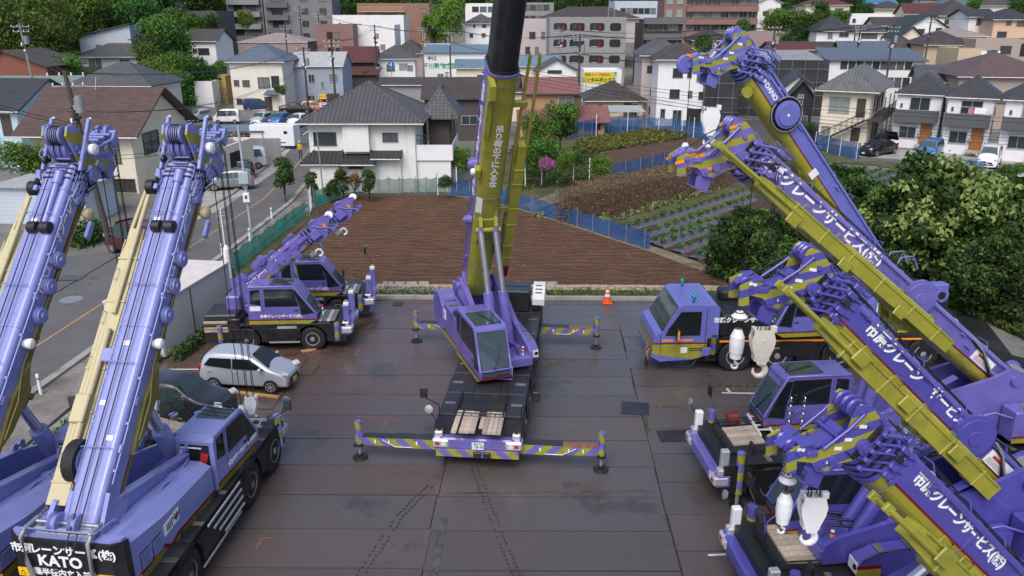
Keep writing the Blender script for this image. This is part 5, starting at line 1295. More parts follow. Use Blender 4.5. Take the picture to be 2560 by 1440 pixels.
# three more cranes on the right, each lettered along its boom
def side_crane(pos, hd, Sx, rear, cabx, head_w, xf, xr, axles, label, paint, pcol, bw, bh, seed, wedge_at=.4, oranges=False, tbase=(.62,), reel=None, tsize=.42, jx=(0, 1), jside=1, dzz=1.42, sd=-1, jz=.56, head_scale=1.12, hr=0, boom_paint=None):
 r = empty('mobile_crane', pos, hd, label, 'crane', 'purple and olive mobile cranes')
 carrier(r, xf, xr, 2.75, axles, .66, dzz, paint, dull=True)
 for s in (-1, 1):
  q = MB(); q.cyl((xf - .75, s * 1.3, .45), (xf - .75, s * 1.3, 1.75), .12, stripe_mat((0, .6, .8), .45, pcol, OLIC), n=16); q.cyl((xf - .75, s * 1.3, 1.75), (xf - .75, s * 1.3, 1.79), .13, paint, n=16); q.cyl((xf - .75, s * 1.3, .05), (xf - .75, s * 1.3, .45), .055, steel); q.cyl((xf - .75, s * 1.3, .02), (xf - .75, s * 1.3, .09), .2, black, n=18); q.build('outrigger_jack', r)
  q = MB(); q.bx(xf - .42, xf - .18, s * 1.2 - .1, s * 1.2 + .1, 1.1, 1.85, white if s < 0 else alu, .03); q.build('corner_post', r)
 S = Matrix.Translation((Sx, 0, dzz + .05)) @ Matrix.Rotation(R(1.5), 4, 'Z')
 super_t(r, S, paint, olive, s=sd, rear=rear, cab_kw=None, low=True)
 for o in list(KIDS[r.name]):
  if o.name.startswith('operator_cab') :
   o.location = S.to_3x3() @ V3(cabx, 0, 0)
  if o.name.startswith('signal_lamp'): o.location = S.to_3x3() @ V3(cabx * .5, 0, 0)
 if cabx > 0: q = MB(); q.M = S; q.prism([(-.15, .02), (cabx + .1, .02), (cabx + .1, .8), (-.15, 1.0)], -1.42, -.46, paint, 'y'); q.build('cab_support', r)
 q = MB(); q.M = S; q.bx(rear - .5, rear + .9, .82, 1.46, .25, 1.25, paint, .05); q.bx(rear - .56, rear - .5, .84, 1.44, .1, 1.2, black, .02); q.bx(rear - .5, rear + .9, 1.455, 1.468, .25, .4, olive); q.bx(rear - .5, rear + .9, 1.455, 1.47, .41, .47, red)
 for k in (.0, .45): q.box((rear + .0 + k, 1.14, 1.26), (.16, .4, .03), decklt)
 q.tube([(rear + .9, 1.3, 1.0), (rear + 1.4, 1.2, 1.15), (rear + 1.9, 1.0, .9)], .035, paint); nb = q.build('rear_housing', r)
 q = MB(); q.M = S; q.bx(rear - .3, rear + .55, 1.458, 1.478, .68, 1.05, white)
 for k in range(4): q.box((rear - .18 + .08 * k, 1.48, .87), (.014, .008, .26), darkletter)
 for k in range(4): q.box((rear + .22 + .07 * k, 1.48, .88 + .04 * (k % 2)), (.03, .008, .13), darkletter, rot=(0, .5 * (k - 1.5), 0))
 q.build('notice_plate', nb)
 inv = loc2(pos, hd); foot = S @ V3(rear + .6, 0, 1.6); M, L = boom_frame(foot, inv @ head_w)
 bp = boom_paint or paint
 bo, kx = boom_body(r, M, L, bw, bh, bp, olive, 4)
 boom_fittings(bo, M, L, bw, bh, bp, reels=reel or (), seed=seed)
 for (tx, tt) in tbase: company(bo, M, L * tx, bw / 2 + .008, bh * .22, tsize, 1, txt=tt)
 q = MB(); q.M = M
 for s in (1,):
  q.tube([(.0, s * bw * .55, .0), (L * .08, s * bw * .62, -.1), (L * .14, s * bw * .6, .25), (L * .2, s * bw * .52, .35)], .035, black, 6); q.tube([(.0, s * bw * .62, .1), (L * .09, s * bw * .68, .0), (L * .15, s * bw * .62, .3), (L * .2, s * bw * .54, .4)], .035, steel, 6)
 q.build('hose', bo)
 q = MB(); q.M = M; q.box((L * .12, bw * .5 + .008, bh * .1), (.9, .012, .34), white); q.box((L * .12 + .1, bw * .5 + .016, bh * .1 + .06), (.4, .008, .08), redletter)
 for k in range(4): q.box((L * .12, bw * .5 + .016, bh * .1 - .02 - .035 * k), (.75, .008, .012), decklt)
 q.build('load_chart', bo)
 wedge(bo, M, L * wedge_at, bw, bh, olive)
 cylinder_pair(r, [(S @ V3(.9, y, .45), M @ V3(L * wedge_at, y, -bh * .46 - .26)) for y in (.22, -.22)], .17, .11, paint, .5)
 head_slim(r, M, kx, bw * .95, head_scale, bp, pcol, seed, hr, oranges)
 jo = jib(r, M, L * jx[0], L * jx[1], bw / 2 + .34, -bh * jz, .38, .40, olive, name='fly_jib')
 for t in (.25, .5, .72):
  q = MB(); q.M = M; q.box((L * (jx[0] + (jx[1] - jx[0]) * t), bw / 2 + .1, -bh * .42), (.2, .5, .16), olive, .02); q.box((L * (jx[0] + (jx[1] - jx[0]) * t) - .2, bw / 2 + .6, -bh * .5), (.4, .05, .3), olive, .02); q.build('jib_bracket', r)
 Wm = Matrix.Translation(Vector(pos)) @ Matrix.Rotation(hd, 4, 'Z')
 return r, M, kx, L, Wm, bo
T0 = '市原クレーンサービス(株)'
B2, Mb2, kb2, Lb2, W2m, bo2 = side_crane(V3(11.88, 21.75, 0), R(185), .5, -4.0, 1.05, at(1885, 418, 20.7), 6.2, -6.6, [4.45, 2.75, -2.2, -3.9],
 'second purple crane from the back on the right, orange reflectors on its boom head', purple, PURC, .86, .98, 21, oranges=True, tbase=((.80, T0),), reel=((4.6, .2, .55, 1, .16),), jx=(.28, 1.14), jz=.3, head_scale=1.22)
B3, Mb3, kb3, Lb3, W3m, bo3 = side_crane(V3(9.78, 16.4, 0), R(185), .75, -3.4, -.25, at(2065, 752, 16.0), 4.3, -6.0, [3.2, 1.5, -2.4, -4.0],
 'third purple crane from the back on the right, big round reel on its boom', deep, DEEPC, .78, .86, 33, tbase=((.73, '市原クレーン'), (.40, 'サービス(株)')), reel=((2.05, .12, .55, 1, .18),), jx=(.12, 1.2), tsize=.33)
B4, Mb4, kb4, Lb4, W4m, bo4 = side_crane(V3(7.6, 12.2, 0), R(185), .75, -3.4, .6, at(2182, 1138, 11.5), 5.0, -6.0, [3.2, 1.5, -2.4, -4.0],
 'nearest crane at bottom right, only its deep purple lettered boom and striped head in view', deep, DEEPC, .80, .92, 41, tbase=((.60, T0),), jx=(.05, 1.0), tsize=.27, head_scale=.95, hr=3, sd=1)
def nose(Wm, M, kx, x, z, y=0): return Wm @ (M @ V3(kx + x, y, z))
p = nose(W2m, Mb2, kb2, 1.0, -.8)
hook_big('hook_block', 'cream coloured hook block with a white hook in front of the big crane wheels', (xat(1895, 20.3, 4), 20.3, nose(W3m, Mb3, kb3, 1, -.9).z + 1.5), at(1896, 822, 20.3).z, 1.02, mat('cream_white_paint', (.66, .62, .54), .5, dirt=(.4, .3, .2), damt=.3))
hook_bullet('ball_hook', 'white overhaul hook with a brown weight above, in front of the truck wheels', (xat(1832, 19.9, 4), 19.9, p.z), at(1829, 822, 19.9).z, .9, weight=True, gap=.32)
p = nose(W4m, Mb4, kb4, 1.0, -.9)
hook_big('hook_block', 'big white hook block hanging nearest the viewer at lower right', (xat(2005, 11.9, 4), 11.9, p.z), at(2008, 1236, 11.9).z, .72, ropes=4)
p = nose(W4m, Mb4, kb4, 1.8, -.9)
hook_bullet('ball_hook', 'white overhaul hook hung on two chains beside the nearest hook block', (xat(1934, 11.6, 4), 11.6, p.z), at(1932, 1232, 11.6).z, .62, weight=True, chain=True, gap=.22)
# cars
def carpaint(name, c, metal=0.3, rough=0.3):
 m, N, L, b = nt(name)
 b.inputs['Base Color'].default_value = (*c, 1); b.inputs['Metallic'].default_value = metal; b.inputs['Roughness'].default_value = rough
 b.inputs['Coat Weight'].default_value = .6; b.inputs['Coat Roughness'].default_value = .06
 return m
silver = carpaint('silver_car_paint', (.50, .54, .58), .3, .28)
whitec = carpaint('white_car_paint', (.75, .76, .77), .0, .3)
bluec = carpaint('blue_car_paint', (.05, .15, .42), .2)
navyc = carpaint('navy_car_paint', (.02, .04, .17), .2)
blackc = carpaint('black_car_paint', (.012, .012, .014), .1, .22)
darkc = carpaint('charcoal_car_paint', (.035, .037, .042), .1, .35)
greyc = carpaint('grey_car_paint', (.24, .25, .26), .4)
redc = carpaint('maroon_car_paint', (.07, .012, .014), .2)
orangec = carpaint('orange_car_paint', (.6, .2, .05), .1)
KINDS = {  # stations: (x fraction from the rear, height of top, half width at top / half width)
 'hatch': dict(L=3.5, W=1.5, H=1.5, belt=.62, st=[(0, .50, .80), (.015, .66, .84), (.05, .93, .76), (.14, 1.0, .77), (.38, 1.01, .78), (.60, .985, .77), (.80, .655, .86), (.93, .57, .84), (.99, .46, .74), (1.0, .36, .68)], ws=(5, 6), cab=(2, 6)),
 'sedan': dict(L=4.6, W=1.75, H=1.45, belt=.63, st=[(0, .55, .78), (.02, .68, .84), (.14, .74, .82), (.28, .96, .70), (.42, 1.0, .71), (.56, .98, .71), (.72, .68, .86), (.92, .58, .84), (.99, .46, .74), (1.0, .36, .7)], ws=(5, 6), cab=(2, 6)),
 'van': dict(L=4.2, W=1.68, H=1.85, belt=.52, st=[(0, .5, .9), (.01, .9, .85), (.04, .98, .84), (.2, 1.0, .84), (.5, 1.0, .84), (.72, .985, .83), (.86, .60, .88), (.96, .52, .86), (.995, .40, .78), (1.0, .33, .72)], ws=(5, 6), cab=(2, 6)),
 'kei': dict(L=3.4, W=1.48, H=1.88, belt=.52, st=[(0, .5, .9), (.01, .93, .86), (.03, .99, .85), (.2, 1.0, .86), (.5, 1.0, .86), (.8, .975, .84), (.91, .56, .9), (.97, .50, .88), (.995, .42, .8), (1.0, .33, .76)], ws=(5, 6), cab=(2, 6)),
 'jeep': dict(L=3.4, W=1.5, H=1.68, belt=.60, st=[(0, .5, .92), (.01, .9, .88), (.03, .985, .86), (.2, 1.0, .86), (.4, 1.0, .86), (.56, .985, .85), (.70, .66, .92), (.93, .62, .9), (.99, .55, .88), (1.0, .4, .84)], ws=(5, 6), cab=(2, 6)),
}
def car(kind, label, pos, rz, paint, cat='car', group=None, plate=None, k=1.0, name='parked_car', win=None):
 sp = KINDS[kind]; L, W, H = sp['L'] * k, sp['W'] * k, sp['H'] * k
 r = empty(name, pos, rz, label, cat, group); hw = W / 2; zb = .2 * k; belt = sp['belt'] * H
 b = MB(); rings = []
 for (fx, ft, kw) in sp['st']:
  x = (fx - .5) * L; zt = ft * H; end = 1 - .12 * (abs(fx - .5) * 2) ** 6
  w0 = hw * end; be = min(belt, zt - .03)
  a = [(x, w0 * .9, zb), (x, w0 * .99, zb + .12), (x, w0, (zb + be) * .5), (x, w0 * .965, be), (x, w0 * kw + .0, zt - .05), (x, w0 * kw * .82, zt), (x, w0 * kw * .3, zt + .012)]
  rings.append(a + [(p[0], -p[1], p[2]) for p in a[::-1]])
 n = len(rings[0]); c0, c1 = sp['cab']; w0_, w1_ = sp['ws']; glassf = []
 for i in range(len(rings) - 1):
  vs = rings[i] + rings[i + 1]
  for j in range(n):
   f = (j, (j + 1) % n, n + (j + 1) % n, n + j)[::-1]
   b.add([vs[t] for t in f], [(0, 1, 2, 3)], paint, False)
 b.add(rings[0], [tuple(range(n - 1, -1, -1))[::-1]], paint); b.add(rings[-1], [tuple(range(n))[::-1]], paint)
 bo = None
 me_v = b.v
 mp = {}; nv = []; remap = []
 for p in b.v:
  key = (round(p.x, 4), round(p.y, 4), round(p.z, 4))
  if key not in mp: mp[key] = len(nv); nv.append(p)
  remap.append(mp[key])
 b.f = [tuple(remap[i] for i in f) for f in b.f]; b.v = nv; b.sm = [True] * len(b.f)
 body = b.build('body', r, sub=2)
 g = win or glass
 def P(i, j): return Vector(rings[i][j])
 def pane(nm, pts, mm):
  w = MB(); w.panel(pts, .012, mm); return w.build(nm, r)
 def inset(pts, t):
  c = sum(pts, Vector()) / len(pts); return [p + (c - p) * t for p in pts]
 a, c = rings[w0_], rings[w1_]
 off = Vector((.02, 0, .022))
 lo = [Vector(c[4]), Vector(c[n - 5])]; hi = [Vector(a[5]), Vector(a[n - 6])]
 lo[0].z = c[5][2]; lo[1].z = c[5][2]
 pane('windscreen', [p + off for p in inset([lo[0], hi[0], hi[1], lo[1]][::-1], .06)], g)
 i0 = 2; a, c = rings[1] if kind != 'sedan' else rings[2], rings[2] if kind != 'sedan' else rings[3]
 off = Vector((-.02, 0, .015)); q = [Vector(a[4]), Vector(c[4]), Vector(c[n - 5]), Vector(a[n - 5])]
 if kind != 'sedan': q[0].z = q[3].z = belt + .05
 pane('rear_window', [p + off for p in inset(q, .1)], g)
 xs_ = [(sp['st'][i][0] - .5) * L for i in range(len(rings))]
 for s in (1, -1):
  def sp_(x, z):
   t = (z - belt) / (H - belt); return Vector((x, s * (hw * .965 + (hw * .8 - hw * .965) * t + .012), z))
  xr = xs_[2] + .12 if kind != 'sedan' else xs_[2] + .3; xf_ = xs_[6] - .12; xt = xs_[5] - .05; zt_ = H - .16; zb_ = belt + .03
  xm = (xr + xf_) / 2 - .1
  rear = [sp_(xr - .02, zb_ + .1), sp_(xm - .03, zb_), sp_(xm - .03, zt_), sp_(xr + .22, zt_)]
  front = [sp_(xm + .03, zb_), sp_(xf_, zb_), sp_(xt, zt_), sp_(xm + .03, zt_)]
  for q in (rear, front): pane('side_window', q if s < 0 else q[::-1], g)
  m_ = MB(); m_.box((xf_ - .15, s * (hw + .09), belt + .08), (.12, .18, .13), paint, .03); m_.build('wing_mirror', r)
  d = MB(); y = s * (hw + .002)
  d.box((xm, y, (zb + belt) * .55), (.012, .012, belt - zb - .1), black); d.box((xm + .12, y, belt - .1), (.14, .03, .03), paint); d.box((xr + .15, y, belt - .1), (.14, .03, .03), paint); d.build('door_trim', r)
  h = MB(); h.box((xs_[8] - .06, s * hw * .74, sp['st'][7][1] * H - .08), (.26, .26, .13), lens, .04, rot=(0, .3, s * -.5)); h.build('headlight', r)
  h = MB(); h.box((xs_[0] + .05, s * hw * .78, belt - .02), (.1, .16, .26), redlens, .03); h.build('tail_light', r)
 h = MB(); xf2 = xs_[-1]; h.box((xf2 + .0, 0, .30 * H), (.06, W * .5, .16), black, .02); h.box((xf2 - .01, 0, .22 * H), (.08, W * .66, .1), black, .02); h.build('grille', r)
 h = MB(); h.box((xf2 + .045, 0, .25 * H), (.015, .33, .165), plate or white); h.build('number_plate', r)
 h = MB(); h.box((xs_[0] - .02, 0, .38 * H), (.02, .33, .165), plate or white); h.build('number_plate', r)
 rw = .29 * k if kind != 'sedan' else .32 * k
 for fx in (.175, .815):
  for s in (-1, 1):
   x = (fx - .5) * L
   w = MB(); w.lathe([(-.09, rw * .6), (-.09, rw * .95), (-.05, rw), (.06, rw), (.09, rw * .94), (.095, rw * .66)], (0, 0, 0), (0, 1, 0), rubber, 22); w.lathe([(-.3, rw * 1.16), (-.01, rw * 1.17), (.0, rw * 1.02)], (0, -.02, .02), (0, 1, 0), black, 22)
   wo = w.build('wheel', r); wo.location = (x, s * (hw - .085), rw); wo.rotation_euler.z = 0 if s > 0 else math.pi
   w = MB(); w.lathe([(.04, rw * .64), (.1, rw * .66), (.1, rw * .6), (.06, rw * .56), (.05, rw * .2)], (0, 0, 0), (0, 1, 0), steel if kind == 'jeep' else alu, 20)
   for q in range(7):
    a_ = 2 * math.pi * q / 7; w.box((math.cos(a_) * rw * .4, .085, math.sin(a_) * rw * .4), (rw * .5, .03, rw * .1), alu, rot=(0, -a_, 0))
   w.cyl((0, .05, 0), (0, .1, 0), rw * .14, alu, n=10)
   w.build('rim', wo)
 return r
def place(u, v, z=0): return gz(u, v, z)
p = place(614, 930); car('hatch', 'silver small hatchback with yellow plate parked by the small city cranes', (-10.15, 28.15, 0), R(-7), silver, plate=yellow, k=1.0)
p = car('jeep', 'charcoal boxy four wheel drive squeezed between lavender crane and silver hatchback', (-11.6, 25.3, 0), R(-8), darkc, win=glassg)
cs = [('hatch', 'pale silver hatchback at the far left of the striped car park', 498, 304, 250, silver, None), ('kei', 'white boxy minivan parked across the striped car park', 570, 308, 183, whitec, None), ('van', 'navy blue van behind the car park by the cream flats', 650, 276, 5, navyc, None),
      ('hatch', 'silver hatchback nose out, left of the small blue car', 655, 312, 262, silver, None), ('hatch', 'small bright blue hatchback in the car park', 700, 313, 262, bluec, None), ('hatch', 'white hatchback right of the small blue car in the car park', 745, 316, 262, whitec, None),
      ('sedan', 'black car at the back of the car park by a pole', 742, 283, 10, blackc, None), ('hatch', 'orange car half hidden behind the tiled roof', 786, 279, 5, orangec, None),
      ('van', 'silver minivan in the small lot beside the road', 606, 420, 197, silver, None), ('hatch', 'black hatchback in the small lot beside the road', 584, 446, 195, blackc, None), ('hatch', 'grey compact nearest the pavement in the small roadside lot', 577, 472, 193, greyc, None),
      ('van', 'maroon van half hidden behind the leaning dark pole', 352, 632, 150, redc, None),
      ('sedan', 'black hatchback with its tailgate lifted in front of the white houses', 2192, 386, 215, blackc, None), ('van', 'blue minivan parked before the first wooden door', 2322, 398, 232, carpaint('mid_blue_car_paint', (.07, .2, .45), .2), None), ('van', 'white minivan parked at the right before the wooden doors', 2470, 415, 235, whitec, None)]
for kd, lb, u, v, a, pc_, pl_ in cs:
 q = gz(u, v); o = car(kd, lb, (q.x, q.y, 0), R(a), pc_, k=1.08 if kd != 'kei' else 1.0, win=glassg if pc_ is not blackc else None)
 if 'tailgate' in lb:
  t = MB(); t.box((-2.35, 0, 1.75), (.08, 1.35, 1.0), blackc, .03, rot=(0, .5, 0)); t.box((-2.40, 0, 1.8), (.06, 1.1, .5), glass, .0, rot=(0, .5, 0)); t.build('tailgate', o)
# wall and roof finishes
def wallmat(name, c, kind='stucco', var=.05, grime=.22):
 m, N, L, b = nt(name); v = coords(N)
 f = noise(N, L, v, .8, 7, .65)
 o = mixrgb(N, L, ramp(N, L, f, .3, .7), [x * (1 - var) for x in c], [min(.8, x * (1 + var)) for x in c])
 mp = N.new('ShaderNodeMapping'); mp.inputs['Scale'].default_value = (2.2, 2.2, .22); L.new(v, mp.inputs['Vector'])
 o = mixrgb(N, L, mth(N, L, 'MULTIPLY', ramp(N, L, noise(N, L, mp.outputs[0], 1.0, 7, .7), .55, .78), grime), o, [x * .5 for x in c])
 if kind in ('siding', 'ribbed', 'tile'):
  uv = coords(N, 'UV'); sx = N.new('ShaderNodeSeparateXYZ'); L.new(uv, sx.inputs[0])
  if kind == 'siding': a = mth(N, L, 'FRACT', mth(N, L, 'MULTIPLY', sx.outputs[1], 3.6)); k = mth(N, L, 'LESS_THAN', a, .09)
  elif kind == 'ribbed': a = mth(N, L, 'FRACT', mth(N, L, 'MULTIPLY', sx.outputs[0], 4.5)); k = mth(N, L, 'LESS_THAN', a, .2)
  else:
   br = N.new('ShaderNodeTexBrick'); L.new(uv, br.inputs['Vector']); br.inputs['Scale'].default_value = 3.2; br.inputs['Mortar Size'].default_value = .02
   k = br.outputs['Fac']
  o = mixrgb(N, L, mth(N, L, 'MULTIPLY', k, .18 if c[0] > .5 else .5), o, [x * .45 for x in c])
 L.new(o, b.inputs['Base Color']); b.inputs['Roughness'].default_value = .85
 bump(N, L, noise(N, L, v, 25, 4), b, .12, .02)
 return m
def roofmat(name, c, kind, var=.15, lichen=None, rough=.6):
 m, N, L, b = nt(name); v = coords(N); uv = coords(N, 'UV'); sx = N.new('ShaderNodeSeparateXYZ'); L.new(uv, sx.inputs[0]); U, Vv = sx.outputs[0], sx.outputs[1]
 f = noise(N, L, v, 1.2, 7, .65)
 o = mixrgb(N, L, ramp(N, L, f, .3, .7), [x * (1 - var) for x in c], [x * (1 + var) for x in c])
 if lichen: o = mixrgb(N, L, mth(N, L, 'MULTIPLY', ramp(N, L, noise(N, L, v, .7, 8, .75), .5, .72), .6), o, lichen)
 if kind == 'kawara':
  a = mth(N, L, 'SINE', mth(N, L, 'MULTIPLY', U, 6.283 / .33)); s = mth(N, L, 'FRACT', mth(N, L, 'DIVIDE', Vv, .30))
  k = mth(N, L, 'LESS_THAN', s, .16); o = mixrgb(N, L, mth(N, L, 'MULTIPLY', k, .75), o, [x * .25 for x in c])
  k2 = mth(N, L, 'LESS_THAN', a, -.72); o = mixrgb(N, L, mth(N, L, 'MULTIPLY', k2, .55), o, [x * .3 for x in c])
  h = mth(N, L, 'ADD', mth(N, L, 'MULTIPLY', a, .5), mth(N, L, 'MULTIPLY', mth(N, L, 'SUBTRACT', 1.0, s), .6)); bump(N, L, h, b, .9, .06)
 elif kind == 'seam':
  a = mth(N, L, 'FRACT', mth(N, L, 'DIVIDE', U, .42)); k = mth(N, L, 'LESS_THAN', a, .12); o = mixrgb(N, L, mth(N, L, 'MULTIPLY', k, .55), o, [x * .35 for x in c]); bump(N, L, k, b, .6, .04)
 else:
  br = N.new('ShaderNodeTexBrick'); L.new(uv, br.inputs['Vector']); br.inputs['Scale'].default_value = 1.0; br.inputs['Brick Width'].default_value = .6; br.inputs['Row Height'].default_value = .22; br.inputs['Mortar Size'].default_value = .018
  br.inputs['Color1'].default_value = (.75, .75, .75, 1); br.inputs['Color2'].default_value = (1.15, 1.15, 1.15, 1); br.inputs['Mortar'].default_value = (.4, .4, .4, 1)
  o = mixrgb(N, L, 1.0, o, br.outputs['Color'], 'MULTIPLY')
 L.new(o, b.inputs['Base Color']); b.inputs['Roughness'].default_value = rough
 return m
Wc = dict(white=wallmat('white_render', (.72, .72, .705)), cream=wallmat('cream_render', (.70, .63, .50)), ivory=wallmat('ivory_siding', (.69, .65, .56), 'siding'), old=wallmat('weathered_white_plaster', (.69, .70, .66), grime=.6),
          bluegrey=wallmat('blue_grey_siding', (.30, .345, .42), 'ribbed'), pale=wallmat('pale_blue_siding', (.46, .52, .58), 'siding'), aqua=wallmat('aqua_wall', (.42, .58, .63)), brick=wallmat('red_brown_cladding', (.20, .075, .05), 'siding'),
          grey=wallmat('grey_concrete', (.25, .25, .25)), dgrey=wallmat('dark_grey_tile', (.13, .13, .135), 'tile'), mgrey=wallmat('mid_grey_tile', (.19, .19, .2), 'tile'), pink=wallmat('pinkish_grey_render', (.44, .38, .37)), brown=wallmat('brown_tile_wall', (.27, .155, .105), 'tile'),
          maroon=wallmat('red_brown_tile', (.24, .14, .12), 'tile'), dbrown=wallmat('dark_brown_siding', (.075, .062, .058), 'siding'), tan=wallmat('tan_ribbed_metal', (.40, .25, .125), 'ribbed'), beige=wallmat('beige_render', (.50, .39, .26)), mauve=wallmat('mauve_brown_render', (.29, .215, .2)),
          black=wallmat('black_siding', (.022, .024, .027), 'siding'), whites=wallmat('white_siding', (.73, .73, .735), 'ribbed', grime=.15), peach=wallmat('peach_render', (.58, .40, .28)), taupe=wallmat('taupe_render', (.34, .28, .235)), charcoal=wallmat('charcoal_panel', (.085, .09, .095)))
Rc = dict(kawara=roofmat('grey_clay_tiles', (0.090, 0.090, 0.094), 'kawara'), darkk=roofmat('dark_clay_tiles', (0.036, 0.036, 0.038), 'kawara'), palek=roofmat('pale_grey_tiles', (0.144, 0.148, 0.148), 'kawara', .25), slate=roofmat('dark_slate', (0.040, 0.042, 0.046), 'slate'), grey=roofmat('grey_slate', (0.079, 0.081, 0.086), 'slate', lichen=(0.115, 0.112, 0.104)),
          brown=roofmat('brown_shingle', (0.094, 0.056, 0.045), 'slate'), umber=roofmat('umber_slate', (0.061, 0.049, 0.043), 'slate', lichen=(0.094, 0.083, 0.072)), red=roofmat('faded_red_metal', (0.216, 0.090, 0.083), 'seam'), dred=roofmat('dark_red_metal', (0.094, 0.029, 0.026), 'seam'), blue=roofmat('pale_blue_metal', (0.122, 0.194, 0.238), 'seam', lichen=(0.216, 0.288, 0.310)),
          bluegrey=roofmat('blue_grey_metal', (0.094, 0.119, 0.158), 'seam'), wmetal=roofmat('white_metal_roof', (0.374, 0.389, 0.389), 'seam', lichen=(0.288, 0.259, 0.230)), old=roofmat('mossy_old_tiles', (0.076, 0.068, 0.059), 'kawara', .3, lichen=(0.115, 0.097, 0.076)), green=roofmat('dark_green_slate', (0.029, 0.047, 0.037), 'slate'), pgreen=roofmat('pale_green_metal', (0.173, 0.259, 0.216), 'seam'),
          bmetal=roofmat('brown_metal_roof', (0.104, 0.068, 0.065), 'seam'), vblue=roofmat('bright_blue_metal', (0.036, 0.173, 0.302), 'seam'), flat=groundmat('grey_roof_membrane', (0.144, 0.144, 0.144), (0.202, 0.202, 0.198), .8), pinkf=groundmat('pink_grey_roof', (0.230, 0.191, 0.180), (0.274, 0.230, 0.223), .8))
framew = mat('window_frame_aluminium', (.42, .43, .43), .45, .3); frameb = mat('bronze_window_frame', (.06, .045, .035), .5); shutter = mat('brown_storm_shutter', (.12, .07, .055), .6, var=.15); gutter = mat('gutter_white', (.6, .59, .56), .5); gutterd = mat('gutter_dark', (.06, .05, .045), .5); woodd = mat('oak_door', (.30, .125, .035), .45, var=.2)
interior = mat('painted_opening_shade', (.02, .018, .016), .9)  # near-black colour paints the shade within openings, drawn as flat panels
def fit_w(P0, rot, u1):
 lo, hi = 0.1, 120.0
 for _ in range(40):
  w = (lo + hi) / 2; X = P0.x + w * math.cos(rot); Y = P0.y + w * math.sin(rot); zd = Y * CP + (CAMH - P0.z) * SP
  if 1280 + FPX * X / zd < u1: lo = w
  else: hi = w
 return lo
class House: pass
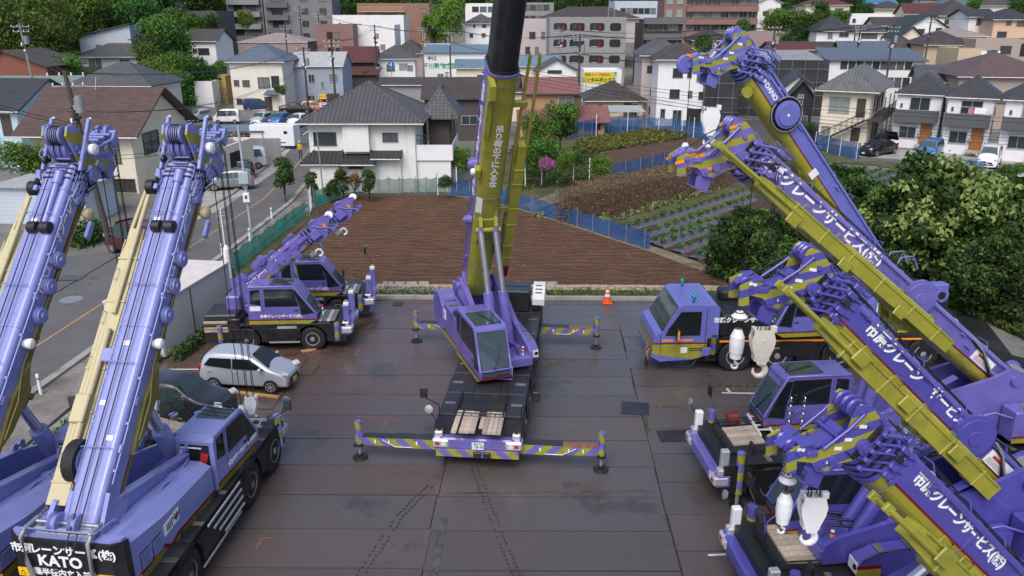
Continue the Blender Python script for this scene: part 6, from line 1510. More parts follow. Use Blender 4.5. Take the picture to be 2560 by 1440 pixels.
def house(label, u0, u1, vb, ve, Y, dep, wall, roofm, roof='hip', rh=1.7, rot=0.0, ov=.5, wins='', name='house', cat='house', group=None, into=None, ridge=False, wfr=None, fnd=4.0, pfx='', glz=None, gut=True):
 P0 = at(u0, vb, Y); rr = R(rot); w = fit_w(P0, rr, u1); h = at(u0, ve, Y).z - P0.z; d = dep
 C = P0 + Vector((math.cos(rr) * w / 2 - math.sin(rr) * d / 2, math.sin(rr) * w / 2 + math.cos(rr) * d / 2, 0))
 M = Matrix.Translation(C) @ Matrix.Rotation(rr, 4, 'Z')
 if into is None:
  r = empty(name, C, rr, label, cat, group); M = Matrix(); H0 = House()
 else:
  r = into.root; M = into.W.inverted() @ M
 H_ = House(); H_.root = r; H_.w, H_.d, H_.h = w, d, h; H_.M = M; H_.W = Matrix.Translation(C) @ Matrix.Rotation(rr, 4, 'Z') if into is None else into.W
 wm = Wc[wall] if isinstance(wall, str) else wall; rm = Rc[roofm] if isinstance(roofm, str) else roofm
 x, y = w / 2, d / 2
 b = MB(); b.M = M
 vs = [(-x, -y, -fnd), (x, -y, -fnd), (x, y, -fnd), (-x, y, -fnd), (-x, -y, h), (x, -y, h), (x, y, h), (-x, y, h)]
 fs = [(0, 1, 5, 4), (1, 2, 6, 5), (2, 3, 7, 6), (3, 0, 4, 7), (4, 5, 6, 7)]; b.add(vs, fs, wm)
 X, Yy = x + ov, y + ov; t = .13; T = MB(); T.M = M
 drop = rh * ov / max(.1, (min(x, y) if roof == 'hip' else (y if roof == 'gx' else x)))
 e = h - drop * .6
 if roof == 'hip':
  if w >= d: a = [(-x + y, 0, h + rh), (x - y, 0, h + rh)]
  else: a = [(0, -y + x, h + rh), (0, y - x, h + rh)]
  c = [(-X, -Yy, e), (X, -Yy, e), (X, Yy, e), (-X, Yy, e)]
  if w >= d: sl = [[c[0], c[1], a[1], a[0]], [c[1], c[2], a[1]], [c[2], c[3], a[0], a[1]], [c[3], c[0], a[0]]]; rd = [(a[0], a[1]), (c[0], a[0]), (c[1], a[1]), (c[2], a[1]), (c[3], a[0])]
  else: sl = [[c[0], c[1], a[0]], [c[1], c[2], a[1], a[0]], [c[2], c[3], a[1]], [c[3], c[0], a[0], a[1]]]; rd = [(a[0], a[1]), (c[0], a[0]), (c[1], a[0]), (c[2], a[1]), (c[3], a[1])]
 elif roof == 'gx':
  a = [(-X, 0, h + rh), (X, 0, h + rh)]; c = [(-X, -Yy, e), (X, -Yy, e), (X, Yy, e), (-X, Yy, e)]
  sl = [[c[0], c[1], a[1], a[0]], [c[2], c[3], a[0], a[1]]]; rd = [(a[0], a[1])]
  for s in (-1, 1):
   q = [(s * x, -y, h), (s * x, y, h), (s * x, 0, h + rh - .02)]; b.add(q, [(0, 1, 2) if s > 0 else (2, 1, 0)], wm)
 elif roof == 'gy':
  a = [(0, -Yy, h + rh), (0, Yy, h + rh)]; c = [(-X, -Yy, e), (X, -Yy, e), (X, Yy, e), (-X, Yy, e)]
  sl = [[c[1], c[2], a[1], a[0]], [c[3], c[0], a[0], a[1]]]; rd = [(a[0], a[1])]
  for s in (-1, 1):
   q = [(-x, s * y, h), (x, s * y, h), (0, s * y, h + rh - .02)]; b.add(q, [(0, 1, 2) if s < 0 else (2, 1, 0)], wm)
 elif roof in ('shed', 'shedr', 'shedl'):
  zz = {'shed': (0, 0, rh, rh), 'shedr': (rh, 0, 0, rh), 'shedl': (0, rh, rh, 0)}[roof]
  c = [(-X, -Yy, h + zz[0]), (X, -Yy, h + zz[1]), (X, Yy, h + zz[2]), (-X, Yy, h + zz[3])]; sl = [c]; rd = []
  q = [(-x, -y, h), (x, -y, h), (x, y, h), (-x, y, h), (-x, -y, h + zz[0] - .02), (x, -y, h + zz[1] - .02), (x, y, h + zz[2] - .02), (-x, y, h + zz[3] - .02)]
  b.add(q, [(0, 1, 5, 4), (1, 2, 6, 5), (2, 3, 7, 6), (3, 0, 4, 7)], wm); e = h
 else:
  b.add([(-x, -y, h), (x, -y, h), (x, y, h), (-x, y, h), (-x, -y, h + .4), (x, -y, h + .4), (x, y, h + .4), (-x, y, h + .4)], [(0, 1, 5, 4), (1, 2, 6, 5), (2, 3, 7, 6), (3, 0, 4, 7)], wm)
  q = .22; i_ = [(-x + q, -y + q), (x - q, -y + q), (x - q, y - q), (-x + q, y - q)]
  b.add([(-x, -y, h + .4), (x, -y, h + .4), (x, y, h + .4), (-x, y, h + .4)] + [(p[0], p[1], h + .4) for p in i_] + [(p[0], p[1], h + .1) for p in i_],
              [(0, 1, 5, 4), (1, 2, 6, 5), (2, 3, 7, 6), (3, 0, 4, 7), (4, 5, 9, 8), (5, 6, 10, 9), (6, 7, 11, 10), (7, 4, 8, 11)], wm)
  sl = []; rd = []; T.add([(p[0], p[1], h + .1) for p in i_], [(0, 1, 2, 3)], rm)
 for s_ in sl: T.panel(s_, t, rm)
 if ridge:
  for p, q in rd:
   T.cyl(Vector(p) + Vector((0, 0, t * .8)), Vector(q) + Vector((0, 0, t * .8)), .13, rm, n=8)
 wo = b.build(pfx + 'wall', r, uv=True); H_.wall = wo
 ro = T.build(pfx + 'roof', r, uv=True); H_.roof = ro
 if gut and roof in ('hip', 'gx'):
  gm = gutterd if wall in ('black', 'dbrown', 'brick', 'tan', 'dgrey') else gutter
  gq = MB(); gq.M = M; gq.tube([(-X, -Yy - .05, e + .02), (X, -Yy - .05, e + .02)], .065, gm, 6); gq.tube([(x - .1, -Yy, e), (x - .05, -y - .06, e - .4), (x - .05, -y - .06, 0)], .04, gm, 5); gq.build(pfx + 'gutter', r)
 H_.e = e
 for wd_ in (wins.split() if isinstance(wins, str) else []):
  window(H_, wd_, wfr, pfx, glz)
 return H_
def face(H_, f):
 x, y = H_.w / 2, H_.d / 2
 return {'f': (Vector((-x, -y, 0)), Vector((1, 0, 0)), Vector((0, -1, 0)), H_.w), 'r': (Vector((x, -y, 0)), Vector((0, 1, 0)), Vector((1, 0, 0)), H_.d), 'l': (Vector((-x, y, 0)), Vector((0, -1, 0)), Vector((-1, 0, 0)), H_.d)}[f]
def window(H_, spec, fr=None, pfx='', glz=None):
 """spec: face:centre%:sill:width:height:style (metres)"""
 p = spec.split(':'); f, cx, z, ww, hh = p[0], float(p[1]) / 100, float(p[2]), float(p[3]), float(p[4]); st = p[5] if len(p) > 5 else 's'
 o, dx, n, Wf = face(H_, f); c = o + dx * (Wf * cx) + Vector((0, 0, z + hh / 2)); Fm = H_.M @ frame(c, dx, (0, 0, 1))
 fr = fr or (frameb if st in ('d', 'x', 'k') else framew)
 if st == 'door':
  b = MB(); b.M = Fm; b.box((0, 0, .02), (ww + .12, hh + .1, .06), fr); b.box((0, 0, .04), (ww, hh, .07), woodd, .01)
  o_ = b.build('door', H_.root, uv=True); q = MB(); q.M = Fm; q.box((ww * .38, 0, .09), (.03, .35, .04), steel); q.build('handle', o_); return
 if st == 'dd':
  b = MB(); b.M = Fm; b.box((0, 0, .02), (ww, hh, .06), frameb); b.build('door', H_.root); return
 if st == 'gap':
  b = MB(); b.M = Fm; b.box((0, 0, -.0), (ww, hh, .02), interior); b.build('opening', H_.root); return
 b = MB(); b.M = Fm; t = .06
 b.box((0, hh / 2, .03), (ww + .1, t, .1), fr); b.box((0, -hh / 2, .04), (ww + .14, t, .14), fr); b.box((-ww / 2, 0, .03), (t, hh, .1), fr); b.box((ww / 2, 0, .03), (t, hh, .1), fr); b.box((0, 0, .035), (.05, hh, .06), fr)
 if st == 'x':
  for k in range(1, int(ww / .28)): b.box((-ww / 2 + k * .28, -hh * .22, .10), (.03, hh * .5, .03), fr)
  b.box((0, .05, .1), (ww, .05, .04), fr)
 if st == 'k':
  b.box((ww * .25, 0, .07), (ww * .5, hh + .04, .06), shutter); b.box((-ww * .75, 0, .05), (ww * .48, hh + .1, .1), shutter)
 if st == 'k2': b.box((ww * .8, 0, .05), (ww * .55, hh + .1, .1), shutter)
 if st == 'r': b.box((0, hh / 2 + .15, .08), (ww + .2, .25, .18), fr)
 wo = b.build('window', H_.root)
 g = MB(); g.M = Fm; g.box((0, 0, .012), (ww, hh, .012), glz or (glassc if st == 'c' else random.choice((glassh, glassh, glassh, glassm, glassl)))); g.build('pane', wo)
def rows(f, n, storeys, z0=.9, dz=2.8, ww=1.4, hh=1.1, st='s', a=12, b=88):
 out = []
 for s in range(storeys):
  for i in range(n):
   out.append('%s:%.1f:%.2f:%.2f:%.2f:%s' % (f, a + (b - a) * (i + .5) / n, z0 + dz * s, ww, hh, st))
 return ' '.join(out)
def balcony(H_, z, x0, x1, f='f', m=None, dep=1.1, hgt_=1.05, bars=False):
 o, dx, n, Wf = face(H_, f); b = MB(); b.M = H_.M @ frame(o, dx, (0, 0, 1)); m = m or Wc['grey']
 b.bx(Wf * x0, Wf * x1, z - .15, z, 0, dep, m)
 if bars:
  for k in range(int(Wf * (x1 - x0) / .2)): b.bx(Wf * x0 + k * .2, Wf * x0 + k * .2 + .03, z, z + hgt_, dep - .05, dep - .02, m)
  b.bx(Wf * x0, Wf * x1, z + hgt_, z + hgt_ + .05, dep - .06, dep, m); b.bx(Wf * x0, Wf * x0 + .05, z + hgt_, z + hgt_ + .05, 0, dep, m)
 else:
  b.bx(Wf * x0, Wf * x1, z, z + hgt_, dep - .1, dep, m); b.bx(Wf * x0, Wf * x0 + .1, z, z + hgt_, 0, dep - .1, m); b.bx(Wf * x1 - .1, Wf * x1, z, z + hgt_, 0, dep - .1, m)
 return b.build('balcony', H_.root, uv=True)
# the big white house behind the field
h20 = house('weathered white house with grey tiled hip roof and a balcony wing, behind the ploughed field', 783, 1045, 478, 300, 64, 8.6, 'old', 'kawara', 'hip', 2.5, rot=0, ov=.75, ridge=True,
   wins='f:15:3.75:1.75:1.0:d f:46:3.8:1.6:.85:d f:76:4.05:1.15:.65:d f:17:.9:.8:.65:d f:38:1.2:.75:.5:d f:61:1.0:.75:.95:d r:70:3.4:1.5:2.0:d')
b = MB(); b.M = h20.M; x, y, w = h20.w / 2, h20.d / 2, h20.w
b.bx(-x + w * .33, -x + w * .57, -y - .55, -y + .2, 3.3, h20.h - .05, Wc['old'])
b.bx(-x - .5, -x + w * .6, -y - 1.2, -y + .1, -1, 2.35, Wc['old']) if False else None
b.bx(-x + w * .3, -x + w * .85, -y - .25, -y + .1, -1, 2.6, Wc['old']); b.build('bay', h20.root, uv=True)
b = MB(); b.M = h20.M
for (x0, x1, z0, z1, yo) in ((-.06, .31, 2.35, 3.2, 1.2), (.30, .62, 2.35, 2.95, 1.35), (.58, .86, 2.75, 3.2, .95)):
 X0, X1 = -x + w * x0, -x + w * x1
 b.panel([(X0, -y - yo, z0), (X1, -y - yo, z0), (X1, -y - .02, z1), (X0 + (.9 if x0 < 0 else 0), -y - .02, z1)], .14, Rc['darkk'])
 b.tube([(X0, -y - yo, z0), (X1, -y - yo, z0)], .06, gutter); b.tube([(X0, -y - yo + .05, z0 + .12), (X0 + (.9 if x0 < 0 else 0), -y, z1 + .12)], .09, Rc['darkk'])
 b.tube([(X1, -y - yo + .05, z0 + .12), (X1, -y, z1 + .12)], .09, Rc['darkk'])
b.build('porch_roof', h20.root, uv=True)
b = MB(); b.M = h20.M; b.bx(-x + .1, -x + w * .28, -y - .9, -y, -1, 2.3, Wc['old']); b.build('bathroom_bay', h20.root, uv=True)
b = MB(); b.M = h20.M; bx0 = -x + w * .43; b.box((bx0, -y - .42, 1.0), (1.1, .3, 1.9), whitec, .02); b.box((bx0, -y - .5, 2.0), (1.2, .5, .16), shutter, .04); b.box((bx0 + .48, -y - .58, .95), (.06, .02, 1.5), black); b.build('entrance_box', h20.root)
b = MB(); b.M = h20.M
b.bx(x, x + 2.7, -y + .2, y - 1.5, -1, 2.5, Wc['old']); b.bx(x, x + 2.9, -y + .05, -y + .15, 2.5, 3.75, Wc['whites']); b.bx(x + 2.8, x + 2.9, -y + .15, y - 1.5, 2.5, 3.75, Wc['whites']); b.bx(x, x + 2.8, -y + .2, y - 1.5, 2.45, 2.55, Rc['green'])
b.build('balcony_wing', h20.root, uv=True)
b = MB(); b.M = h20.M
for z in (4.1, 4.5): b.tube([(x, -y + .1, z), (x + 2.85, -y + .1, z), (x + 2.85, y - 1.5, z)], .03, frameb)
for k in range(9): b.tube([(x + .35 * k, -y + .1, 3.7), (x + .35 * k, -y + .1, 4.5)], .02, frameb)
for k in range(9): b.tube([(x + 2.85, -y + .1 + .6 * k, 3.7), (x + 2.85, -y + .1 + .6 * k, 4.5)], .02, frameb)
for (px, py) in ((x + .5, -y + 3), (x + 2.7, -y + 3.5)): b.tube([(px, py, 2.5), (px, py, 5.8)], .06, frameb)
b.build('balcony_railing', h20.root)
house('', 1075, 1130, 440, 275, 69, 5, 'dbrown', 'kawara', 'hip', 1.6, into=h20, pfx='rear_', ridge=True, ov=.7)
H = lambda *a, **k: house(*a, **k)
# left side of town
h = H('cream house with a wide brown shingle roof and dark latticed windows, behind the left cranes', 100, 352, 482, 329, 64, 9.5, 'cream', 'brown', 'gx', 3.0, rot=-3, ov=.9, wins='f:74:2.5:2.0:2.0:x f:30:2.6:2.2:1.6:x r:30:2.9:2.6:1.7:x r:75:.6:2.2:1.6:x f:78:.2:1.2:1.0:d f:90:.2:1.0:1.0:d')
b = MB(); b.M = h.M; b.tube([(0, -1.5, h.h + 3.0), (.2, -1.5, h.h + 4.0)], .05, alu); b.build('roof_vent', h.root)
w_ = H('cream side building with a tiled base between the brown roofed house and the road', 500, 556, 476, 385, 66, 7, 'cream', 'flat', 'flat', 0.2, rot=-6, wins='r:45:1.5:2.2:1.3:gap')
H('pale house with a charcoal hip roof and half shuttered window, above the brown roof', 192, 388, 318, 212, 92, 8, 'ivory', 'grey', 'hip', 2.2, rot=-2, wins='f:46:2.3:1.6:1.5:k')
h = H('light aqua flats with a grey gable roof and an outside stair at the left edge', -190, 68, 405, 272, 76, 9.5, 'aqua', 'slate', 'gx', 2.4, rot=-6, wins='f:70:2.6:1.0:2.0:dd f:88:2.6:1.0:2.0:dd f:70:.1:1.0:2.0:dd')
b = MB(); b.M = h.M
for k in range(12): b.box((-1.0 + .42 * k, -h.d / 2 - 1.2, 2.6 - .22 * k), (.45, 1.0, .08), alu)
for s in (0, 1): b.tube([(-1.2, -h.d / 2 - .7 - s, 3.7), (3.9, -h.d / 2 - .7 - s, 1.0)], .05, white)
b.bx(-h.w / 2, 3, -h.d / 2 - 1.4, -h.d / 2, 2.5, 2.62, alu)
for k in range(16): b.box((-h.w / 2 + .55 * k, -h.d / 2 - 1.38, 3.1), (.06, .05, 1.0), black)
b.build('outside_stair', h.root)
H('red brown clad cottage with a cream gable at the upper left edge', -62, 134, 262, 165, 108, 8, 'brick', 'old', 'gy', 1.9, wins='f:28:1.6:2.2:1.0:c f:76:1.9:2.2:1.1:c', rot=-4)
H('low shed with a pale green metal roof below the red brown cottage', -60, 165, 262, 226, 100, 6, 'cream', 'pgreen', 'shed', 1.2, rot=-3)
h = H('blue grey two tier house standing on the wooded slope', 196, 366, 178, 141, 138, 9, 'pale', 'grey', 'hip', 2.1, wins='f:22:.5:1.0:1.4:d f:32:.6:.8:1.6:d f:70:.9:1.6:1.0:s')
house('', 206, 335, 150, 92, 142, 7, 'pale', 'grey', 'shedl', 2.1, into=h, pfx='upper_', wins='f:36:1.6:.9:.9:s f:62:1.9:2.2:.8:s')
H('white house with a weathered grey roof among the garden trees', 470, 546, 168, 102, 150, 8, 'white', 'old', 'gx', 1.9, wins='f:58:2.2:2.0:1.1:d f:30:2.4:.8:.9:s', rot=-3)
h = H('ivory two storey house with blue grey hip roof and a stair at its left', 586, 716, 276, 153, 122, 9, 'ivory', 'bluegrey', 'hip', 2.2, ridge=True, wins='f:10:3.6:.7:.8:d f:28:3.5:1.0:.9:d f:12:.9:.8:.8:d f:32:.8:1.0:.8:d f:62:3.3:1.7:1.5:d f:84:3.4:1.1:1.6:d f:67:.0:1.1:2.0:dd f:50:.8:.6:.8:d')
b = MB(); b.M = h.M; b.panel([(1.0, -h.d / 2 - 1.1, 2.3), (3.2, -h.d / 2 - 1.1, 2.3), (2.9, -h.d / 2, 2.9), (1.3, -h.d / 2, 2.9)], .12, Rc['bluegrey']); b.build('porch_roof', h.root, uv=True)
b = MB(); b.M = h.M
for k in range(13): b.box((-h.w / 2 - .9, -h.d / 2 + .35 - .3 * k, 3.2 - .24 * k), (1.2, .32, .06), frameb)
for s in (-.35, -1.5): b.tube([(-h.w / 2 + s, -h.d / 2 + .4, 4.2), (-h.w / 2 + s, -h.d / 2 - 3.4, 1.1)], .04, frameb)
b.build('outside_stair', h.root)
H('blue grey corrugated building with a white metal roof beside the road', 733, 862, 268, 166, 128, 9, 'bluegrey', 'wmetal', 'gx', 1.9, rot=2, ov=.25, wins='f:40:3.8:.9:1.2:s f:36:.9:1.1:.9:s f:82:3.9:1.3:1.2:s f:60:2.9:.4:1.0:s f:72:.1:1.0:2.0:dd f:84:.1:1.2:2.0:dd')
H('grey metal clad box building on the left hillside', 452, 550, 92, 32, 185, 10, 'charcoal', 'flat', 'flat', .2, rot=-2)
H('small cream gabled house beside the grey box building', 398, 440, 60, 36, 180, 9, 'cream', 'slate', 'gy', 2.2)
b_ = H('white metal storage container under the slope trees', 489, 534, 245, 210, 122, 3, 'white', 'wmetal', 'flat', .2, name='storage_container', cat='container')
H('small mustard yellow shed beside the white container', 535, 566, 222, 196, 126, 3, mat('mustard_wall', (.42, .29, .09), .8), 'flat', 'flat', .2, name='shed', cat='shed', wins='f:45:1.3:1.0:.3:gap')
H('mauve brown building with a pinkish flat roof beyond the ivory house', 602, 774, 178, 106, 168, 12, 'mauve', 'pinkf', 'hip', 1.6, ov=.1, wins='f:35:2.5:.8:.9:s f:58:1.8:2.0:1.9:r f:22:2.0:.8:.8:d')
h = H('grey apartment block cut by the top edge, left one of the grey pair', 575, 664, 98, -22, 212, 12, 'mgrey', 'flat', 'flat', .2, rot=-3, wins=rows('f', 2, 4, 1.0, 2.9, 2.2, 1.4, 'd'))
for k in range(4): balcony(h, 2.9 * k + 2.6, .04, .95, m=Wc['grey'])
h = H('dark grey tiled apartment block with small windows, right one of the grey pair', 668, 836, 108, -44, 205, 14, 'mgrey', 'flat', 'flat', .2, rot=3, wins=rows('f', 2, 5, 1.0, 2.9, 1.6, 1.3, 'd', 46, 100) + ' ' + rows('f', 1, 5, .9, 2.9, 2.6, 1.7, 'd', 4, 34))
for k in range(5): balcony(h, 2.9 * k + 2.6, .03, .36, m=Wc['dgrey'])
H('cream flat roofed building stepped above the brown tiled block', 836, 1012, 118, 42, 196, 9, 'white', 'flat', 'flat', .2, wins='f:10:4.2:.5:1.2:d f:28:2.0:1.4:1.0:d f:48:2.2:.4:1.0:d f:60:2.2:.4:1.0:d f:88:2.2:1.4:1.0:d')
H('white rendered building with one small bay window beside the brown tiled block', 887, 990, 160, 67, 172, 9, 'white', 'wmetal', 'flat', .2, wins='f:12:3.0:.4:.5:d f:70:2.8:1.0:1.1:s')
H('brown tiled three storey block with a pale glazed roof', 797, 888, 165, 66, 167, 10, 'maroon', 'wmetal', 'flat', .2, wins='f:36:5.2:1.2:1.4:gap f:36:2.2:1.2:1.4:gap f:56:5.2:.9:1.3:d f:56:2.2:.9:1.3:d')
h = H('ochre brown apartment house with open walkways, by the bright bamboo', 898, 1076, 118, 12, 214, 14, 'brown', 'flat', 'flat', .2, wins=rows('f', 6, 3, 1.2, 3.0, 1.4, 1.5, 'd', 2, 64) + ' f:92:2.0:1.4:1.2:d f:92:5.0:1.4:1.2:d f:92:8.2:1.4:1.2:d')
for k in range(3): balcony(h, 3.0 * k + 2.7, .02, .66, m=Wc['peach'], bars=(k == 2))
h = H('old cottage with rusty red metal roofs by the road bend', 868, 938, 212, 152, 146, 8, 'dbrown', 'dred', 'gx', 2.2, rot=6, ov=.8, wins='f:30:1.8:1.2:1.0:d')
house('', 862, 940, 212, 188, 141, 4, 'dbrown', 'dred', 'shed', 1.1, into=h, pfx='lower_', ov=.5)
H('white corner house with grey hip roof behind the blue road sign', 934, 1040, 212, 146, 148, 9, 'white', 'grey', 'hip', 2.0, rot=4, wins='f:12:2.6:.7:1.0:d f:42:2.4:1.4:1.1:d f:72:2.6:1.5:1.1:c f:88:2.4:.9:1.0:s')
H('dark tiled house roof behind the white corner house', 982, 1062, 168, 132, 172, 9, 'taupe', 'umber', 'hip', 2.4)
h = H('cream animal clinic with green lettering and pale blue roof', 1062, 1262, 215, 132, 166, 12, 'white', 'blue', 'shed', 1.1, wins='f:20:.6:1.2:1.8:s f:84:3.0:1.6:1.0:d')
text_mesh('中川', .9, h.M @ frame((-h.w * .40, -h.d / 2 - .03, h.h - 1.1), (1, 0, 0), (0, 0, 1)), darkletter, 'lettering', h.root, bold=.03)
text_mesh('千川動物病院', 1.15, h.M @ frame((-h.w * .30, -h.d / 2 - .03, h.h - 2.6), (1, 0, 0), (0, 0, 1)), greenletter, 'lettering', h.root, bold=.03)
text_mesh('病院', .9, h.M @ frame((-h.w * .22, -h.d / 2 - .03, h.h - 4.6), (1, 0, 0), (0, 0, 1)), greenletter, 'lettering', h.root, bold=.03, vertical=True)
H('low cream annex with a light blue metal roof', 1142, 1250, 218, 170, 152, 8, 'cream', 'blue', 'gx', 1.3, wins='f:60:1.0:2.0:1.2:d')
H('long low building with a dark ribbed flat roof behind the white tiled house', 946, 1152, 244, 213, 118, 9, 'grey', 'umber', 'gx', .7, ov=.3)
h = H('dark brown two storey house with a small lit window, behind the balcony wing', 1066, 1218, 400, 246, 92, 9, 'dbrown', 'umber', 'gx', 1.9, rot=3, ov=.4, wins='f:72:4.0:1.8:1.0:s f:64:1.0:.8:.8:s')
H('white two tier house with grey roofs beside the bright bamboo', 1163, 1240, 100, 58, 196, 8, 'white', 'grey', 'hip', 2.0, wins='f:30:2.8:.5:1.3:d f:62:2.8:.9:.9:d f:60:.6:.9:.9:d f:20:.6:.8:.8:d')
H('pale blue grey prefab behind the roadside poles', 1062, 1126, 150, 116, 182, 7, 'pale', 'wmetal', 'flat', .2)
# middle of town
H('pinkish grey low block left of the arcaded flats', 1296, 1372, 162, 52, 172, 10, 'pink', 'flat', 'flat', .2, wins='f:30:2.2:.9:1.4:d f:60:2.2:.7:1.3:d f:80:5.2:.7:1.3:d f:45:5.2:1.2:1.3:d')
H('pale flat apartment block at the top edge behind the white two tier house', 1164, 1292, 66, 12, 238, 12, 'white', 'flat', 'flat', .2, wins=rows('f', 5, 2, 1.0, 2.9, 1.8, 1.4, 'd'))
h = H('pale grey apartment house at the top edge above the pinkish block', 1296, 1384, 62, 10, 236, 12, 'grey', 'flat', 'flat', .2, wins=rows('f', 4, 2, 1.0, 2.9, 1.6, 1.4, 'd'))
h = H('grey concrete flats with rounded arcade openings and red doors', 1372, 1560, 198, 48, 164, 11, 'grey', 'flat', 'flat', .3, rot=2)
for k in range(3):
 z = 3.5 + 3.05 * k
 for i, (c, ww) in enumerate(((.14, 2.6), (.36, 2.9), (.62, 2.9), (.86, 2.2))):
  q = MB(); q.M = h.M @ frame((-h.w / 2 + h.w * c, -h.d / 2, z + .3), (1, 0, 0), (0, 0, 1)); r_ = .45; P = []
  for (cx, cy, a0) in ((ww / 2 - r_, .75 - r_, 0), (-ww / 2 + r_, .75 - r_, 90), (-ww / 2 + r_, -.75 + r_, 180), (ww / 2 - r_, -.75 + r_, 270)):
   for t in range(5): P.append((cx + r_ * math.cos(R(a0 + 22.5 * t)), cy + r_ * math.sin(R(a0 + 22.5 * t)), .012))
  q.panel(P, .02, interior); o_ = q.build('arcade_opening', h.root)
  if c < .8:
   q = MB(); q.M = h.M @ frame((-h.w / 2 + h.w * c, -h.d / 2, z + .3), (1, 0, 0), (0, 0, 1)); q.box((.5, -.15, .04), (.42, 1.0, .02), dredm if 'dredm' in globals() else red); q.build('door', o_)
   q = MB(); q.M = h.M @ frame((-h.w / 2 + h.w * c, -h.d / 2, z + .3), (1, 0, 0), (0, 0, 1)); q.box((-.45, .1, .04), (.7, .8, .02), glassh); q.box((-.45, -.62, .05), (1.2, .12, .06), alu); q.build('window', o_)
 balc = MB(); balc.M = h.M; balc.bx(-h.w / 2 + .3, h.w / 2 - .2, -h.d / 2 - .14, -h.d / 2 - .02, z - 1.5, z - .5, Wc['grey']); balc.build('parapet', h.root, uv=True)
H('dark hip roofed hall behind the arcaded flats', 1352, 1598, 62, 46, 198, 14, 'pink', 'umber', 'hip', 2.6)
q = MB(); c_ = at(1528, 42, 185)
for s in (-1, 1):
 for s2 in (-1, 1): q.tube([(s * .9, s2 * .9, -4), (s * .3, s2 * .3, 7)], .07, steel)
for k in range(6): q.tube([(-.9 + .1 * k, -.9 + .1 * k, -4 + 1.8 * k), (.9 - .1 * k, -.9 + .1 * k, -4 + 1.8 * k), (.9 - .1 * k, .9 - .1 * k, -4 + 1.8 * k), (-.9 + .1 * k, .9 - .1 * k, -4 + 1.8 * k)], .05, steel, 4, closed=True)
o = q.build('antenna_mast', label='small lattice antenna mast on top of the arcaded flats', cat='mast'); o.location = c_
h = H('dark brown flats with long balconies, left of the red brown flats', 1603, 1700, 168, 62, 166, 11, 'dbrown', 'flat', 'flat', .3, wins=rows('f', 3, 3, 1.0, 3.0, 2.0, 1.6, 's'))
for k in range(3): balcony(h, 3.0 * k + 2.4, .0, 1.0, m=Wc['dgrey'], dep=1.3)
h = H('large red brown tiled flats with rows of balconies at the top', 1655, 1886, 118, 4, 202, 14, 'maroon', 'flat', 'flat', .3, rot=-3, wins=rows('f', 8, 4, 1.0, 2.9, 1.7, 1.6, 's', 22, 99) + ' ' + rows('f', 2, 4, 1.2, 2.9, 1.3, 1.6, 'c', 0, 22))
for k in range(4): balcony(h, 2.9 * k + 2.5, .24, 1.0, m=Wc['maroon'])
h = H('long pale blue apartment house behind the arcaded flats', 1534, 1652, 70, 6, 242, 12, 'pale', 'flat', 'flat', .3, wins=rows('f', 6, 2, 1.0, 2.9, 1.5, 1.5, 'd'))
balcony(h, 2.6, 0, 1, m=Wc['pale'])
H('white gabled workshop beside the arcaded flats', 1342, 1440, 222, 178, 142, 9, 'white', 'grey', 'gy', 1.9, wins='f:45:2.6:2.4:.5:d')
H('light blue metal roofed shed behind the centre crane boom', 1286, 1398, 195, 165, 152, 7, 'cream', 'blue', 'gx', 1.6)
H('dark hip roof of a low house between boom and red roofed house', 1222, 1370, 285, 228, 110, 8, 'cream', 'slate', 'hip', 2.0)
h = H('storage rental hut with a pale flat roof carrying a yellow billboard', 1458, 1552, 236, 180, 134, 5, 'white', 'wmetal', 'flat', .2)
def billboard():
 c_ = at(1500, 194, 131); r = empty('billboard', (c_.x, c_.y, c_.z - .9), 0, 'yellow billboard with large dark katakana writing above the beige house', 'billboard')
 b = MB(); b.bx(-2.6, 2.25, 0, .1, 0, 1.75, mat('billboard_yellow', (.60, .50, .03), .5)); b.bx(2.26, 2.65, 0, .1, 0, 1.75, greenletter); b.build('panel', r)
 b = MB()
 for x in (-2.2, 0, 2.2): b.bx(x - .06, x + .06, .12, .24, -3.0, 1.7, steel)
 b.build('post', r)
 text_mesh('レンタルボックス', .68, frame((-.15, -.012, .52), (1, 0, 0), (0, 0, 1)), darkletter, 'lettering', r, bold=.03)
 text_mesh('収納', .5, frame((-2.0, -.012, 1.34), (1, 0, 0), (0, 0, 1)), darkletter, 'lettering', r, bold=.02)
 text_mesh('ネットで簡単契約!', .36, frame((.1, -.012, 1.34), (1, 0, 0), (0, 0, 1)), redletter, 'lettering', r, bold=.03)
 text_mesh('千葉駅', .38, frame((2.46, -.012, .9), (1, 0, 0), (0, 0, 1)), letter, 'lettering', r, bold=.02, vertical=True)
billboard()
h = H('beige single storey house with a mossy old tiled roof', 1468, 1606, 296, 250, 112, 8, 'beige', 'old', 'hip', 2.1, ridge=True, wins='f:28:.9:1.2:.9:d f:45:.9:1.2:.9:d f:72:.1:1.1:2.0:dd f:84:.1:.9:1.8:gap')
h = H('tan ribbed metal house with faded red roofs', 1316, 1440, 338, 234, 96, 8, 'tan', 'red', 'gx', 1.5, rot=3, ov=.4, wins='f:78:3.1:1.7:1.4:k2')
house('', 1436, 1512, 338, 303, 97, 6, 'tan', 'red', 'gx', 1.4, into=h, pfx='lower_', ov=.6, wins='f:40:.7:.9:.7:d f:72:.7:.9:.7:d')
house('', 1300, 1372, 340, 308, 91, 4, 'tan', 'red', 'shed', .9, into=h, pfx='front_', ov=.4)
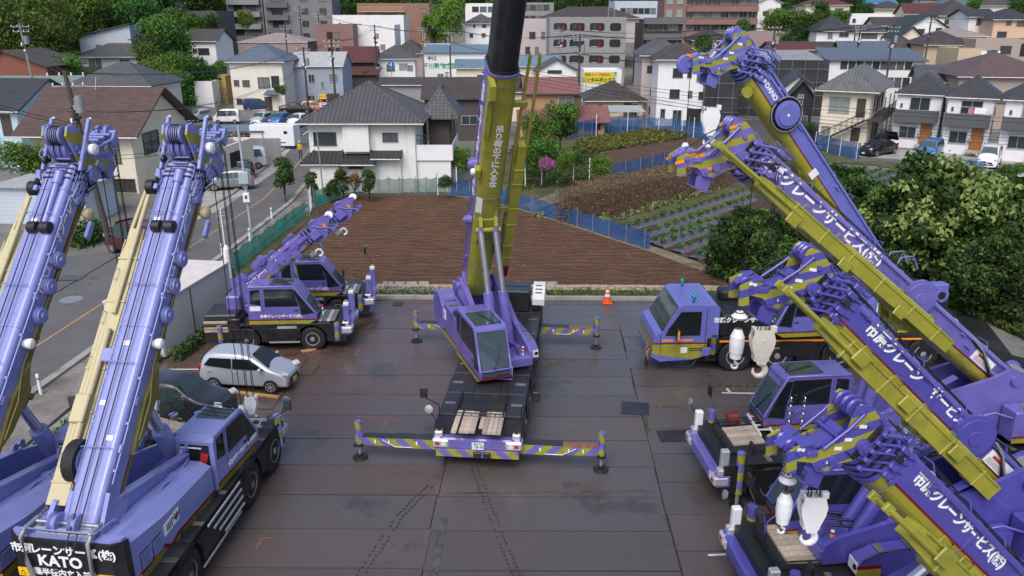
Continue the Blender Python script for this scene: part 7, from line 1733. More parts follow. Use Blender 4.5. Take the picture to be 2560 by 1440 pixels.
H('tall white three storey house with a garage, seen past the middle right boom', 1638, 1758, 316, 147, 105, 10, 'whites', 'umber', 'hip', 1.7, rot=-4, wins='f:40:6.2:1.2:1.1:d f:64:6.2:.5:.8:d f:88:5.7:1.1:1.5:s f:36:3.6:1.2:1.1:d f:68:3.7:.5:.8:d f:90:3.5:.5:.9:d f:14:1.2:.5:1.0:d f:44:.0:1.1:2.1:s f:80:.0:2.0:2.3:gap')
H('pinkish three storey house with a grey roof left of the tall white house', 1598, 1700, 300, 136, 113, 9, 'pink', 'grey', 'hip', 2.0, rot=-2, wins='f:20:6.4:.8:.9:d f:60:6.4:.8:.9:d f:30:3.4:.8:.8:d f:28:.8:.6:1.0:d')
def netted(label, u0, u1, vb, ve, Y, d, roof=None, tone=(.03, .032, .035)):
 P0 = at(u0, vb, Y); P1 = at(u1, vb, Y); w = P1.x - P0.x; h_ = at(u0, ve, Y).z - P0.z
 r = empty('scaffolding', (P0.x + w / 2, Y + d / 2, P0.z), R(-5), label, 'scaffold', 'netted scaffolds')
 m = MATS.get('scaffold_net') or mat('scaffold_net', tone, .8, var=.35, scale=.6, bmp=.5, bscale=1.5)
 b = MB(); n = 8
 def wav(i, j): return .25 * math.sin(i * 1.7 + j * .9)
 for (ax) in range(3):
  L_ = w if ax == 0 else d; k = int(max(3, L_ / 1.5)); g_ = []
  for j in range(7):
   for i in range(k + 1):
    t = i / k; z = -3 + (h_ + 3) * j / 6
    if ax == 0: g_.append((-w / 2 + w * t, -d / 2 + wav(i, j), z))
    else: g_.append(((w / 2 if ax == 1 else -w / 2) + wav(i, j) * .3, -d / 2 + d * t, z))
  b.add(g_, [(j * (k + 1) + i, j * (k + 1) + i + 1, (j + 1) * (k + 1) + i + 1, (j + 1) * (k + 1) + i) for j in range(6) for i in range(k)], m, True)
 b.build('netting', r)
 b = MB(); b.bx(-w / 2 + .9, w / 2 - .9, -d / 2 + .9, d / 2, -3, h_ - .8, Wc['charcoal'])
 if roof: b.panel([(-w / 2 + .3, -d / 2 + .3, h_ - .3), (w / 2 - .3, -d / 2 + .3, h_ - .3), (w / 2 - .3, d / 2, h_ + .8), (-w / 2 + .3, d / 2, h_ + .8)], .1, roof)
 b.build('covered_building', r)
 b = MB()
 for i in range(int(w / 1.8) + 1): b.tube([(-w / 2 + 1.8 * i, -d / 2 - .35, -3), (-w / 2 + 1.8 * i, -d / 2 - .35, h_ + .9)], .03, steel, 5)
 for k in range(5): b.tube([(-w / 2, -d / 2 - .36, h_ - 1.8 * k + .6), (w / 2, -d / 2 - .36, h_ - 1.8 * k + .6)], .025, steel, 5)
 b.build('pipes', r)
netted('house wrapped in dark netting beside the tall white house', 1760, 1846, 322, 146, 104, 8)
netted('wide scaffold with dark netting and a white roof behind the farthest boom', 1850, 2066, 272, 150, 116, 12, Rc['wmetal'])
H('bungalow with dark hip roof above the netted house', 1730, 1826, 132, 100, 172, 9, 'cream', 'slate', 'hip', 2.0, wins='f:40:.9:1.6:1.1:d f:72:.9:1.4:1.1:d')
H('mauve brown flat roofed house right of the bungalow', 1840, 1966, 150, 84, 168, 9, 'mauve', 'flat', 'flat', .2, wins='f:25:2.6:.5:1.2:d f:62:2.8:.9:.9:s f:86:2.8:.9:.9:d')
H('dark red roofed low shed behind the scaffold', 1930, 2030, 152, 124, 150, 7, 'taupe', 'dred', 'gx', 1.2)
H('long umber roofed shed beside the dark red shed', 2000, 2090, 148, 124, 152, 7, 'taupe', 'umber', 'gx', 1.2)
# right side of town
h = H('white gabled house partly behind the black fronted house', 1944, 2022, 335, 222, 99, 12, 'whites', 'slate', 'gy', 1.6, rot=-16, ov=.45)
h = H('black fronted gable house with three small square windows', 1966, 2022, 336, 240, 95, 12, 'black', 'slate', 'gy', 1.7, rot=-16, ov=.45, wins='f:45:4.2:.6:.42:s f:44:3.5:.6:.42:s f:43:2.8:.6:.42:s f:55:.0:1.5:2.2:s')
h = H('cream two storey flats with pale tiled hip roof and a black outside stair', 2043, 2164, 356, 218, 90, 13, 'cream', 'palek', 'hip', 1.9, rot=-30, ov=.8, ridge=True, wins='f:36:3.4:2.1:1.7:c f:14:.6:.9:1.3:c f:80:3.0:.9:2.0:dd f:76:.4:.9:1.5:dd r:20:3.3:.9:1.9:dd r:38:3.3:1.0:1.6:d r:56:3.3:.9:1.9:dd r:75:3.3:1.0:1.6:d r:30:.3:.9:1.9:dd r:60:.3:1.0:1.6:d')
b = MB(); b.M = h.M; xx, yy = h.w / 2, h.d / 2
b.bx(xx, xx + 1.5, -yy, yy, 2.75, 2.95, frameb); b.bx(xx - .2, xx + 1.5, -yy - 1.4, -yy, 2.75, 2.95, frameb)
for k in range(24): b.bx(xx + 1.45, xx + 1.48, -yy - 1.4 + .6 * k, -yy - 1.36 + .6 * k, 2.95, 4.0, black)
b.bx(xx + 1.43, xx + 1.5, -yy - 1.4, yy, 4.0, 4.06, black)
for k in range(4): b.bx(xx + 1.4, xx + 1.5, -yy - 1.3 + 4.6 * k, -yy - 1.2 + 4.6 * k, 0, 5.4, black)
for k in range(14): b.box((xx - .5 - .34 * k, -yy - .8, 2.75 - .2 * k), (.36, 1.0, .05), black)
for s in (-.3, -1.3):
 b.tube([(xx - .3, -yy + s, 2.8), (xx - 5.1, -yy + s, 0)], .07, black); b.tube([(xx - .3, -yy + s, 3.8), (xx - 5.1, -yy + s, 1.0)], .035, black)
 for k in range(9): b.tube([(xx - .5 - .55 * k, -yy + s, 2.7 - .32 * k), (xx - .5 - .55 * k, -yy + s, 3.7 - .32 * k)], .018, black, 4)
b.build('outside_stair', h.root)
for (u0, u1, vb, ve, Y, lb, ex) in ((2226, 2338, 358, 232, 88, 'left white house with grey balcony and wooden door, facing the parked cars', 0), (2350, 2466, 372, 240, 83.5, 'middle white house with pink laundry on its grey balcony', 1), (2490, 2630, 386, 247, 79, 'right white house with grey balcony, cut off by the right edge', 0)):
 h = H(lb, u0, u1, vb, ve, Y, 8, 'whites', 'slate', 'hip', 1.7, rot=-31, ov=.3, wins='f:52:3.7:1.9:1.3:r f:34:.7:1.6:1.2:r f:74:.0:1.1:2.35:door r:25:1.6:.5:1.4:d r:60:3.2:.4:.8:d f:12:4.0:.12:.3:d')
 balcony(h, 2.62, .0, .96, m=Wc['charcoal'], dep=.9, hgt_=1.15)
 if ex:
  q = MB(); q.M = h.M @ frame((-h.w / 2, -h.d / 2, 0), (1, 0, 0), (0, 0, 1)); q.box((h.w * .52, 4.0, .6), (.5, .7, .05), mat('pink_cloth', (.5, .16, .2), .9), .02); q.box((h.w * .72, 4.1, .7), (1.1, .6, .05), white, .02); q.tube([(h.w * .2, 4.45, .65), (h.w * .95, 4.45, .65)], .02, alu); q.build('laundry', h.root)
 q = MB(); q.M = h.M @ frame((-h.w / 2, -h.d / 2, 0), (1, 0, 0), (0, 0, 1)); q.box((h.w * .74, .08, .9), (1.6, .16, 1.3), concm); q.box((h.w * .88, 1.3, .2), (.05, .4, .06), black); q.box((h.w * .6, 1.1, .3), (.35, .35, .25), steel, .03); q.build('doorstep', h.root)
H('long low white flats with blue grey metal roof on the right', 2064, 2300, 225, 152, 122, 10, 'white', 'bluegrey', 'shed', 1.4, rot=-10, wins=rows('f', 9, 2, .6, 2.5, .9, 1.3, 'd'))
H('grey gabled roof behind the white row houses', 2290, 2378, 250, 203, 108, 9, 'taupe', 'grey', 'gx', 1.8, rot=-20)
H('taupe house under a wide brown metal hip roof at the right edge', 2385, 2640, 275, 190, 103, 12, 'taupe', 'bmetal', 'hip', 2.6, rot=-8, wins='f:45:.9:2.2:1.2:d f:80:.9:2.4:1.2:s')
HL = [('white cubic house with two dark windows on the right hillside', 2122, 2226, 72, 38, 196, 8, 'whites', 'wmetal', 'flat', 0.2, 'f:10:1.4:.7:.8:d f:66:1.4:2.2:.8:d f:88:1.4:1.6:.8:d'),
      ('white house with stepped charcoal roofs on the right hillside', 2038, 2132, 118, 76, 162, 8, 'white', 'slate', 'hip', 2.6, 'f:36:1.6:.9:1.2:s f:72:1.9:1.8:.8:s'),
      ('low white house with grey gable roof right of the stepped roofs', 2136, 2204, 112, 80, 164, 7, 'white', 'grey', 'gx', 1.2, 'f:50:1.2:3.0:.9:d'),
      ('cream house with a long brown roof behind the green gable house', 2184, 2262, 100, 64, 176, 8, 'cream', 'umber', 'gx', 1.6, 'f:72:2.0:.7:.9:d f:30:1.2:1.0:1.0:d'),
      ('white house with a dark green gable roof on the right hillside', 2258, 2366, 104, 72, 168, 9, 'white', 'green', 'gy', 2.6, 'f:30:1.0:2.6:1.4:d f:78:2.0:1.2:.6:d'),
      ('cream house with dark red roof near the hilltop', 2262, 2358, 62, 34, 196, 8, 'cream', 'dred', 'gx', 2.2, 'f:18:1.0:1.6:1.8:d f:74:1.2:1.4:1.0:d'),
      ('cream house with a big ribbed grey hip roof on the right hillside', 2342, 2448, 80, 38, 184, 10, 'cream', 'umber', 'hip', 3.2, 'f:20:1.6:1.0:1.0:d f:56:1.2:1.6:1.2:d'),
      ('white box like house with one bay window, left of the peach house', 2416, 2482, 92, 42, 164, 8, 'white', 'slate', 'gx', 1.4, 'f:44:2.2:1.6:1.2:d'),
      ('peach house with dark roof and balconies at the right edge', 2476, 2580, 104, 48, 158, 9, 'peach', 'slate', 'hip', 1.8, 'f:36:3.0:.8:1.0:d f:72:2.8:2.4:1.6:d f:24:.6:1.6:1.2:d'),
      ('beige house under a broad brown hip roof above the tan house', 2308, 2424, 146, 111, 140, 9, 'beige', 'umber', 'hip', 2.0, 'f:60:.8:1.0:1.6:d'),
      ('tan flat roofed house with one dark window on the right', 2386, 2442, 190, 128, 124, 8, 'beige', 'flat', 'flat', .2, 'f:35:1.2:.9:.9:d'),
      ('low white building beside the tan flat roofed house', 2442, 2492, 176, 134, 124, 7, 'white', 'flat', 'flat', .2, 'f:60:2.0:1.4:.9:d'),
      ('wide brown flat roofed building under the peach house', 2432, 2600, 150, 104, 134, 9, 'taupe', 'flat', 'flat', .2, 'f:46:1.0:1.6:1.2:d f:80:.6:2.4:2.0:gap'),
      ('small cream gable with a dark green roof in the hillside row', 2244, 2302, 122, 94, 156, 7, 'cream', 'green', 'gy', 1.9, ''),
      ('brown roofed house below the small dark green gable', 2216, 2306, 152, 126, 146, 9, 'taupe', 'umber', 'hip', 2.2, ''),
      ('low blue grey roofed house left of the brown roof row', 2100, 2226, 150, 126, 148, 8, 'taupe', 'bluegrey', 'gx', 1.4, ''),
      ('pinkish roof between the green gable and the peach house', 2350, 2460, 118, 90, 150, 8, 'pink', 'pinkf', 'hip', 1.4, ''),
      ('cream villa with dark red roof at the top edge of the hill', 2012, 2122, 42, 12, 212, 9, 'cream', 'dred', 'hip', 1.8, 'f:76:.8:2.0:1.2:d f:36:.8:1.2:1.2:d'),
      ('bright blue roofed house at the top edge of the hill', 2150, 2236, 28, 8, 226, 8, 'taupe', 'vblue', 'gx', 1.6, ''),
      ('grey roofed hilltop house right of the blue roof', 2180, 2276, 46, 22, 210, 9, 'cream', 'umber', 'hip', 1.8, ''),
      ('blue grey roofed house at the hilltop near the right', 2346, 2440, 28, 10, 232, 9, 'pale', 'bluegrey', 'hip', 1.8, ''),
      ('ridge house with a pale brown roof at the top right', 2446, 2556, 32, 14, 228, 9, 'cream', 'old', 'hip', 1.8, ''),
      ('small dark roofed house at the hilltop centre right', 2300, 2360, 22, 4, 240, 8, 'white', 'slate', 'gx', 1.4, ''),
      ('white hillside house behind the green trees on the right', 1888, 1948, 60, 8, 208, 8, 'white', 'wmetal', 'gy', 1.6, 'f:40:2.0:1.4:1.0:d'),
      ('pale villa right of the red brown flats at the top edge', 1880, 1926, 30, 2, 232, 8, 'cream', 'umber', 'gx', 1.5, 'f:50:1.2:1.2:1.0:d')]
for (lb, u0, u1, vb, ve, Y, d, wl_, rf, kd, rh, ws_) in HL:
 H(lb, u0, u1, vb, ve, Y, d, wl_, rf, kd, rh, wins=ws_, rot=random.uniform(-12, 0), fnd=6)
def canopy(label, u0, u1, v, Y, z, d, m, n='carport'):
 x0, x1 = xat(u0, Y, z), xat(u1, Y, z); r = empty(n, ((x0 + x1) / 2, Y, 0), 0, label, 'shelter'); w = (x1 - x0) / 2
 b = MB(); b.panel([(-w, 0, z), (w, 0, z), (w, d, z + .3), (-w, d, z + .3)], .08, m); b.build('roof', r, uv=True)
 for x in (-w + .2, w - .2):
  for y in (.2, d - .2): b = MB(); b.cyl((x, y, 0), (x, y, z), .05, steel); b.build('post', r)
canopy('white sheet roofed shelter beside the garden nets', 1518, 1614, 300, 99, 2.4, 4.5, Rc['wmetal'])
sheet('parking_lot', pxpoly([(470, 300), (560, 262), (760, 262), (790, 318), (760, 340), (520, 340)]), .0, lotm)
for k in range(8):
 p = gz(505 + 36 * k, 338); q = gz(528 + 36 * k, 320); n = Vector((.07, 0, 0)); b = MB(); z = Vector((0, 0, .012)); b.quad([p - n + z, p + n + z, q + n + z, q - n + z], linew); b.build('parking_line', kind='structure')
sheet('forecourt', pxpoly([(540, 372), (720, 372), (700, 420), (560, 520), (470, 560), (470, 420)]), -.004, concm)
sheet('driveway', pxpoly([(2140, 392), (2230, 372), (2600, 400), (2640, 450), (2470, 436), (2240, 398)]), .012, concm)
sheet('lane', pxpoly([(2130, 394), (2240, 398), (2480, 438), (2620, 470), (2620, 482), (2470, 446), (2230, 406), (2130, 402)]), .016, roadm)
sheet('backyard', pxpoly([(1640, 322), (1760, 330), (2060, 350), (2060, 312), (1900, 300), (1640, 300)]), .002, lotm)
# trees and plants
import numpy as np
def leafmat(name, trans=.25, rough=.6):
 m, N, L, b = nt(name); a = N.new('ShaderNodeAttribute'); a.attribute_name = 'tint'
 oi = N.new('ShaderNodeObjectInfo').outputs['Random']
 h = N.new('ShaderNodeHueSaturation'); L.new(a.outputs['Color'], h.inputs['Color']); L.new(mth(N, L, 'MULTIPLY_ADD', oi, .5, .75), h.inputs['Value']); L.new(mth(N, L, 'MULTIPLY_ADD', oi, .04, .48), h.inputs['Hue'])
 o = mixrgb(N, L, ramp(N, L, noise(N, L, coords(N), .9, 5, .6), .35, .65), h.outputs[0], h.outputs[0])
 L.new(h.outputs[0], b.inputs['Base Color']); b.inputs['Roughness'].default_value = rough
 b.inputs['Specular IOR Level'].default_value = .3
 t = N.new('ShaderNodeBsdfTranslucent'); L.new(h.outputs[0], t.inputs['Color']); mx = N.new('ShaderNodeMixShader'); mx.inputs[0].default_value = trans
 L.new(b.outputs[0], mx.inputs[1]); L.new(t.outputs[0], mx.inputs[2]); L.new(mx.outputs[0], N['Material Output'].inputs['Surface'])
 return m
leafm = leafmat('foliage')
bark = mat('bark', (.07, .05, .038), .9, var=.3, scale=4, bmp=.4)
def crown_mesh(name, lobes, n, size, c0, c1, seed, up=.25, tip=None, box=None, tipfrac=.0, mtl=None, aspect=.55):
 """many small leaf-sized faces spread through overlapping clumps"""
 rg = np.random.default_rng(seed)
 if box is None:
  Lb = np.array([(*c, r, k) for c, r, k in lobes], float); wgt = Lb[:, 3] ** 2; wgt /= wgt.sum()
  ii = rg.choice(len(Lb), n, p=wgt); d = rg.normal(size=(n, 3)); d[:, 2] += up; d /= np.linalg.norm(d, axis=1)[:, None]
  rad = Lb[ii, 3] * (1 - .5 * rg.random(n) ** 2.2) * (1 + .12 * rg.normal(size=n))
  P = Lb[ii, :3] + d * rad[:, None] * np.array([1, 1, .82]); shade = Lb[ii, 4]; rel = (rad / Lb[ii, 3])
 else:
  P = (rg.random((n, 3)) - .5) * np.array(box[1]) + np.array(box[0]); d = rg.normal(size=(n, 3)); shade = np.ones(n); rel = np.ones(n)
 nr = d + rg.normal(size=(n, 3)) * .7; nr /= np.linalg.norm(nr, axis=1)[:, None]
 t = np.cross(nr, rg.normal(size=(n, 3))); t /= np.linalg.norm(t, axis=1)[:, None]; bt = np.cross(nr, t)
 s = size * (.6 + .8 * rg.random(n))[:, None]
 v = np.empty((n, 4, 3)); v[:, 0] = P - t * s; v[:, 1] = P - bt * s * aspect + nr * s * .15; v[:, 2] = P + t * s; v[:, 3] = P + bt * s * aspect + nr * s * .15
 me = bpy.data.meshes.new(name); me.vertices.add(4 * n); me.vertices.foreach_set('co', v.reshape(-1))
 me.loops.add(4 * n); me.loops.foreach_set('vertex_index', np.arange(4 * n)); me.polygons.add(n); me.polygons.foreach_set('loop_start', np.arange(0, 4 * n, 4)); me.polygons.foreach_set('loop_total', np.full(n, 4))
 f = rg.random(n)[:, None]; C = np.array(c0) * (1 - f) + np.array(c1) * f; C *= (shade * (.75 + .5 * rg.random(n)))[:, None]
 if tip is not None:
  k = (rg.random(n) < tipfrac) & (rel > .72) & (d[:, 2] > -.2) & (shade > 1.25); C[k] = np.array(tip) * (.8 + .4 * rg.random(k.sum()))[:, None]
 col4 = np.ones((n, 4, 4)); col4[:, :, :3] = C[:, None, :]
 a = me.color_attributes.new('tint', 'FLOAT_COLOR', 'CORNER'); a.data.foreach_set('color', col4.reshape(-1))
 me.materials.append(mtl or leafm); me.update(); me.validate(); return me
def lobes_of(seed, R0, H0, n, flat=.8, jit=.55):
 rnd = random.Random(seed); out = [((0, 0, H0), R0 * .72, .8)]
 for i in range(n):
  a = rnd.uniform(0, 6.28); q = rnd.uniform(.35, .95) * R0 * jit * 1.3; z = H0 + rnd.uniform(-.75, .85) * R0 * flat
  out.append(((math.cos(a) * q, math.sin(a) * q, z), R0 * rnd.uniform(.26, .46), rnd.uniform(.7, 1.35)))
 return out
def shell_lobes(seed, n):
 rnd = random.Random(seed); out = [((0, 0, 1.25), .7, .55)]  # darker core colour paints the shaded gaps inside the crown
 for i in range(n):
  z = rnd.uniform(-.75, 1); a = rnd.uniform(0, 6.28); q = math.sqrt(1 - z * z) if abs(z) < 1 else 0; k = rnd.uniform(.68, .95); fl = rnd.random() < .55
  out.append(((math.cos(a) * q * k, math.sin(a) * q * k, 1.25 + z * k * .85), rnd.uniform(.13, .27), 1.3 if fl else rnd.uniform(.6, 1.0)))
 return out
def trunk_mesh(seed, h, r):
 rnd = random.Random(seed); b = MB(); P = [Vector((0, 0, -.3)), Vector((rnd.uniform(-.1, .1), rnd.uniform(-.1, .1), h * .4)), Vector((rnd.uniform(-.2, .2), rnd.uniform(-.2, .2), h * .75))]
 b.cyl(P[0], P[1], r, bark, r * .8, 9); b.cyl(P[1], P[2], r * .8, bark, r * .5, 9)
 for i in range(6):
  a = rnd.uniform(0, 6.28); q = P[1].lerp(P[2], rnd.random()); e = q + Vector((math.cos(a), math.sin(a), rnd.uniform(.4, 1))) * h * rnd.uniform(.2, .4); b.cyl(q, e, r * .4, bark, r * .12, 7)
 o = b.build('trunk_proto'); me = o.data; bpy.data.objects.remove(o); return me
DG0, DG1 = (.022, .052, .012), (.058, .125, .022); MG0, MG1 = (.042, .098, .016), (.098, .205, .03); YG0, YG1 = (.085, .15, .02), (.16, .25, .035)
CR = {}
for i in range(3):
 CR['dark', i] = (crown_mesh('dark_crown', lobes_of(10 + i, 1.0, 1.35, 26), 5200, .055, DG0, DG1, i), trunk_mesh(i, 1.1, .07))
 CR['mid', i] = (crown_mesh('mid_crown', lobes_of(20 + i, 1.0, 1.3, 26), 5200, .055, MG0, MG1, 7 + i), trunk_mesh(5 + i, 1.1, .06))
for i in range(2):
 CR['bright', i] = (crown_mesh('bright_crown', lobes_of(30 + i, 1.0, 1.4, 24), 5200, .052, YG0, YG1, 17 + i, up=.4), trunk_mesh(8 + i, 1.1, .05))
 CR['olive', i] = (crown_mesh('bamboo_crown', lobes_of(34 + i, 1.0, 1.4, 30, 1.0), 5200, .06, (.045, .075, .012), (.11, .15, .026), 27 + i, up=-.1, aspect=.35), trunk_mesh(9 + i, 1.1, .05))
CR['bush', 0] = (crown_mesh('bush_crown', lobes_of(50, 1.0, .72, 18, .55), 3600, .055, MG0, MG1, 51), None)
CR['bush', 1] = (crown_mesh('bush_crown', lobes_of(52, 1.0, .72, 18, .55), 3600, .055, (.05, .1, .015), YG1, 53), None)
CR['bush', 2] = (crown_mesh('bush_crown', lobes_of(55, 1.0, .72, 18, .55), 3600, .055, DG0, DG1, 57), None)
def tree(kind, i, loc, sx, sz, label, cat='tree', group=None, name='tree'):
 cm, tm = CR[kind, i]; r = empty(name, loc, random.uniform(0, 6.28), label, cat, group); r.scale = (sx, sx, sz)
 o = bpy.data.objects.new('crown', cm); col.objects.link(o); o.parent = r
 if tm: t = bpy.data.objects.new('trunk', tm); col.objects.link(t); t.parent = r
 return r
random.seed(5)
k_ = 0
KN = {'dark': 'dark green broadleaf tree in the hillside wood at upper left', 'mid': 'mid green broadleaf tree in the hillside wood at upper left', 'olive': 'olive feathery bamboo clump in the hillside wood at upper left', 'bright': 'bright yellow green tree in the hillside wood at upper left'}
WOOD = [(20, 95, 122, 'olive', 5), (70, 90, 122, 'mid', 4.6), (110, 70, 128, 'olive', 5.2), (120, 120, 121, 'olive', 4.2), (40, 40, 140, 'olive', 6), (100, 25, 150, 'olive', 6), (10, 15, 150, 'mid', 6), (128, 60, 138, 'mid', 4.5), (195, 40, 150, 'bright', 5.2), (235, 25, 160, 'bright', 5.5), (280, 30, 165, 'dark', 6), (325, 20, 165, 'dark', 6), (370, 25, 165, 'dark', 6), (345, 50, 158, 'mid', 5), (300, 55, 158, 'dark', 4.6), (385, 60, 155, 'dark', 4.5), (255, 55, 160, 'mid', 4.6),
  (20, -15, 175, 'dark', 8), (90, -15, 178, 'olive', 8), (160, -10, 178, 'dark', 8), (230, -12, 180, 'dark', 8), (300, -14, 182, 'dark', 8), (370, -10, 184, 'dark', 8), (420, -12, 190, 'mid', 6), (470, -12, 205, 'dark', 6), (530, -8, 215, 'dark', 5), (160, 172, 118, 'mid', 2.2), (165, 175, 112, 'mid', 2.4),
  (395, 85, 156, 'mid', 4.0), (395, 92, 148, 'mid', 4.2), (408, 128, 140, 'dark', 3.2), (415, 118, 142, 'mid', 4.2), (405, 150, 134, 'dark', 3.8), (424, 100, 150, 'dark', 2.8), (450, 62, 160, 'mid', 3.4), (480, 75, 158, 'mid', 3.2), (425, 50, 170, 'dark', 3.6), (520, 75, 165, 'dark', 3.0), (380, 165, 130, 'mid', 3.4), (420, 180, 126, 'mid', 3.4), (455, 172, 132, 'dark', 2.6), (500, 188, 132, 'dark', 2.4), (545, 182, 134, 'mid', 1.8), (450, 190, 122, 'mid', 3.0), (500, 185, 125, 'dark', 2.6), (400, 210, 118, 'bright', 2.8), (440, 220, 115, 'mid', 2.6), (398, 188, 122, 'mid', 2.3), (375, 235, 110, 'mid', 2.4), (382, 168, 128, 'mid', 1.6)]
for (u, v, Y, kd, rr_) in WOOD:
 c = at(u, v, Y); sx = rr_ * random.uniform(.9, 1.1); sz = sx * random.uniform(.95, 1.2)
 tree(kd, random.randrange(2), (c.x, c.y, c.z - 1.35 * sz), sx, sz, KN[kd], group='trees in the wood at upper left: ' + kd)
def one(kind, i, u, v, Y, rr_, label, cat='tree', zk=1.0, name='tree', group=None):
 c = at(u, v, Y); H0 = 1.35 if (kind, i) in CR and CR[kind, i][1] else .72
 return tree(kind, i, (c.x, c.y, c.z - H0 * rr_ * zk), rr_, rr_ * zk, label, cat, group, name)
one('bright', 0, 1118, 48, 192, 4.6, 'bright green bamboo like tree beside the ochre flats', zk=1.15); one('mid', 1, 1085, 70, 196, 3.2, 'green tree at the left of the bright bamboo like tree')
for (u, v, Y, kd, rr_, lb) in ((1958, 70, 172, 'mid', 4.2, 'green tree left in the clump above the mauve brown house'), (1990, 80, 170, 'dark', 4.0, 'dark tall tree in the clump above the mauve brown house'), (2022, 62, 172, 'mid', 3.6, 'green tree right in the clump above the mauve brown house'), (1965, 112, 160, 'dark', 2.6, 'low dark tree at the foot of the hillside clump'), (1935, 55, 182, 'bright', 3.0, 'pale green tree left of the hillside clump'), (2060, 40, 196, 'dark', 3.4, 'dark tree beside the cream villa on the hill'), (2098, 52, 192, 'mid', 3, 'green tree between villa and white cubic house'),
  (1015, 10, 226, 'dark', 5, 'dark tree behind the ochre flats at the top'), (960, 2, 232, 'dark', 5, 'left dark tree behind the ochre flats at the top'), (1430, 8, 232, 'dark', 5, 'dark tree behind the dark hip roofed hall'), (1480, 6, 236, 'mid', 5, 'green tree behind the dark hip roofed hall'), (870, -2, 240, 'dark', 5, 'dark trees edge behind the cream stepped building'), (2130, 20, 220, 'dark', 3.5, 'dark tree left of the bright blue roof'), (2160, 32, 210, 'dark', 2.5, 'small dark tree below the bright blue roof'), (2250, 8, 244, 'dark', 3.6, 'dark tree at the hilltop behind the blue roof'), (2430, 18, 226, 'mid', 2.4, 'round tree on the hilltop right'), (2545, 30, 214, 'dark', 3.2, 'dark tree at the top right corner'), (615, 50, 186, 'bright', 2.2, 'pale leafy tree beside the grey box building'), (1760, 112, 152, 'mid', 2.2, 'green shrub tree before the bungalow'), (1860, 70, 178, 'mid', 2.0, 'green tree right of the red brown flats'), (560, 10, 215, 'bright', 3.0, 'yellow green tree by the grey apartment block')):
 one(kd, 0 if kd in ('bright',) else random.randrange(2), u, v, Y, rr_, lb)
for i in range(27):
 u = 780 + 68 * i; one(('dark', 'mid')[i % 3 == 1], i % 2, u, -8 + (i * 7) % 13, 300 - 25 * (i % 2), random.uniform(6, 8), 'leafy tree along the skyline behind the farthest roofs', group='trees along the skyline')
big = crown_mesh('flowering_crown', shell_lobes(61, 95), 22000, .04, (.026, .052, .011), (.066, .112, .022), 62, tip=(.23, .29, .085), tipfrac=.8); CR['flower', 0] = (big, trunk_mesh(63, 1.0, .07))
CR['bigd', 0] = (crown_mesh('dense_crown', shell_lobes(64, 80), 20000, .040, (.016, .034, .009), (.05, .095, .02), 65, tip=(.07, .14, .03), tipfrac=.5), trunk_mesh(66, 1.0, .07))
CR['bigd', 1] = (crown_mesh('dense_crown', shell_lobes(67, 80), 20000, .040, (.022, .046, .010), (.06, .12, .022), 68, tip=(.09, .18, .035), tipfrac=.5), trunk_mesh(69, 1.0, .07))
one('flower', 0, 2330, 548, 40, 3.7, 'large tree covered with pale yellow green blossom at the right', zk=1.1)
one('bigd', 1, 2525, 570, 41.5, 3.5, 'dark dense tree at the right edge behind the blossoming tree', zk=1.1); one('bigd', 0, 2500, 690, 36.5, 2.6, 'dark leafy tree at the right edge in front of the blossoming tree'); one('bigd', 1, 2580, 640, 38, 3.2, 'dark green tree cut off by the right edge')
one('bigd', 1, 2125, 505, 43, 2.6, 'green tree behind the farthest boom'); one('bigd', 0, 2190, 625, 40, 1.9, 'dark tree between the farthest boom and the blossoming tree'); one('bigd', 0, 2190, 690, 37.5, 1.7, 'dark undergrowth bush behind the farthest boom foot', 'bush', name='bush')
one('bigd', 1, 1880, 610, 41.5, 2.35, 'round green tree at the field corner behind the driver cab', zk=1.1); one('bigd', 0, 1960, 690, 39.5, 1.6, 'dark bush under the round green tree', 'bush', name='bush'); one('bigd', 1, 1990, 560, 43, 2.0, 'green tree just right of the round tree at the field corner')
one('bush', 2, 2420, 720, 36.6, 1.5, 'low dark bush by the black asphalt', 'bush', name='bush', zk=.7)
SH = [('bush', 1, 1340, 322, 76, 1.7, 'bright green shrub beside the boom and red roofed house', 1.2), ('mid', 0, 1400, 300, 80, 2.2, 'airy green tree in front of the tan metal house', 1.0), ('bush', 0, 1350, 385, 66, 1.9, 'round clipped green shrub in the garden', 1.0), ('bush', 2, 1320, 370, 70, 1.6, 'dark shrub behind the round clipped shrub', 1.1), ('bush', 1, 1413, 405, 65, .9, 'small light green bush right of the round shrub', 1.4), ('bush', 1, 1505, 415, 63, 1.15, 'bright green bush by the blue net', 1.1), ('bush', 2, 1385, 440, 60, .8, 'dark low bush beneath the pink blossom', .8), ('bush', 0, 1440, 395, 67, .9, 'small dark green bush in the garden row', 1.0),
      ('bush', 1, 1150, 400, 66, 1.3, 'shrub left of the centre boom by the balcony wing', 1.2), ('bush', 2, 1115, 455, 61, .8, 'small shrub at the corner of the balcony wing', .9), ('bush', 2, 195, 610, 49, 2.3, 'dark leafy bush by the leaning dark pole', 1.15), ('bush', 1, 60, 400, 62, 2.0, 'green bush under the left crane boom head', 1.0), ('bush', 1, 430, 270, 98, 1.3, 'low green hedge bush by the car park', .7), ('bush', 0, 700, 225, 118, 1.1, 'small bush beside the ivory house porch', 1.0), ('bush', 0, 2022, 320, 93, .9, 'small potted bush by the black fronted house', 1.0), ('bush', 2, 2500, 435, 66, 1.2, 'low dark bush at the end of the lane', .7), ('bush', 0, 2530, 425, 68, 1.2, 'green bush at the lane corner by the right edge', .7), ('bush', 0, 920, 190, 142, 1.2, 'green bush by the red roofed cottage', 1.2)]
for (kd, i, u, v, Y, rr_, lb, zk) in SH: one(kd, i, u, v, Y, rr_, lb, 'shrub', zk, 'shrub')
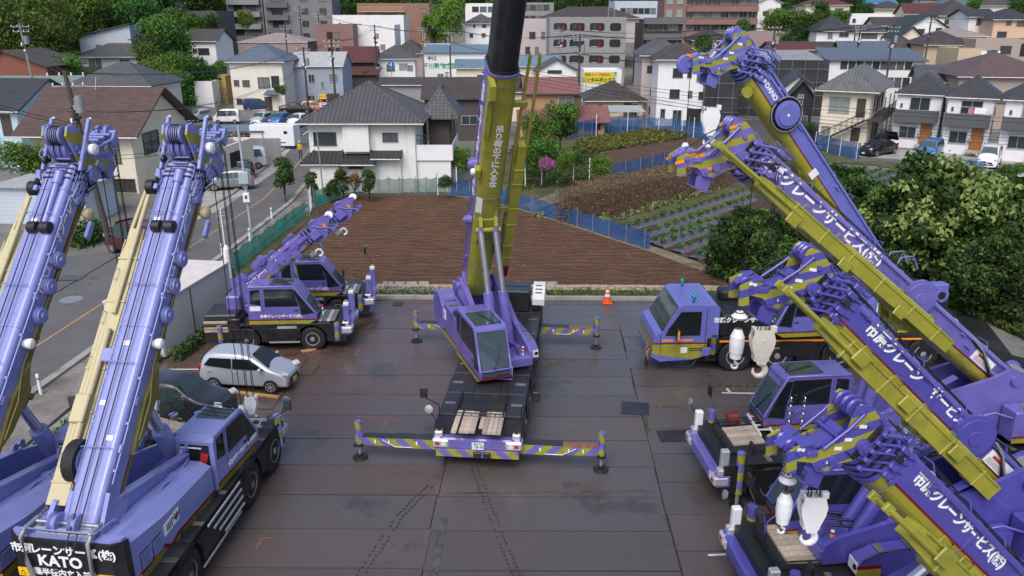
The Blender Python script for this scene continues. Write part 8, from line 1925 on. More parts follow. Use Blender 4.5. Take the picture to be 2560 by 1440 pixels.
az_ = crown_mesh('azalea_blossom', lobes_of(71, .8, .5, 12, .5), 900, .06, (.45, .10, .3), (.6, .25, .45), 72)
c = at(1365, 412, 62.5); o = bpy.data.objects.new('flower_bush', az_); col.objects.link(o); o.location = (c.x, c.y, c.z - .4); tag(o, 'pink flowering bush among the green garden shrubs', 'shrub')
pine_c = crown_mesh('pine_pads', [((0, 0, 1.9), .42, 1.1), ((.45, .1, 1.45), .36, 1), ((-.5, 0, 1.25), .38, .9), ((.25, -.2, .95), .3, .9), ((-.2, .2, 1.6), .33, 1.2), ((-.75, .1, .95), .28, 1)], 2600, .06, (.03, .06, .012), (.07, .12, .022), 73, up=.6)
pb = MB(); pb.tube([(0, 0, -.2), (.12, 0, .5), (-.08, 0, 1.1), (.03, 0, 1.8)], .06, bark); pb.tube([(.05, 0, .7), (.45, .1, 1.3)], .035, bark); pb.tube([(0, 0, .8), (-.5, 0, 1.1)], .035, bark); po = pb.build('trunk_proto'); pine_t = po.data; bpy.data.objects.remove(po)
CR['pine', 0] = (pine_c, pine_t)
for (u, v, Y, s_, lb) in ((745, 478, 60.5, 1.5, 'wide cloud pruned pine by the road corner'), (806, 485, 60, 1.05, 'small cloud pruned pine left of the entrance'), (880, 478, 60.3, 1.1, 'cloud pruned pine before the entrance door'), (942, 482, 60.2, 1.1, 'cloud pruned pine right of the brown leaved tree'), (850, 486, 59.8, .7, 'smallest pruned pine near the flagpole')):
 p = gz(u, v); tree('pine', 0, (p.x, Y, 0), s_, s_, lb, 'pine', None, 'pine_tree')
mp_ = crown_mesh('maple_crown', lobes_of(75, .6, 1.5, 10), 700, .06, (.12, .06, .03), (.2, .12, .05), 76); CR['maple', 0] = (mp_, pine_t)
p = gz(908, 482); tree('maple', 0, (p.x, 60.4, 0), 1.1, 1.15, 'thin brown leaved tree between the pruned pines', 'tree', None, 'tree')
# crops
def poly_scatter(name, poly, n, size, c0, c1, seed, h, kind='stuff'):
 rg = np.random.default_rng(seed); P = np.array([(p[0], p[1]) for p in poly]); x0, y0 = P.min(0); x1, y1 = P.max(0)
 def inside(q):
  r = np.zeros(len(q), bool); j = len(P) - 1
  for i in range(len(P)):
   c = ((P[i, 1] > q[:, 1]) != (P[j, 1] > q[:, 1])) & (q[:, 0] < (P[j, 0] - P[i, 0]) * (q[:, 1] - P[i, 1]) / (P[j, 1] - P[i, 1] + 1e-9) + P[i, 0]); r ^= c; j = i
  return r
 q = np.c_[rg.uniform(x0, x1, n * 3), rg.uniform(y0, y1, n * 3)]; q = q[inside(q)][:n]
 cl_ = rg.random(len(q)); me = crown_mesh(name, None, len(q), size, c0, c1, seed, box=((0, 0, 0), (1, 1, 1)))
 co = np.empty(len(me.vertices) * 3); me.vertices.foreach_get('co', co); co = co.reshape(-1, 4, 3); ctr = co.mean(1, keepdims=True); co = co - ctr
 pos_ = np.zeros((len(q), 1, 3)); pos_[:, 0, :2] = q; pos_[:, 0, 2] = rg.random(len(q)) * h + .02; me.vertices.foreach_set('co', (co + pos_).reshape(-1)); me.update()
 o = bpy.data.objects.new(name, me); col.objects.link(o); o['kind'] = kind; return o
def thick(path, w):
 L_, R_ = [], []
 for i, p in enumerate(path):
  q = Vector(path[min(i + 1, len(path) - 1)]) - Vector(path[max(i - 1, 0)]); n = Vector((-q.y, q.x)).normalized() * w / 2; L_.append((p[0] + n.x, p[1] + n.y)); R_.append((p[0] - n.x, p[1] - n.y))
 return L_ + R_[::-1]
def pxp(L_): return [tuple(gz(u, v)[:2]) for u, v in L_]
poly_scatter('kerb_weeds', thick([(-14.5, 38.9), (-1, 38.7), (6, 38.5), (12, 38.3), (19, 37.9)], .7), 3800, .07, (.06, .1, .02), (.14, .2, .04), 81, .3)
poly_scatter('white_flower_weeds', thick([(-7.6, 38.8), (-3.6, 38.75)], .6), 1100, .05, (.35, .35, .3), (.5, .5, .42), 82, .35)
poly_scatter('white_flower_weeds', thick([(.6, 38.7), (1.8, 38.7)], .5), 450, .05, (.35, .35, .3), (.5, .5, .42), 83, .5)
poly_scatter('field_weeds', f1, 700, .07, (.06, .12, .02), (.12, .22, .04), 84, .06)
poly_scatter('edge_weeds', pxp([(1440, 356), (1640, 328), (1720, 345), (1690, 352), (1560, 372), (1425, 392)]), 5200, .16, (.09, .12, .02), (.2, .2, .05), 85, .55)
poly_scatter('edge_weeds', thick(pxp([(1330, 545), (1480, 500), (1520, 560), (1640, 520), (1800, 470)]), 1.1), 2200, .14, (.08, .12, .03), (.24, .26, .12), 86, .35)
poly_scatter('container_weeds', thick([(-13.95, 30.2), (-13.0, 36.6)], .5), 1200, .09, (.03, .07, .015), (.08, .14, .03), 87, .5)
poly_scatter('roadside_weeds', thick([(-15.5, 23), (-15.0, 27), (-14.8, 31)], .6), 1600, .08, (.05, .1, .02), (.12, .2, .03), 88, .3)
poly_scatter('right_grass', pxp([(2370, 770), (2460, 800), (2560, 850), (2640, 880), (2640, 760), (2460, 730)]), 6000, .13, (.035, .07, .015), (.1, .13, .03), 89, .25)
poly_scatter('garden_grass', pxp([(1290, 480), (1500, 455), (1500, 380), (1300, 400)]), 3000, .14, (.04, .09, .02), (.1, .17, .04), 90, .25)
poly_scatter('seam_weeds', [tuple(gz(u, v)[:2]) for u, v in ((1775, 964), (1775, 970), (1950, 968), (1950, 962))], 150, .035, (.06, .12, .02), (.1, .18, .03), 91, .06)
for (a_, b_, sd_) in (((778, 940), (800, 915), 92), ((690, 870), (705, 850), 93), ((1612, 1045), (1622, 1085), 94), ((1655, 1018), (1760, 1024), 95)):
 poly_scatter('seam_weeds', thick(pxp([a_, b_]), .09), 55, .035, (.06, .12, .02), (.1, .18, .03), sd_, .1)
def trellis(label, p, q, h, d, sd_):
 P, Q = Vector(p), Vector(q); L_ = (Q - P).length; a = math.atan2(Q.y - P.y, Q.x - P.x); r = empty('bean_trellis', (*((P + Q) / 2)[:2], 0), a, label, 'trellis', 'withered vine trellises')
 me = crown_mesh('withered_vines', None, int(L_ * 2300), .07, (.12, .075, .045), (.26, .175, .11), sd_, box=((0, 0, h / 2), (L_, d, h)), aspect=.3)
 co = np.empty(len(me.vertices) * 3); me.vertices.foreach_get('co', co); co = co.reshape(-1, 3); co[:, 2] *= 1 + .05 * np.sin(co[:, 0] * 1.9) * np.sin(co[:, 0] * .7); me.vertices.foreach_set('co', co.reshape(-1)); me.update()
 o = bpy.data.objects.new('withered_vines', me); col.objects.link(o); o.parent = r
 b = MB(); b.bx(-L_ / 2 + .7, L_ / 2 - .7, -d * .34, d * .34, 0, h * .8, mat('dry_stems', (.13, .085, .053), .95, var=.4, scale=3, bmp=.6) if 'dry_stems' not in MATS else MATS['dry_stems']); b.build('stem_mass', r)
 for i in range(int(L_ / 1.5)): b = MB(); b.tube([(-L_ / 2 + 1.5 * i, -d * .5, 0), (-L_ / 2 + 1.5 * i, -d * .45, h + .2)], .01, MATS['dry_stems'], 4); b.build('stake', r)
trellis('long withered brown vine trellis nearest the mulched rows', gz(1402, 558), gz(1805, 466), 2.3, 1.5, 96)
trellis('second withered vine trellis just behind the nearest one', gz(1440, 522), gz(1800, 446), 2.0, 1.1, 97)
film = mat('grey_mulch_film', (.095, .10, .105), .45, var=.2, scale=2, bmp=.3, bscale=5)
seed_me = crown_mesh('seedling_leaves', lobes_of(99, .24, .2, 6, .6), 60, .085, (.05, .12, .03), (.12, .24, .06), 98, up=.5)
nrow = 0
for (a_, c_) in (((1560, 579), (1866, 482)), ((1612, 592), (1884, 500)), ((1626, 611), (1800, 552)), ((1646, 619), (1800, 569)), ((1690, 633), (1800, 593)), ((1733, 649), (1800, 624)), ((2060, 432), (2105, 414)), ((2138, 437), (2166, 424)), ((2154, 449), (2204, 428)), ((2160, 463), (2248, 431)), ((2168, 479), (2284, 437)), ((2190, 490), (2312, 446)), ((2215, 500), (2335, 455))):
 P, Q = gz(*a_), gz(*c_); b = MB(); t = (Q - P).normalized(); n = Vector((-t.y, t.x, 0)); L_ = (Q - P).length; vs = []; fs = []; m_ = int(L_ / .8) + 1
 for i in range(m_ + 1):
  s_ = P + t * L_ * i / m_; wv = random.uniform(.85, 1.1)
  for (o_, z) in ((-.42, .02), (-.3, .13), (.3, .13), (.42, .02)): vs.append(s_ + n * o_ * wv + Vector((0, 0, z)))
 for i in range(m_):
  for j in range(3): fs.append((i * 4 + j, (i + 1) * 4 + j, (i + 1) * 4 + j + 1, i * 4 + j + 1))
 b.add(vs, [f[::-1] for f in fs], film, True); b.build('mulch_bed', label='grey film covered planting ridge in the vegetable garden', cat='planting ridge', group='mulched planting ridges')
 for i in range(int(L_ / 1.05)):
  s_ = P + t * (.5 + 1.05 * i); o = bpy.data.objects.new('vegetable_plant', seed_me); col.objects.link(o); o.location = (s_.x, s_.y, .13); k = random.uniform(.8, 1.35); o.scale = (k, k, k); o.rotation_euler.z = random.uniform(0, 6)
  tag(o, 'young vegetable plant growing through grey mulch film', 'seedling', 'young vegetable plants in mulched rows')
# nets, fences and posts
def netmat(name, c, alpha):
 m, N, L, b = nt(name); v = coords(N)
 L.new(mixrgb(N, L, ramp(N, L, noise(N, L, v, .9, 5), .35, .65), [x * .7 for x in c], [x * 1.2 for x in c]), b.inputs['Base Color']); b.inputs['Roughness'].default_value = .8
 L.new(mth(N, L, 'MULTIPLY_ADD', ramp(N, L, noise(N, L, v, .6, 4), .3, .7), .25, alpha - .15), b.inputs['Alpha']); return m
greenn = netmat('green_mesh_net', (.02, .40, .27), .88); greend = netmat('dark_green_mesh_net', (.015, .10, .075), .62); bluen = netmat('blue_mesh_net', (.015, .09, .26), .75)
def net(label, path, h, m, step=1.6, ph=None, postm=None, nm='net_fence', cat='net fence', sag=.12, group=None):
 c = sum((Vector(p) for p in path), Vector((0, 0))) / len(path); r = empty(nm, (c.x, c.y, 0), 0, label, cat, group); pts = []
 for i in range(len(path) - 1):
  a, q = Vector(path[i]), Vector(path[i + 1]); k = max(1, int((q - a).length / .4))
  for j in range(k): pts.append(a.lerp(q, j / k))
 pts.append(Vector(path[-1])); vs = []; fs = []
 for i, p in enumerate(pts):
  w = math.sin(i * 1.3) * .04 + random.uniform(-.03, .03); z = h - sag * abs(math.sin(i * .4 / step * 3.14)) + random.uniform(-.04, .04)
  for t in (0, .5, 1): vs.append((p.x - c.x + w * t, p.y - c.y + w * (1 - t) * 1.4, .02 + z * t))
 for i in range(len(pts) - 1):
  for j in range(2): fs.append((i * 3 + j, (i + 1) * 3 + j, (i + 1) * 3 + j + 1, i * 3 + j + 1))
 b = MB(); b.add(vs, fs, m, True); b.build('net', r)
 tot = 0; nx_ = 0
 for i in range(len(pts) - 1):
  if tot >= nx_:
   q = MB(); p = pts[i]; q.cyl((p.x - c.x, p.y - c.y - .03, -.05), (p.x - c.x, p.y - c.y - .03, (ph or h + .15) + random.uniform(-.1, .15)), .03, postm or steel, n=7); q.build('post', r); nx_ += step
  tot += (pts[i + 1] - pts[i]).length
 return r
net('bright green net along the pavement side of the ploughed field', [(-15.55, 42.5), (-15.25, 48), (-14.75, 55.5)], 1.15, greenn, 1.7)
net('bright green net panel at the far corner of the field beside a white gate', [(-14.75, 58.2), (-13.4, 61.8)], 1.35, greenn, 2.0)
net('dark green net fence below the white house', [(-13.4, 61.9), (-9, 62.9), (-5.2, 63.1)], 1.35, greend, .9)
net('blue net at the far edge of the ploughed field', [(-5.1, 63.0), (-2.5, 62.0), (.2, 58.6)], 1.15, bluen, 1.8)
net('blue net between ploughed field and vegetable rows', [(.2, 58.4), (3.5, 54.0), (7.2, 48.6), (8.4, 46.9)], 1.15, bluen, 1.7)
net('blue net below the upper brown field', pxp([(1525, 445), (1600, 430), (1720, 400)]), 1.3, bluen, 2.0)
net('blue net behind the upper brown field near the shelter', pxp([(1415, 350), (1520, 332), (1612, 328)]), 2.0, bluen, 1.6, 2.4)
net('blue net by the tall white house', pxp([(1616, 330), (1700, 338), (1775, 350), (1800, 352)]), 1.9, bluen, 1.8, 2.4)
net('blue net in front of the cream flats', pxp([(2036, 372), (2090, 388), (2148, 400)]), 1.7, bluen, 2.2, 1.9, white)
net('blue net sagging in front of the blue minivan', pxp([(2272, 418), (2360, 428), (2456, 440)]), 1.35, bluen, 3.0, 1.7, white)
for (u, v, h, lb) in ((1313, 468, 2.0, 0), (1354, 463, 2.0, 0), (1394, 460, 2.0, 0), (1433, 456, 2.0, 0), (1473, 452, 2.0, 0), (1095, 488, 1.9, 0), (1142, 482, 2.1, 0), (1490, 342, 2.6, 1), (1568, 332, 2.6, 1), (1646, 334, 2.6, 1), (1704, 340, 2.6, 1), (1733, 345, 2.4, 1)):
 p = gz(u, v); b = MB(); b.cyl((0, 0, 0), (0, 0, h), .045, white, n=8); o = b.build('garden_post', label='thin white garden post ' + ('among the near shrubs' if lb == 0 else 'along the far blue nets'), cat='post', group='white posts ' + ('among the near shrubs' if lb == 0 else 'along the far nets')); o.location = p
r = empty('board_edging', (0, 39.35, 0), R(-.7), 'low weathered board edging with stakes along the field front', 'edging'); b = MB()
for i in range(14):
 for k in range(2): b.box((-13.5 + 1.95 * i, random.uniform(-.05, .05), .1 + .15 * k), (1.94, .03, .13), wood, rot=(0, random.uniform(-.015, .015), 0))
b.build('boards', r)
for i in range(34): b = MB(); b.cyl((-14.5 + .8 * i, .06, 0), (-14.5 + .8 * i, .06, random.uniform(.4, .75)), .018, rust, n=5); b.build('stake', r)
for i in range(6): b = MB(); b.box((0, 0, .2), (.55, .05, .4), concm, .01); o = b.build('concrete_slab', label='small concrete slab leaning on the field edging', cat='slab', group='concrete slabs at the field edging'); o.location = (-6.5 + .62 * i + (5.5 if i > 3 else 0), 39.55, 0); o.rotation_euler.x = -.15
g_ = empty('lattice_gate', (-14.75, 57.0, 0), R(100), 'white upright barred gate at the field corner by the road', 'gate'); b = MB()
for k in range(12): b.bx(-1.2 + .21 * k, -1.17 + .21 * k, -.02, .02, .1, 1.5, white)
b.bx(-1.25, 1.2, -.03, .03, .08, .14, white); b.bx(-1.25, 1.2, -.03, .03, 1.46, 1.52, white); b.build('bars', g_)
b = MB(); b.bx(-1.32, -1.24, -.05, .05, 0, 1.65, steel); b.bx(1.18, 1.26, -.05, .05, 0, 1.65, steel); b.build('gate_posts', g_)
b = MB(); b.lathe([(0, .2), (.05, .24), (.8, .2), (1.7, .16), (1.9, .08)], (0, 0, 0), (0.05, 0, 1), white, 14); o = b.build('netting_roll', label='white rolled up net standing at the corner of the green net', cat='net roll'); o.location = (-15.5, 41.3, 0)
for (u, v) in ((103, 985), (557, 642), (625, 602), (680, 548)):
 p = gz(u, v, .03); b = MB(); b.lathe([(0, .06), (.8, .06), (.84, .03)], (0, 0, 0), (0, 0, 1), white, 12); b.lathe([(.6, .062), (.68, .062)], (0, 0, 0), (0, 0, 1), steel, 12); o = b.build('bollard', label='slim white bollard at the edge of the pavement', cat='bollard', group='white bollards on the pavement'); o.location = p
p = gz(565, 640, .03); r = empty('road_sign', p, R(20), 'round road sign with plate seen from behind on the pavement', 'road sign'); b = MB(); b.cyl((0, 0, 0), (0, 0, 2.9), .035, white, n=8); b.build('post', r)
b = MB(); b.cyl((0, .05, 2.55), (0, .07, 2.55), .3, steel, n=26); b.build('sign_disc', r); b = MB(); b.box((0, .06, 2.03), (.45, .02, .4), steel); b.build('sign_plate', r)
b = MB()
for z in (2.65, 2.45, 2.03): b.box((0, .03, z), (.5, .02, .04), alu)
b.build('bracket', r)
p = gz(630, 598, .03); r = empty('steel_pole', p, R(10), 'pale steel pole carrying two meter boxes beside the road', 'pole'); b = MB(); b.cyl((0, 0, 0), (-.1, 0, 7.2), .075, mat('pale_blue_steel', (.38, .44, .48), .5, .2), n=12); b.build('post', r)
b = MB(); b.box((-.07, -.18, 4.0), (.6, .3, .75), MATS['pale_blue_steel'], .03); b.build('large_box', r); b = MB(); b.box((-.04, -.15, 2.75), (.4, .22, .6), white, .03); b.box((-.04, -.265, 2.8), (.13, .01, .2), black); b.build('meter_box', r)
p = gz(828, 478); b = MB(); b.cyl((0, 0, 0), (-.15, 0, 5.0), .05, steel, n=8); b.cyl((-.15, 0, 5.0), (-.3, 0, 8.0), .03, steel, n=6); o = b.build('flagpole', label='thin grey flagpole in front of the white house', cat='pole'); o.location = (p.x, 61.5, 0)
# utility poles and wires
concp = mat('pole_concrete', (.22, .215, .205), .85, var=.15, scale=2); darkp = mat('dark_pole', (.055, .048, .042), .8, var=.3, scale=2)
TOPS = {}
def pole(key, u, vt, Y, label, m=concp, lean=(0, 0), tf=True, zb=None, r0=.17, arms=2):
 t = at(u, vt, Y); zb = zb if zb is not None else hgt(t.x, Y) - .2; r = empty('utility_pole', (t.x + lean[0], Y + lean[1], zb), 0, label, 'utility pole', 'utility poles'); h = t.z - zb; L0 = Vector((-lean[0], -lean[1], h))
 b = MB(); b.cyl((0, 0, 0), L0, r0, m, r0 * .62, 12); b.build('shaft', r); rnd = random.Random(u)
 for k in range(arms):
  z = L0 * (1 - (.03 + .55 * k / max(h, 4))); b = MB(); w = 1.0 - .15 * k; b.box((z.x, z.y, z.z), (2 * w, .09, .09), steel, rot=(0, 0, .25))
  for j in range(4): xx = -w * .9 + w * .6 * j; b.cyl((z.x + xx, z.y + xx * .25, z.z), (z.x + xx, z.y + xx * .25, z.z + .2), .045, white, n=7)
  b.build('crossarm', r)
 if tf:
  b = MB(); z = L0 * (1 - 1.9 / h); b.cyl((z.x + .42, z.y - .1, z.z - .45), (z.x + .42, z.y - .1, z.z + .4), .27, steel, n=14); b.cyl((z.x + .42, z.y - .1, z.z + .4), (z.x + .42, z.y - .1, z.z + .5), .2, steel, n=12); b.build('transformer', r)
 b = MB(); z = L0 * (1 - 2.6 / h)
 for k in range(5): b.box((z.x + rnd.uniform(-.25, .3), z.y - .2, z.z + rnd.uniform(-.6, .6)), (rnd.uniform(.1, .3), .16, rnd.uniform(.12, .35)), rnd.choice((steel, black, white)), .02)
 for k in range(4): b.tube([(z.x - .3 + .15 * k, z.y - .2, z.z - .3), (z.x - .1, z.y - .3, z.z + .2 * k - .4), (z.x + .35, z.y - .2, z.z + .4)], .02, black, 4)
 b.build('fittings', r); TOPS[key] = (t, L0.normalized()); return r
pole('a', 48, 58, 98, 'pale concrete pole at the upper left before the red brown cottage', lean=(.6, 0)); pole('b', 160, 176, 47, 'dark leaning pole rising behind the left crane booms', darkp, lean=(1.2, -.4), zb=0, r0=.2)
pole('c', 758, 118, 112, 'pole carrying a yellow sign beside the car park', darkp, zb=0); pole('d', 828, 98, 104, 'dark pole in front of the blue grey corrugated building', darkp, tf=False, zb=0); pole('e', 936, 62, 146, 'dark pole at the road bend by the red cottage', darkp, zb=0); pole('f', 1124, 70, 150, 'pole in front of the animal clinic', darkp, zb=0)
pole('g', 1056, 66, 160, 'pole left of the animal clinic', zb=0); pole('h', 1450, 84, 110, 'dark pole in front of the arcaded flats', darkp, zb=0); pole('i', 1400, 70, 150, 'pale pole at the left part of the arcaded flats', zb=0); pole('j', 1938, 62, 108, 'dark pole behind the farthest boom near the scaffold', darkp, zb=0)
pole('k', 2236, 62, 118, 'pole among the roofs at the right before the long flats', darkp); pole('l', 2330, 40, 130, 'pole right of the long flats among hillside houses', darkp, tf=False); pole('m', 2152, 62, 140, 'pole between white hillside houses', darkp, tf=False); pole('n', 748, 15, 178, 'pole before the dark grey apartment block', darkp, tf=False); pole('o', 1844, 62, 140, 'pole with white fittings by the mauve brown house'); pole('p', 795, 30, 170, 'pole beside the brown tiled block', darkp, tf=False)
pole('q', 712, 60, 160, 'pole above the ivory house roof', darkp, tf=False); pole('r', 2500, 30, 170, 'pole at the upper right among hillside roofs', darkp, tf=False); pole('s', 450, 5, 180, 'pole before the grey box building', tf=False)
def wire(a, b_, n=3, sag=.6, r=.022, dz=0.0, dx=.5, lab='overhead wires between the town poles'):
 for i in range(n):
  o_ = Vector((dx * (i - (n - 1) / 2), 0, -.12 - dz)); P = a + o_; Q = b_ + o_; w = MB()
  w.tube([P.lerp(Q, t / 10) - Vector((0, 0, sag * 4 * (t / 10) * (1 - t / 10))) for t in range(11)], r, cable, 4); c_ = (P + Q) / 2
  w.build('overhead_wire', label='black overhead wire sagging between utility poles', cat='wire', group=lab) if dx else w.build('overhead_wire', label='long black wire crossing in front of the houses', cat='wire', group=lab)
T = {k: v[0] for k, v in TOPS.items()}
for (a, b_, n, s_, dz) in (('b', 'c', 2, 1.2, 0), ('a', 'b', 2, 1.0, 0), ('b', 'c', 2, 1.8, 2.2), ('c', 'd', 3, .4, 0), ('d', 'e', 3, .8, 0), ('e', 'f', 3, .7, 0), ('f', 'h', 3, .9, 0), ('f', 'h', 2, 1.2, 2.2), ('h', 'j', 3, 1.0, 0), ('h', 'j', 3, 1.6, 2.4), ('j', 'k', 3, .8, 0), ('k', 'l', 3, .5, 0), ('m', 'k', 2, .5, 0), ('n', 'q', 2, .6, 0), ('p', 'e', 2, .6, 0), ('g', 'f', 3, .3, 0), ('i', 'h', 2, .6, 0), ('i', 'o', 3, 1.0, 0), ('o', 'm', 3, .9, 0), ('l', 'r', 3, .7, 0), ('c', 'q', 2, .8, 0), ('a', 's', 2, 1.0, 0)):
 wire(T[a], T[b_], n, s_, dz=dz)
for (z0, u0, v0, Y0, u1, v1, Y1, n) in ((0, 1300, 168, 96, 2700, 300, 70, 2), (0, 1300, 186, 96, 2700, 332, 70, 3), (0, 1480, 215, 94, 2700, 360, 69, 2), (0, -60, 240, 60, 520, 330, 70, 2), (0, -60, 350, 55, 470, 360, 62, 2)):
 wire(at(u0, v0, Y0), at(u1, v1, Y1), n, 1.0, .02, dx=.0, lab='long wires in front of the houses') if n == 1 else [wire(at(u0, v0 + 8 * i, Y0), at(u1, v1 + 10 * i, Y1), 1, .9, .02, dx=0, lab='long wires in front of the houses') for i in range(n)]
p = at(978, 160, 132); r = empty('road_sign', (p.x, p.y, 0), 0, 'round blue road sign with white arrow at the road bend', 'road sign'); b = MB(); b.cyl((0, .05, 0), (0, .05, p.z + .7), .05, steel, n=8); b.build('post', r)
b = MB(); b.cyl((0, 0, p.z), (0, -.03, p.z), .5, carpaint('sign_blue', (.01, .12, .38), 0, .4), n=26); b.build('sign_disc', r); b = MB(); b.bx(-.06, .06, -.045, -.035, p.z - .3, p.z + .3, white); b.add([(-.18, -.045, p.z + .12), (.18, -.045, p.z + .12), (0, -.045, p.z + .36)], [(0, 1, 2)], white); b.bx(-.28, -.06, -.045, -.035, p.z - .2, p.z - .1, white); b.build('arrow', r)
b = MB(); b.box((-1.9, .0, p.z - .65), (1.0, .15, .32), steel, .05)
for k, mm in enumerate((teal, black, black)): b.cyl((-2.2 + .3 * k, -.08, p.z - .65), (-2.2 + .3 * k, -.12, p.z - .65), .11, mm, n=12)
b.tube([(0, .05, p.z - .65), (-1.5, .05, p.z - .65)], .03, steel); b.build('traffic_signal', r)
p = at(806, 243, 101); r = empty('shop_sign', (p.x, p.y, 0), 0, 'yellow parking sign with an arrow panel beside the car park', 'sign'); b = MB(); b.bx(-.45, .45, 0, .12, p.z - .2, p.z + .35, yellow); b.build('top_panel', r); b = MB(); b.bx(-.45, .45, 0, .12, p.z - .62, p.z - .22, black); b.bx(-.35, -.05, -.01, 0, p.z - .45, p.z - .4, yellow); b.add([(-.38, -.008, p.z - .425), (-.22, -.008, p.z - .52), (-.22, -.008, p.z - .33)], [(0, 1, 2)], yellow); b.build('arrow_panel', r)
b = MB(); b.bx(-.42, .42, 0, .1, p.z - 1.2, p.z - .64, white); b.bx(-.3, .3, -.01, 0, p.z - .8, p.z - .72, redletter); b.bx(-.3, .3, -.01, 0, p.z - 1.05, p.z - .9, redletter); b.build('notice_panel', r); b = MB(); b.cyl((.5, .06, 0), (.5, .06, p.z + .4), .05, steel, n=8); b.build('post', r)
text_mesh('タップ', .3, frame((p.x * 0, -.012, p.z + .08), (1, 0, 0), (0, 0, 1)), redletter, 'lettering', r, bold=.04)
# yard clutter
r = empty('storage_container', (-15.2, 33.6, 0), R(-8.5), 'long white topped container with corrugated grey side, left of the small cranes', 'container'); b = MB(); w, l, h = 1.2, 3.0, 2.45
corr = wallmat('corrugated_sheet', (.5, .49, .47), grime=.4)
n = 90; vs = []
for i in range(n + 1): y = -l + 2 * l * i / n; vs += [(w + (.03 if i % 2 else 0), y, .12), (w + (.03 if i % 2 else 0), y, h - .04)]
b.add(vs, [(2 * i, 2 * i + 2, 2 * i + 3, 2 * i + 1) for i in range(n)], corr); b.bx(-w, w - .02, -l, l, .12, h - .05, corr); b.build('side_walls', r)
b = MB(); b.bx(-w - .03, w + .06, -l - .03, l + .03, h - .05, h + .03, mat('sun_bleached_sheet', (.62, .58, .54), .6, var=.1, dirt=(.45, .36, .3), damt=.5, dscale=.8), .01); b.build('top_sheet', r)
b = MB(); b.bx(w + .035, w + .05, -.6, -.57, .15, h - .1, black); b.bx(-w, w, -l + .1, -l + .4, 0, .12, black); b.bx(-w, w, l - .4, l - .1, 0, .12, black); b.build('base_frame', r)
r = empty('site_shed', (-32.2, 55.5, 0), R(-4), 'low white prefab shed with a dark window across the road', 'shed'); b = MB(); b.bx(-3.2, 3.2, -2, 2, -.2, 2.5, Wc['pale']); b.build('wall', r, uv=True); b = MB(); b.bx(-3.4, 3.4, -2.3, 2.3, 2.5, 2.62, Rc['wmetal']); b.build('roof', r, uv=True); b = MB(); b.bx(.2, 2.2, -2.06, -1.99, 1.0, 2.0, glass); b.build('window', r)
p = gz(685, 372); r = empty('truck_box', (p.x, p.y, 0), R(-3), 'white truck body used as a store by the car park', 'container'); b = MB(); b.bx(-2.5, 2.3, 0, 2.2, .3, 2.5, white, .04); b.bx(1.2, 1.6, -.03, 0, 1.6, 1.9, black); b.build('box_body', r); b = MB(); b.bx(-2.4, 2.4, .1, 2.2, .0, .3, black); b.build('base_frame', r)
r = empty('tin_fence', (gz(610, 408).x, gz(610, 408).y, 0), R(2), 'grey corrugated tin fence of the roadside lot', 'fence'); b = MB()
for i in range(12): b.box((-3.4 + .62 * i, .02 * (i % 2), 1.2), (.6, .05, 2.4), steel)
b.build('sheets', r); b = MB(); b.bx(-3.8, 4.2, .1, .16, .4, .5, frameb); b.bx(-3.8, 4.2, .1, .16, 1.9, 2.0, frameb); b.build('rails', r)
r = empty('greenhouse_frame', (gz(590, 372).x, gz(590, 372).y, 0), 0, 'open steel framed shed with blue sheeting below the car park', 'shed'); b = MB()
for x in (-3, -1, 1, 3):
 for y in (0, 4): b.cyl((x, y, 0), (x, y, 1.8), .05, steel, n=7)
for y in (0, 4): b.bx(-3, 3, y - .04, y + .04, 1.75, 1.85, steel)
b.build('frame', r); b = MB(); b.panel([(-3.2, -.2, 1.88), (3.2, -.2, 1.88), (3.2, 4.2, 2.0), (-3.2, 4.2, 2.0)], .04, mat('blue_grey_sheet', (.12, .16, .21), .5, var=.3, scale=.5)); b.build('roof', r); b = MB()
for i in range(14): b.box((random.uniform(-2.6, 2.6), random.uniform(.4, 3), .3 + .1 * i), (1.8, .12, .08), rust if i % 2 else wood, rot=(0, 0, random.uniform(-.3, .3)))
b.build('stored_bars', r)
def cone(loc, label, k=1.0):
 r = empty('traffic_cone', loc, 0, label, 'traffic cone'); b = MB(); oc = MATS.get('cone_orange') or mat('cone_orange', (.75, .10, .012), .45, var=.05)
 b.box((0, 0, .02 * k), (.38 * k, .38 * k, .04 * k), oc, .008)
 b.lathe([(.04 * k, .15 * k), (.7 * k, .03 * k)], (0, 0, 0), (0, 0, 1), oc, 18); b.build('body', r); b = MB(); b.lathe([(.28 * k, .113 * k), (.38 * k, .095 * k)], (0, 0, 0), (0, 0, 1), white, 18); b.lathe([(.46 * k, .081 * k), (.56 * k, .063 * k)], (0, 0, 0), (0, 0, 1), white, 18); b.build('white_bands', r)
cone(gz(1518, 758, .0) + Vector((0, 0, .02)), 'orange cone with white bands by the kerb right of the centre crane', 1.25); cone((.35, 38.6, 0), 'orange cone top behind the engine cover, left one', 1.1); cone((1.55, 38.55, 0), 'orange cone top behind the white exhaust housing', 1.1)
p = gz(2138, 388); cone((p.x, p.y, 0), 'small red cone by the blue net of the cream flats')
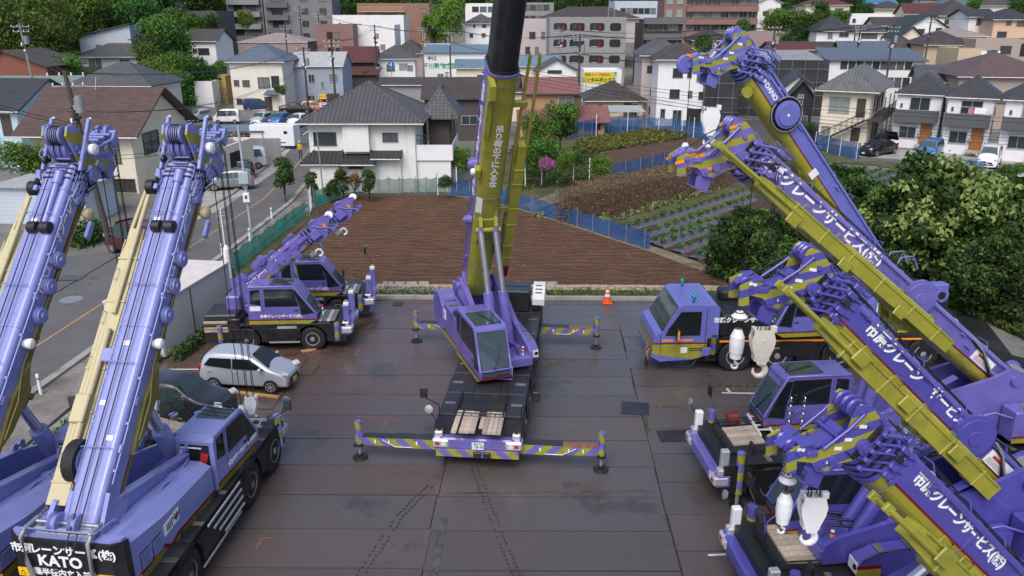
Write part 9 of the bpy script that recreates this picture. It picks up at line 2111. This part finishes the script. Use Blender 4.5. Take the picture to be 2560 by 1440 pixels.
def person(loc, rz, label):
 me = bpy.data.meshes.new('person'); J = [(0, 0, .95), (0, 0, 1.2), (0, 0, 1.45), (0, .02, 1.55), (0, .03, 1.72), (.09, 0, .92), (.1, .02, .5), (.11, -.02, .06), (.11, .12, .03), (-.09, 0, .92), (-.11, -.03, .5), (-.13, .0, .06), (-.13, .14, .03), (.19, 0, 1.42), (.27, .02, 1.14), (.22, .18, .98), (.2, .24, .95), (-.19, 0, 1.42), (-.28, .0, 1.14), (-.2, .16, 1.1), (-.15, .22, 1.12)]
 E = [(0, 1), (1, 2), (2, 3), (3, 4), (0, 5), (5, 6), (6, 7), (7, 8), (0, 9), (9, 10), (10, 11), (11, 12), (2, 13), (13, 14), (14, 15), (15, 16), (2, 17), (17, 18), (18, 19), (19, 20)]
 Rr = [.15, .14, .15, .06, .10, .09, .065, .045, .04, .09, .065, .045, .04, .06, .045, .035, .03, .06, .045, .035, .03]
 me.from_pydata(J, E, []); o = bpy.data.objects.new('person', me); col.objects.link(o); md = o.modifiers.new('skin', 'SKIN'); 
 for i, v_ in enumerate(me.skin_vertices[0].data): v_.radius = (Rr[i], Rr[i] * .85); v_.use_root = (i == 0)
 md2 = o.modifiers.new('sub', 'SUBSURF'); md2.levels = 1; md2.render_levels = 1
 dg = bpy.context.evaluated_depsgraph_get(); m2 = bpy.data.meshes.new_from_object(o.evaluated_get(dg)); bpy.data.objects.remove(o)
 ms_ = [mat('dark_trousers', (.03, .035, .05), .9), mat('yellow_vest', (.62, .40, .02), .8), mat('skin', (.42, .26, .18), .6), mat('yellow_helmet', (.65, .45, .03), .4)]
 for m_ in ms_: m2.materials.append(m_)
 for p_ in m2.polygons: z = p_.center.z; p_.material_index = 0 if z < .95 and abs(p_.center.x) < .19 else (2 if z > 1.5 or p_.center.y > .17 else 1); p_.use_smooth = True
 q = bpy.data.objects.new('person', m2); col.objects.link(q); q.location = loc; q.rotation_euler.z = rz; tag(q, label, 'person')
 b = MB(); b.lathe([(1.70, .125), (1.74, .13), (1.80, .11), (1.85, .05)], (0, .02, 0), (0, 0, 1), ms_[3], 14); b.bx(-.08, .08, .1, .2, 1.70, 1.715, ms_[3]); b.build('helmet', q)
person(gz(752, 398), R(200), 'person in a yellow vest and dark trousers standing at the road edge')
def onto(cr, x, y, z, rz=0.0):
 W = Matrix.Translation(cr.location) @ Matrix.Rotation(cr.rotation_euler.z, 4, 'Z'); return W @ Vector((x, y, z)), cr.rotation_euler.z + rz
def plank(cr, x, y, z, L_, w, rz, label, group, th=.05, m=wood):
 p, a = onto(cr, x, y, z, rz); b = MB(); b.box((0, 0, th / 2), (L_, w, th), m, .006); o = b.build('timber_plank', label=label, cat='plank', group=group); o.location = p; o.rotation_euler.z = a
G1 = 'timber planks on the centre crane tray'; zt = 1.45 + .055
for i, (y, L_, x) in enumerate(((.66, 1.4, 5.2), (.42, 1.36, 5.2), (.26, 1.36, 5.2), (.10, 1.3, 5.2))): plank(C1, x, -y - .05 if False else -(y + .0), zt, L_, .17, 0, 'weathered timber plank in the left bundle on the centre crane tray', G1 + ', left bundle', .07)
for i in range(5): plank(C1, 5.2 + (.3 if not i else 0) * 0, .14 + .145 * i, zt, 1.36 if i else .7, .135, 0, 'weathered timber plank in the right bundle on the centre crane tray', G1 + ', right bundle', .07)
def ladder(cr, x, y, z, L_, w, rz, label, tilt=0.0, m=alu):
 p, a = onto(cr, x, y, z, rz); r = empty('ladder', p, a, label, 'ladder'); b = MB()
 for s in (-1, 1): b.bx(-L_ / 2, L_ / 2, s * w / 2 - .025, s * w / 2 + .025, .03, .11, m)
 b.build('rails', r); b = MB()
 for k in range(int(L_ / .28)): b.bx(-L_ / 2 + .14 + .28 * k - .02, -L_ / 2 + .14 + .28 * k + .02, -w / 2, w / 2, .05, .09, m)
 b.build('rungs', r); r.rotation_euler.y = tilt
def jug(cr, x, y, z, label, m=white, k=1.0, nm='jerry_can', cat='can'):
 p, a = onto(cr, x, y, z); r = empty(nm, p, a, label, cat); b = MB(); b.box((0, 0, .17 * k), (.34 * k, .3 * k, .34 * k), m, .04 * k); b.build('body', r); b = MB(); b.cyl((.08 * k, 0, .34 * k), (.08 * k, 0, .4 * k), .045 * k, m, n=10); b.tube([(-.12 * k, 0, .34 * k), (-.08 * k, 0, .4 * k), (0.02, 0, .4 * k)], .018 * k, m); b.build('cap', r)
ladder(CL2, 3.25, -.1, 1.5, 1.9, .42, R(90), 'aluminium ladder lying across the near lavender crane tray'); ladder(CL3, 3.1, -.5, 1.5, 1.7, .42, R(80), 'aluminium ladder lying on the leftmost crane tray')
jug(CL2, 3.2, .3, 1.62, 'white plastic tank on the ladder of the near lavender crane', white, 1.15); jug(CL2, 3.2, -.25, 1.62, 'small blue and white bottle on the aluminium ladder', mat('pale_blue_plastic', (.25, .45, .6), .4), .5, 'bottle', 'bottle')
p, a = onto(CL2, 3.2, .75, 1.5); b = MB(); rnd = random.Random(3); b.tube([(rnd.uniform(-.2, .2), rnd.uniform(-.25, .25), .03 + .012 * i) for i in range(26)], .025, mat('yellow_rope', (.7, .62, .04), .7), 5); o = b.build('rope_coil', label='tangled yellow rope beside the white plastic tank', cat='rope'); o.location = p
for i in range(3): plank(CL3, 3.35 - .24 * i, -1.2, 1.53 + .02 * i, 1.5, .2, R(70), 'weathered plank laid over the leftmost crane tray', 'planks on the leftmost crane tray')
p, a = onto(CL2, 5.3, 1.2, .05); b = MB(); b.box((0, 0, .05), (3.0, .14, .08), newwood, .01); o = b.build('timber_beam', label='long fresh timber beam on the ground before the silver hatchback', cat='beam'); q = gz(608, 985); o.location = (q.x, q.y, .0); o.rotation_euler.z = R(-14)
for i in range(5): plank(B2, 4.85, -.2 + .21 * i - .35, 1.42 + .06 if False else 1.48, 1.0, .19, R(4), 'weathered plank on the tray of the second crane from the back', 'planks on the tray of the crane with the ladder', .07)
jug(B2, 4.9, -.95, 1.48, 'dark red tool box on the front tray beside the ladder', mat('dull_red_box', (.18, .03, .03), .6, dirt=(.1, .05, .05)), 1.1, 'tool_box', 'box'); ladder(B2, 4.15, -.55, 1.55, 1.35, .42, R(86), 'short white ladder leaning on the crane tray with planks', .0, white)
for i in range(7): plank(B3, 2.95, -.72 + .21 * i, 1.48, .95, .18, R(random.uniform(-3, 3)), 'weathered plank on the tray of the third crane from the back', 'planks on the front tray of the third crane', .08)
p, a = onto(B3, 1.5, -.2, 1.47); b = MB(); b.box((0, 0, .02), (.8, .8, .04), rust, .006); o = b.build('rusty_plate', label='rusty square plate lying on the dark crane deck at lower right', cat='plate'); o.location = p; o.rotation_euler.z = a + .1
q = gz(767, 879); 
for i in range(2): b = MB(); b.box((0, 0, .03), (.45, .12, .06), newwood, .005); o = b.build('wood_block', label='short pale wood block on the plates near the small crane wheel', cat='block', group='wood blocks near the small crane'); o.location = (q.x + .15 * i, q.y + .12 * i, .015); o.rotation_euler.z = .3
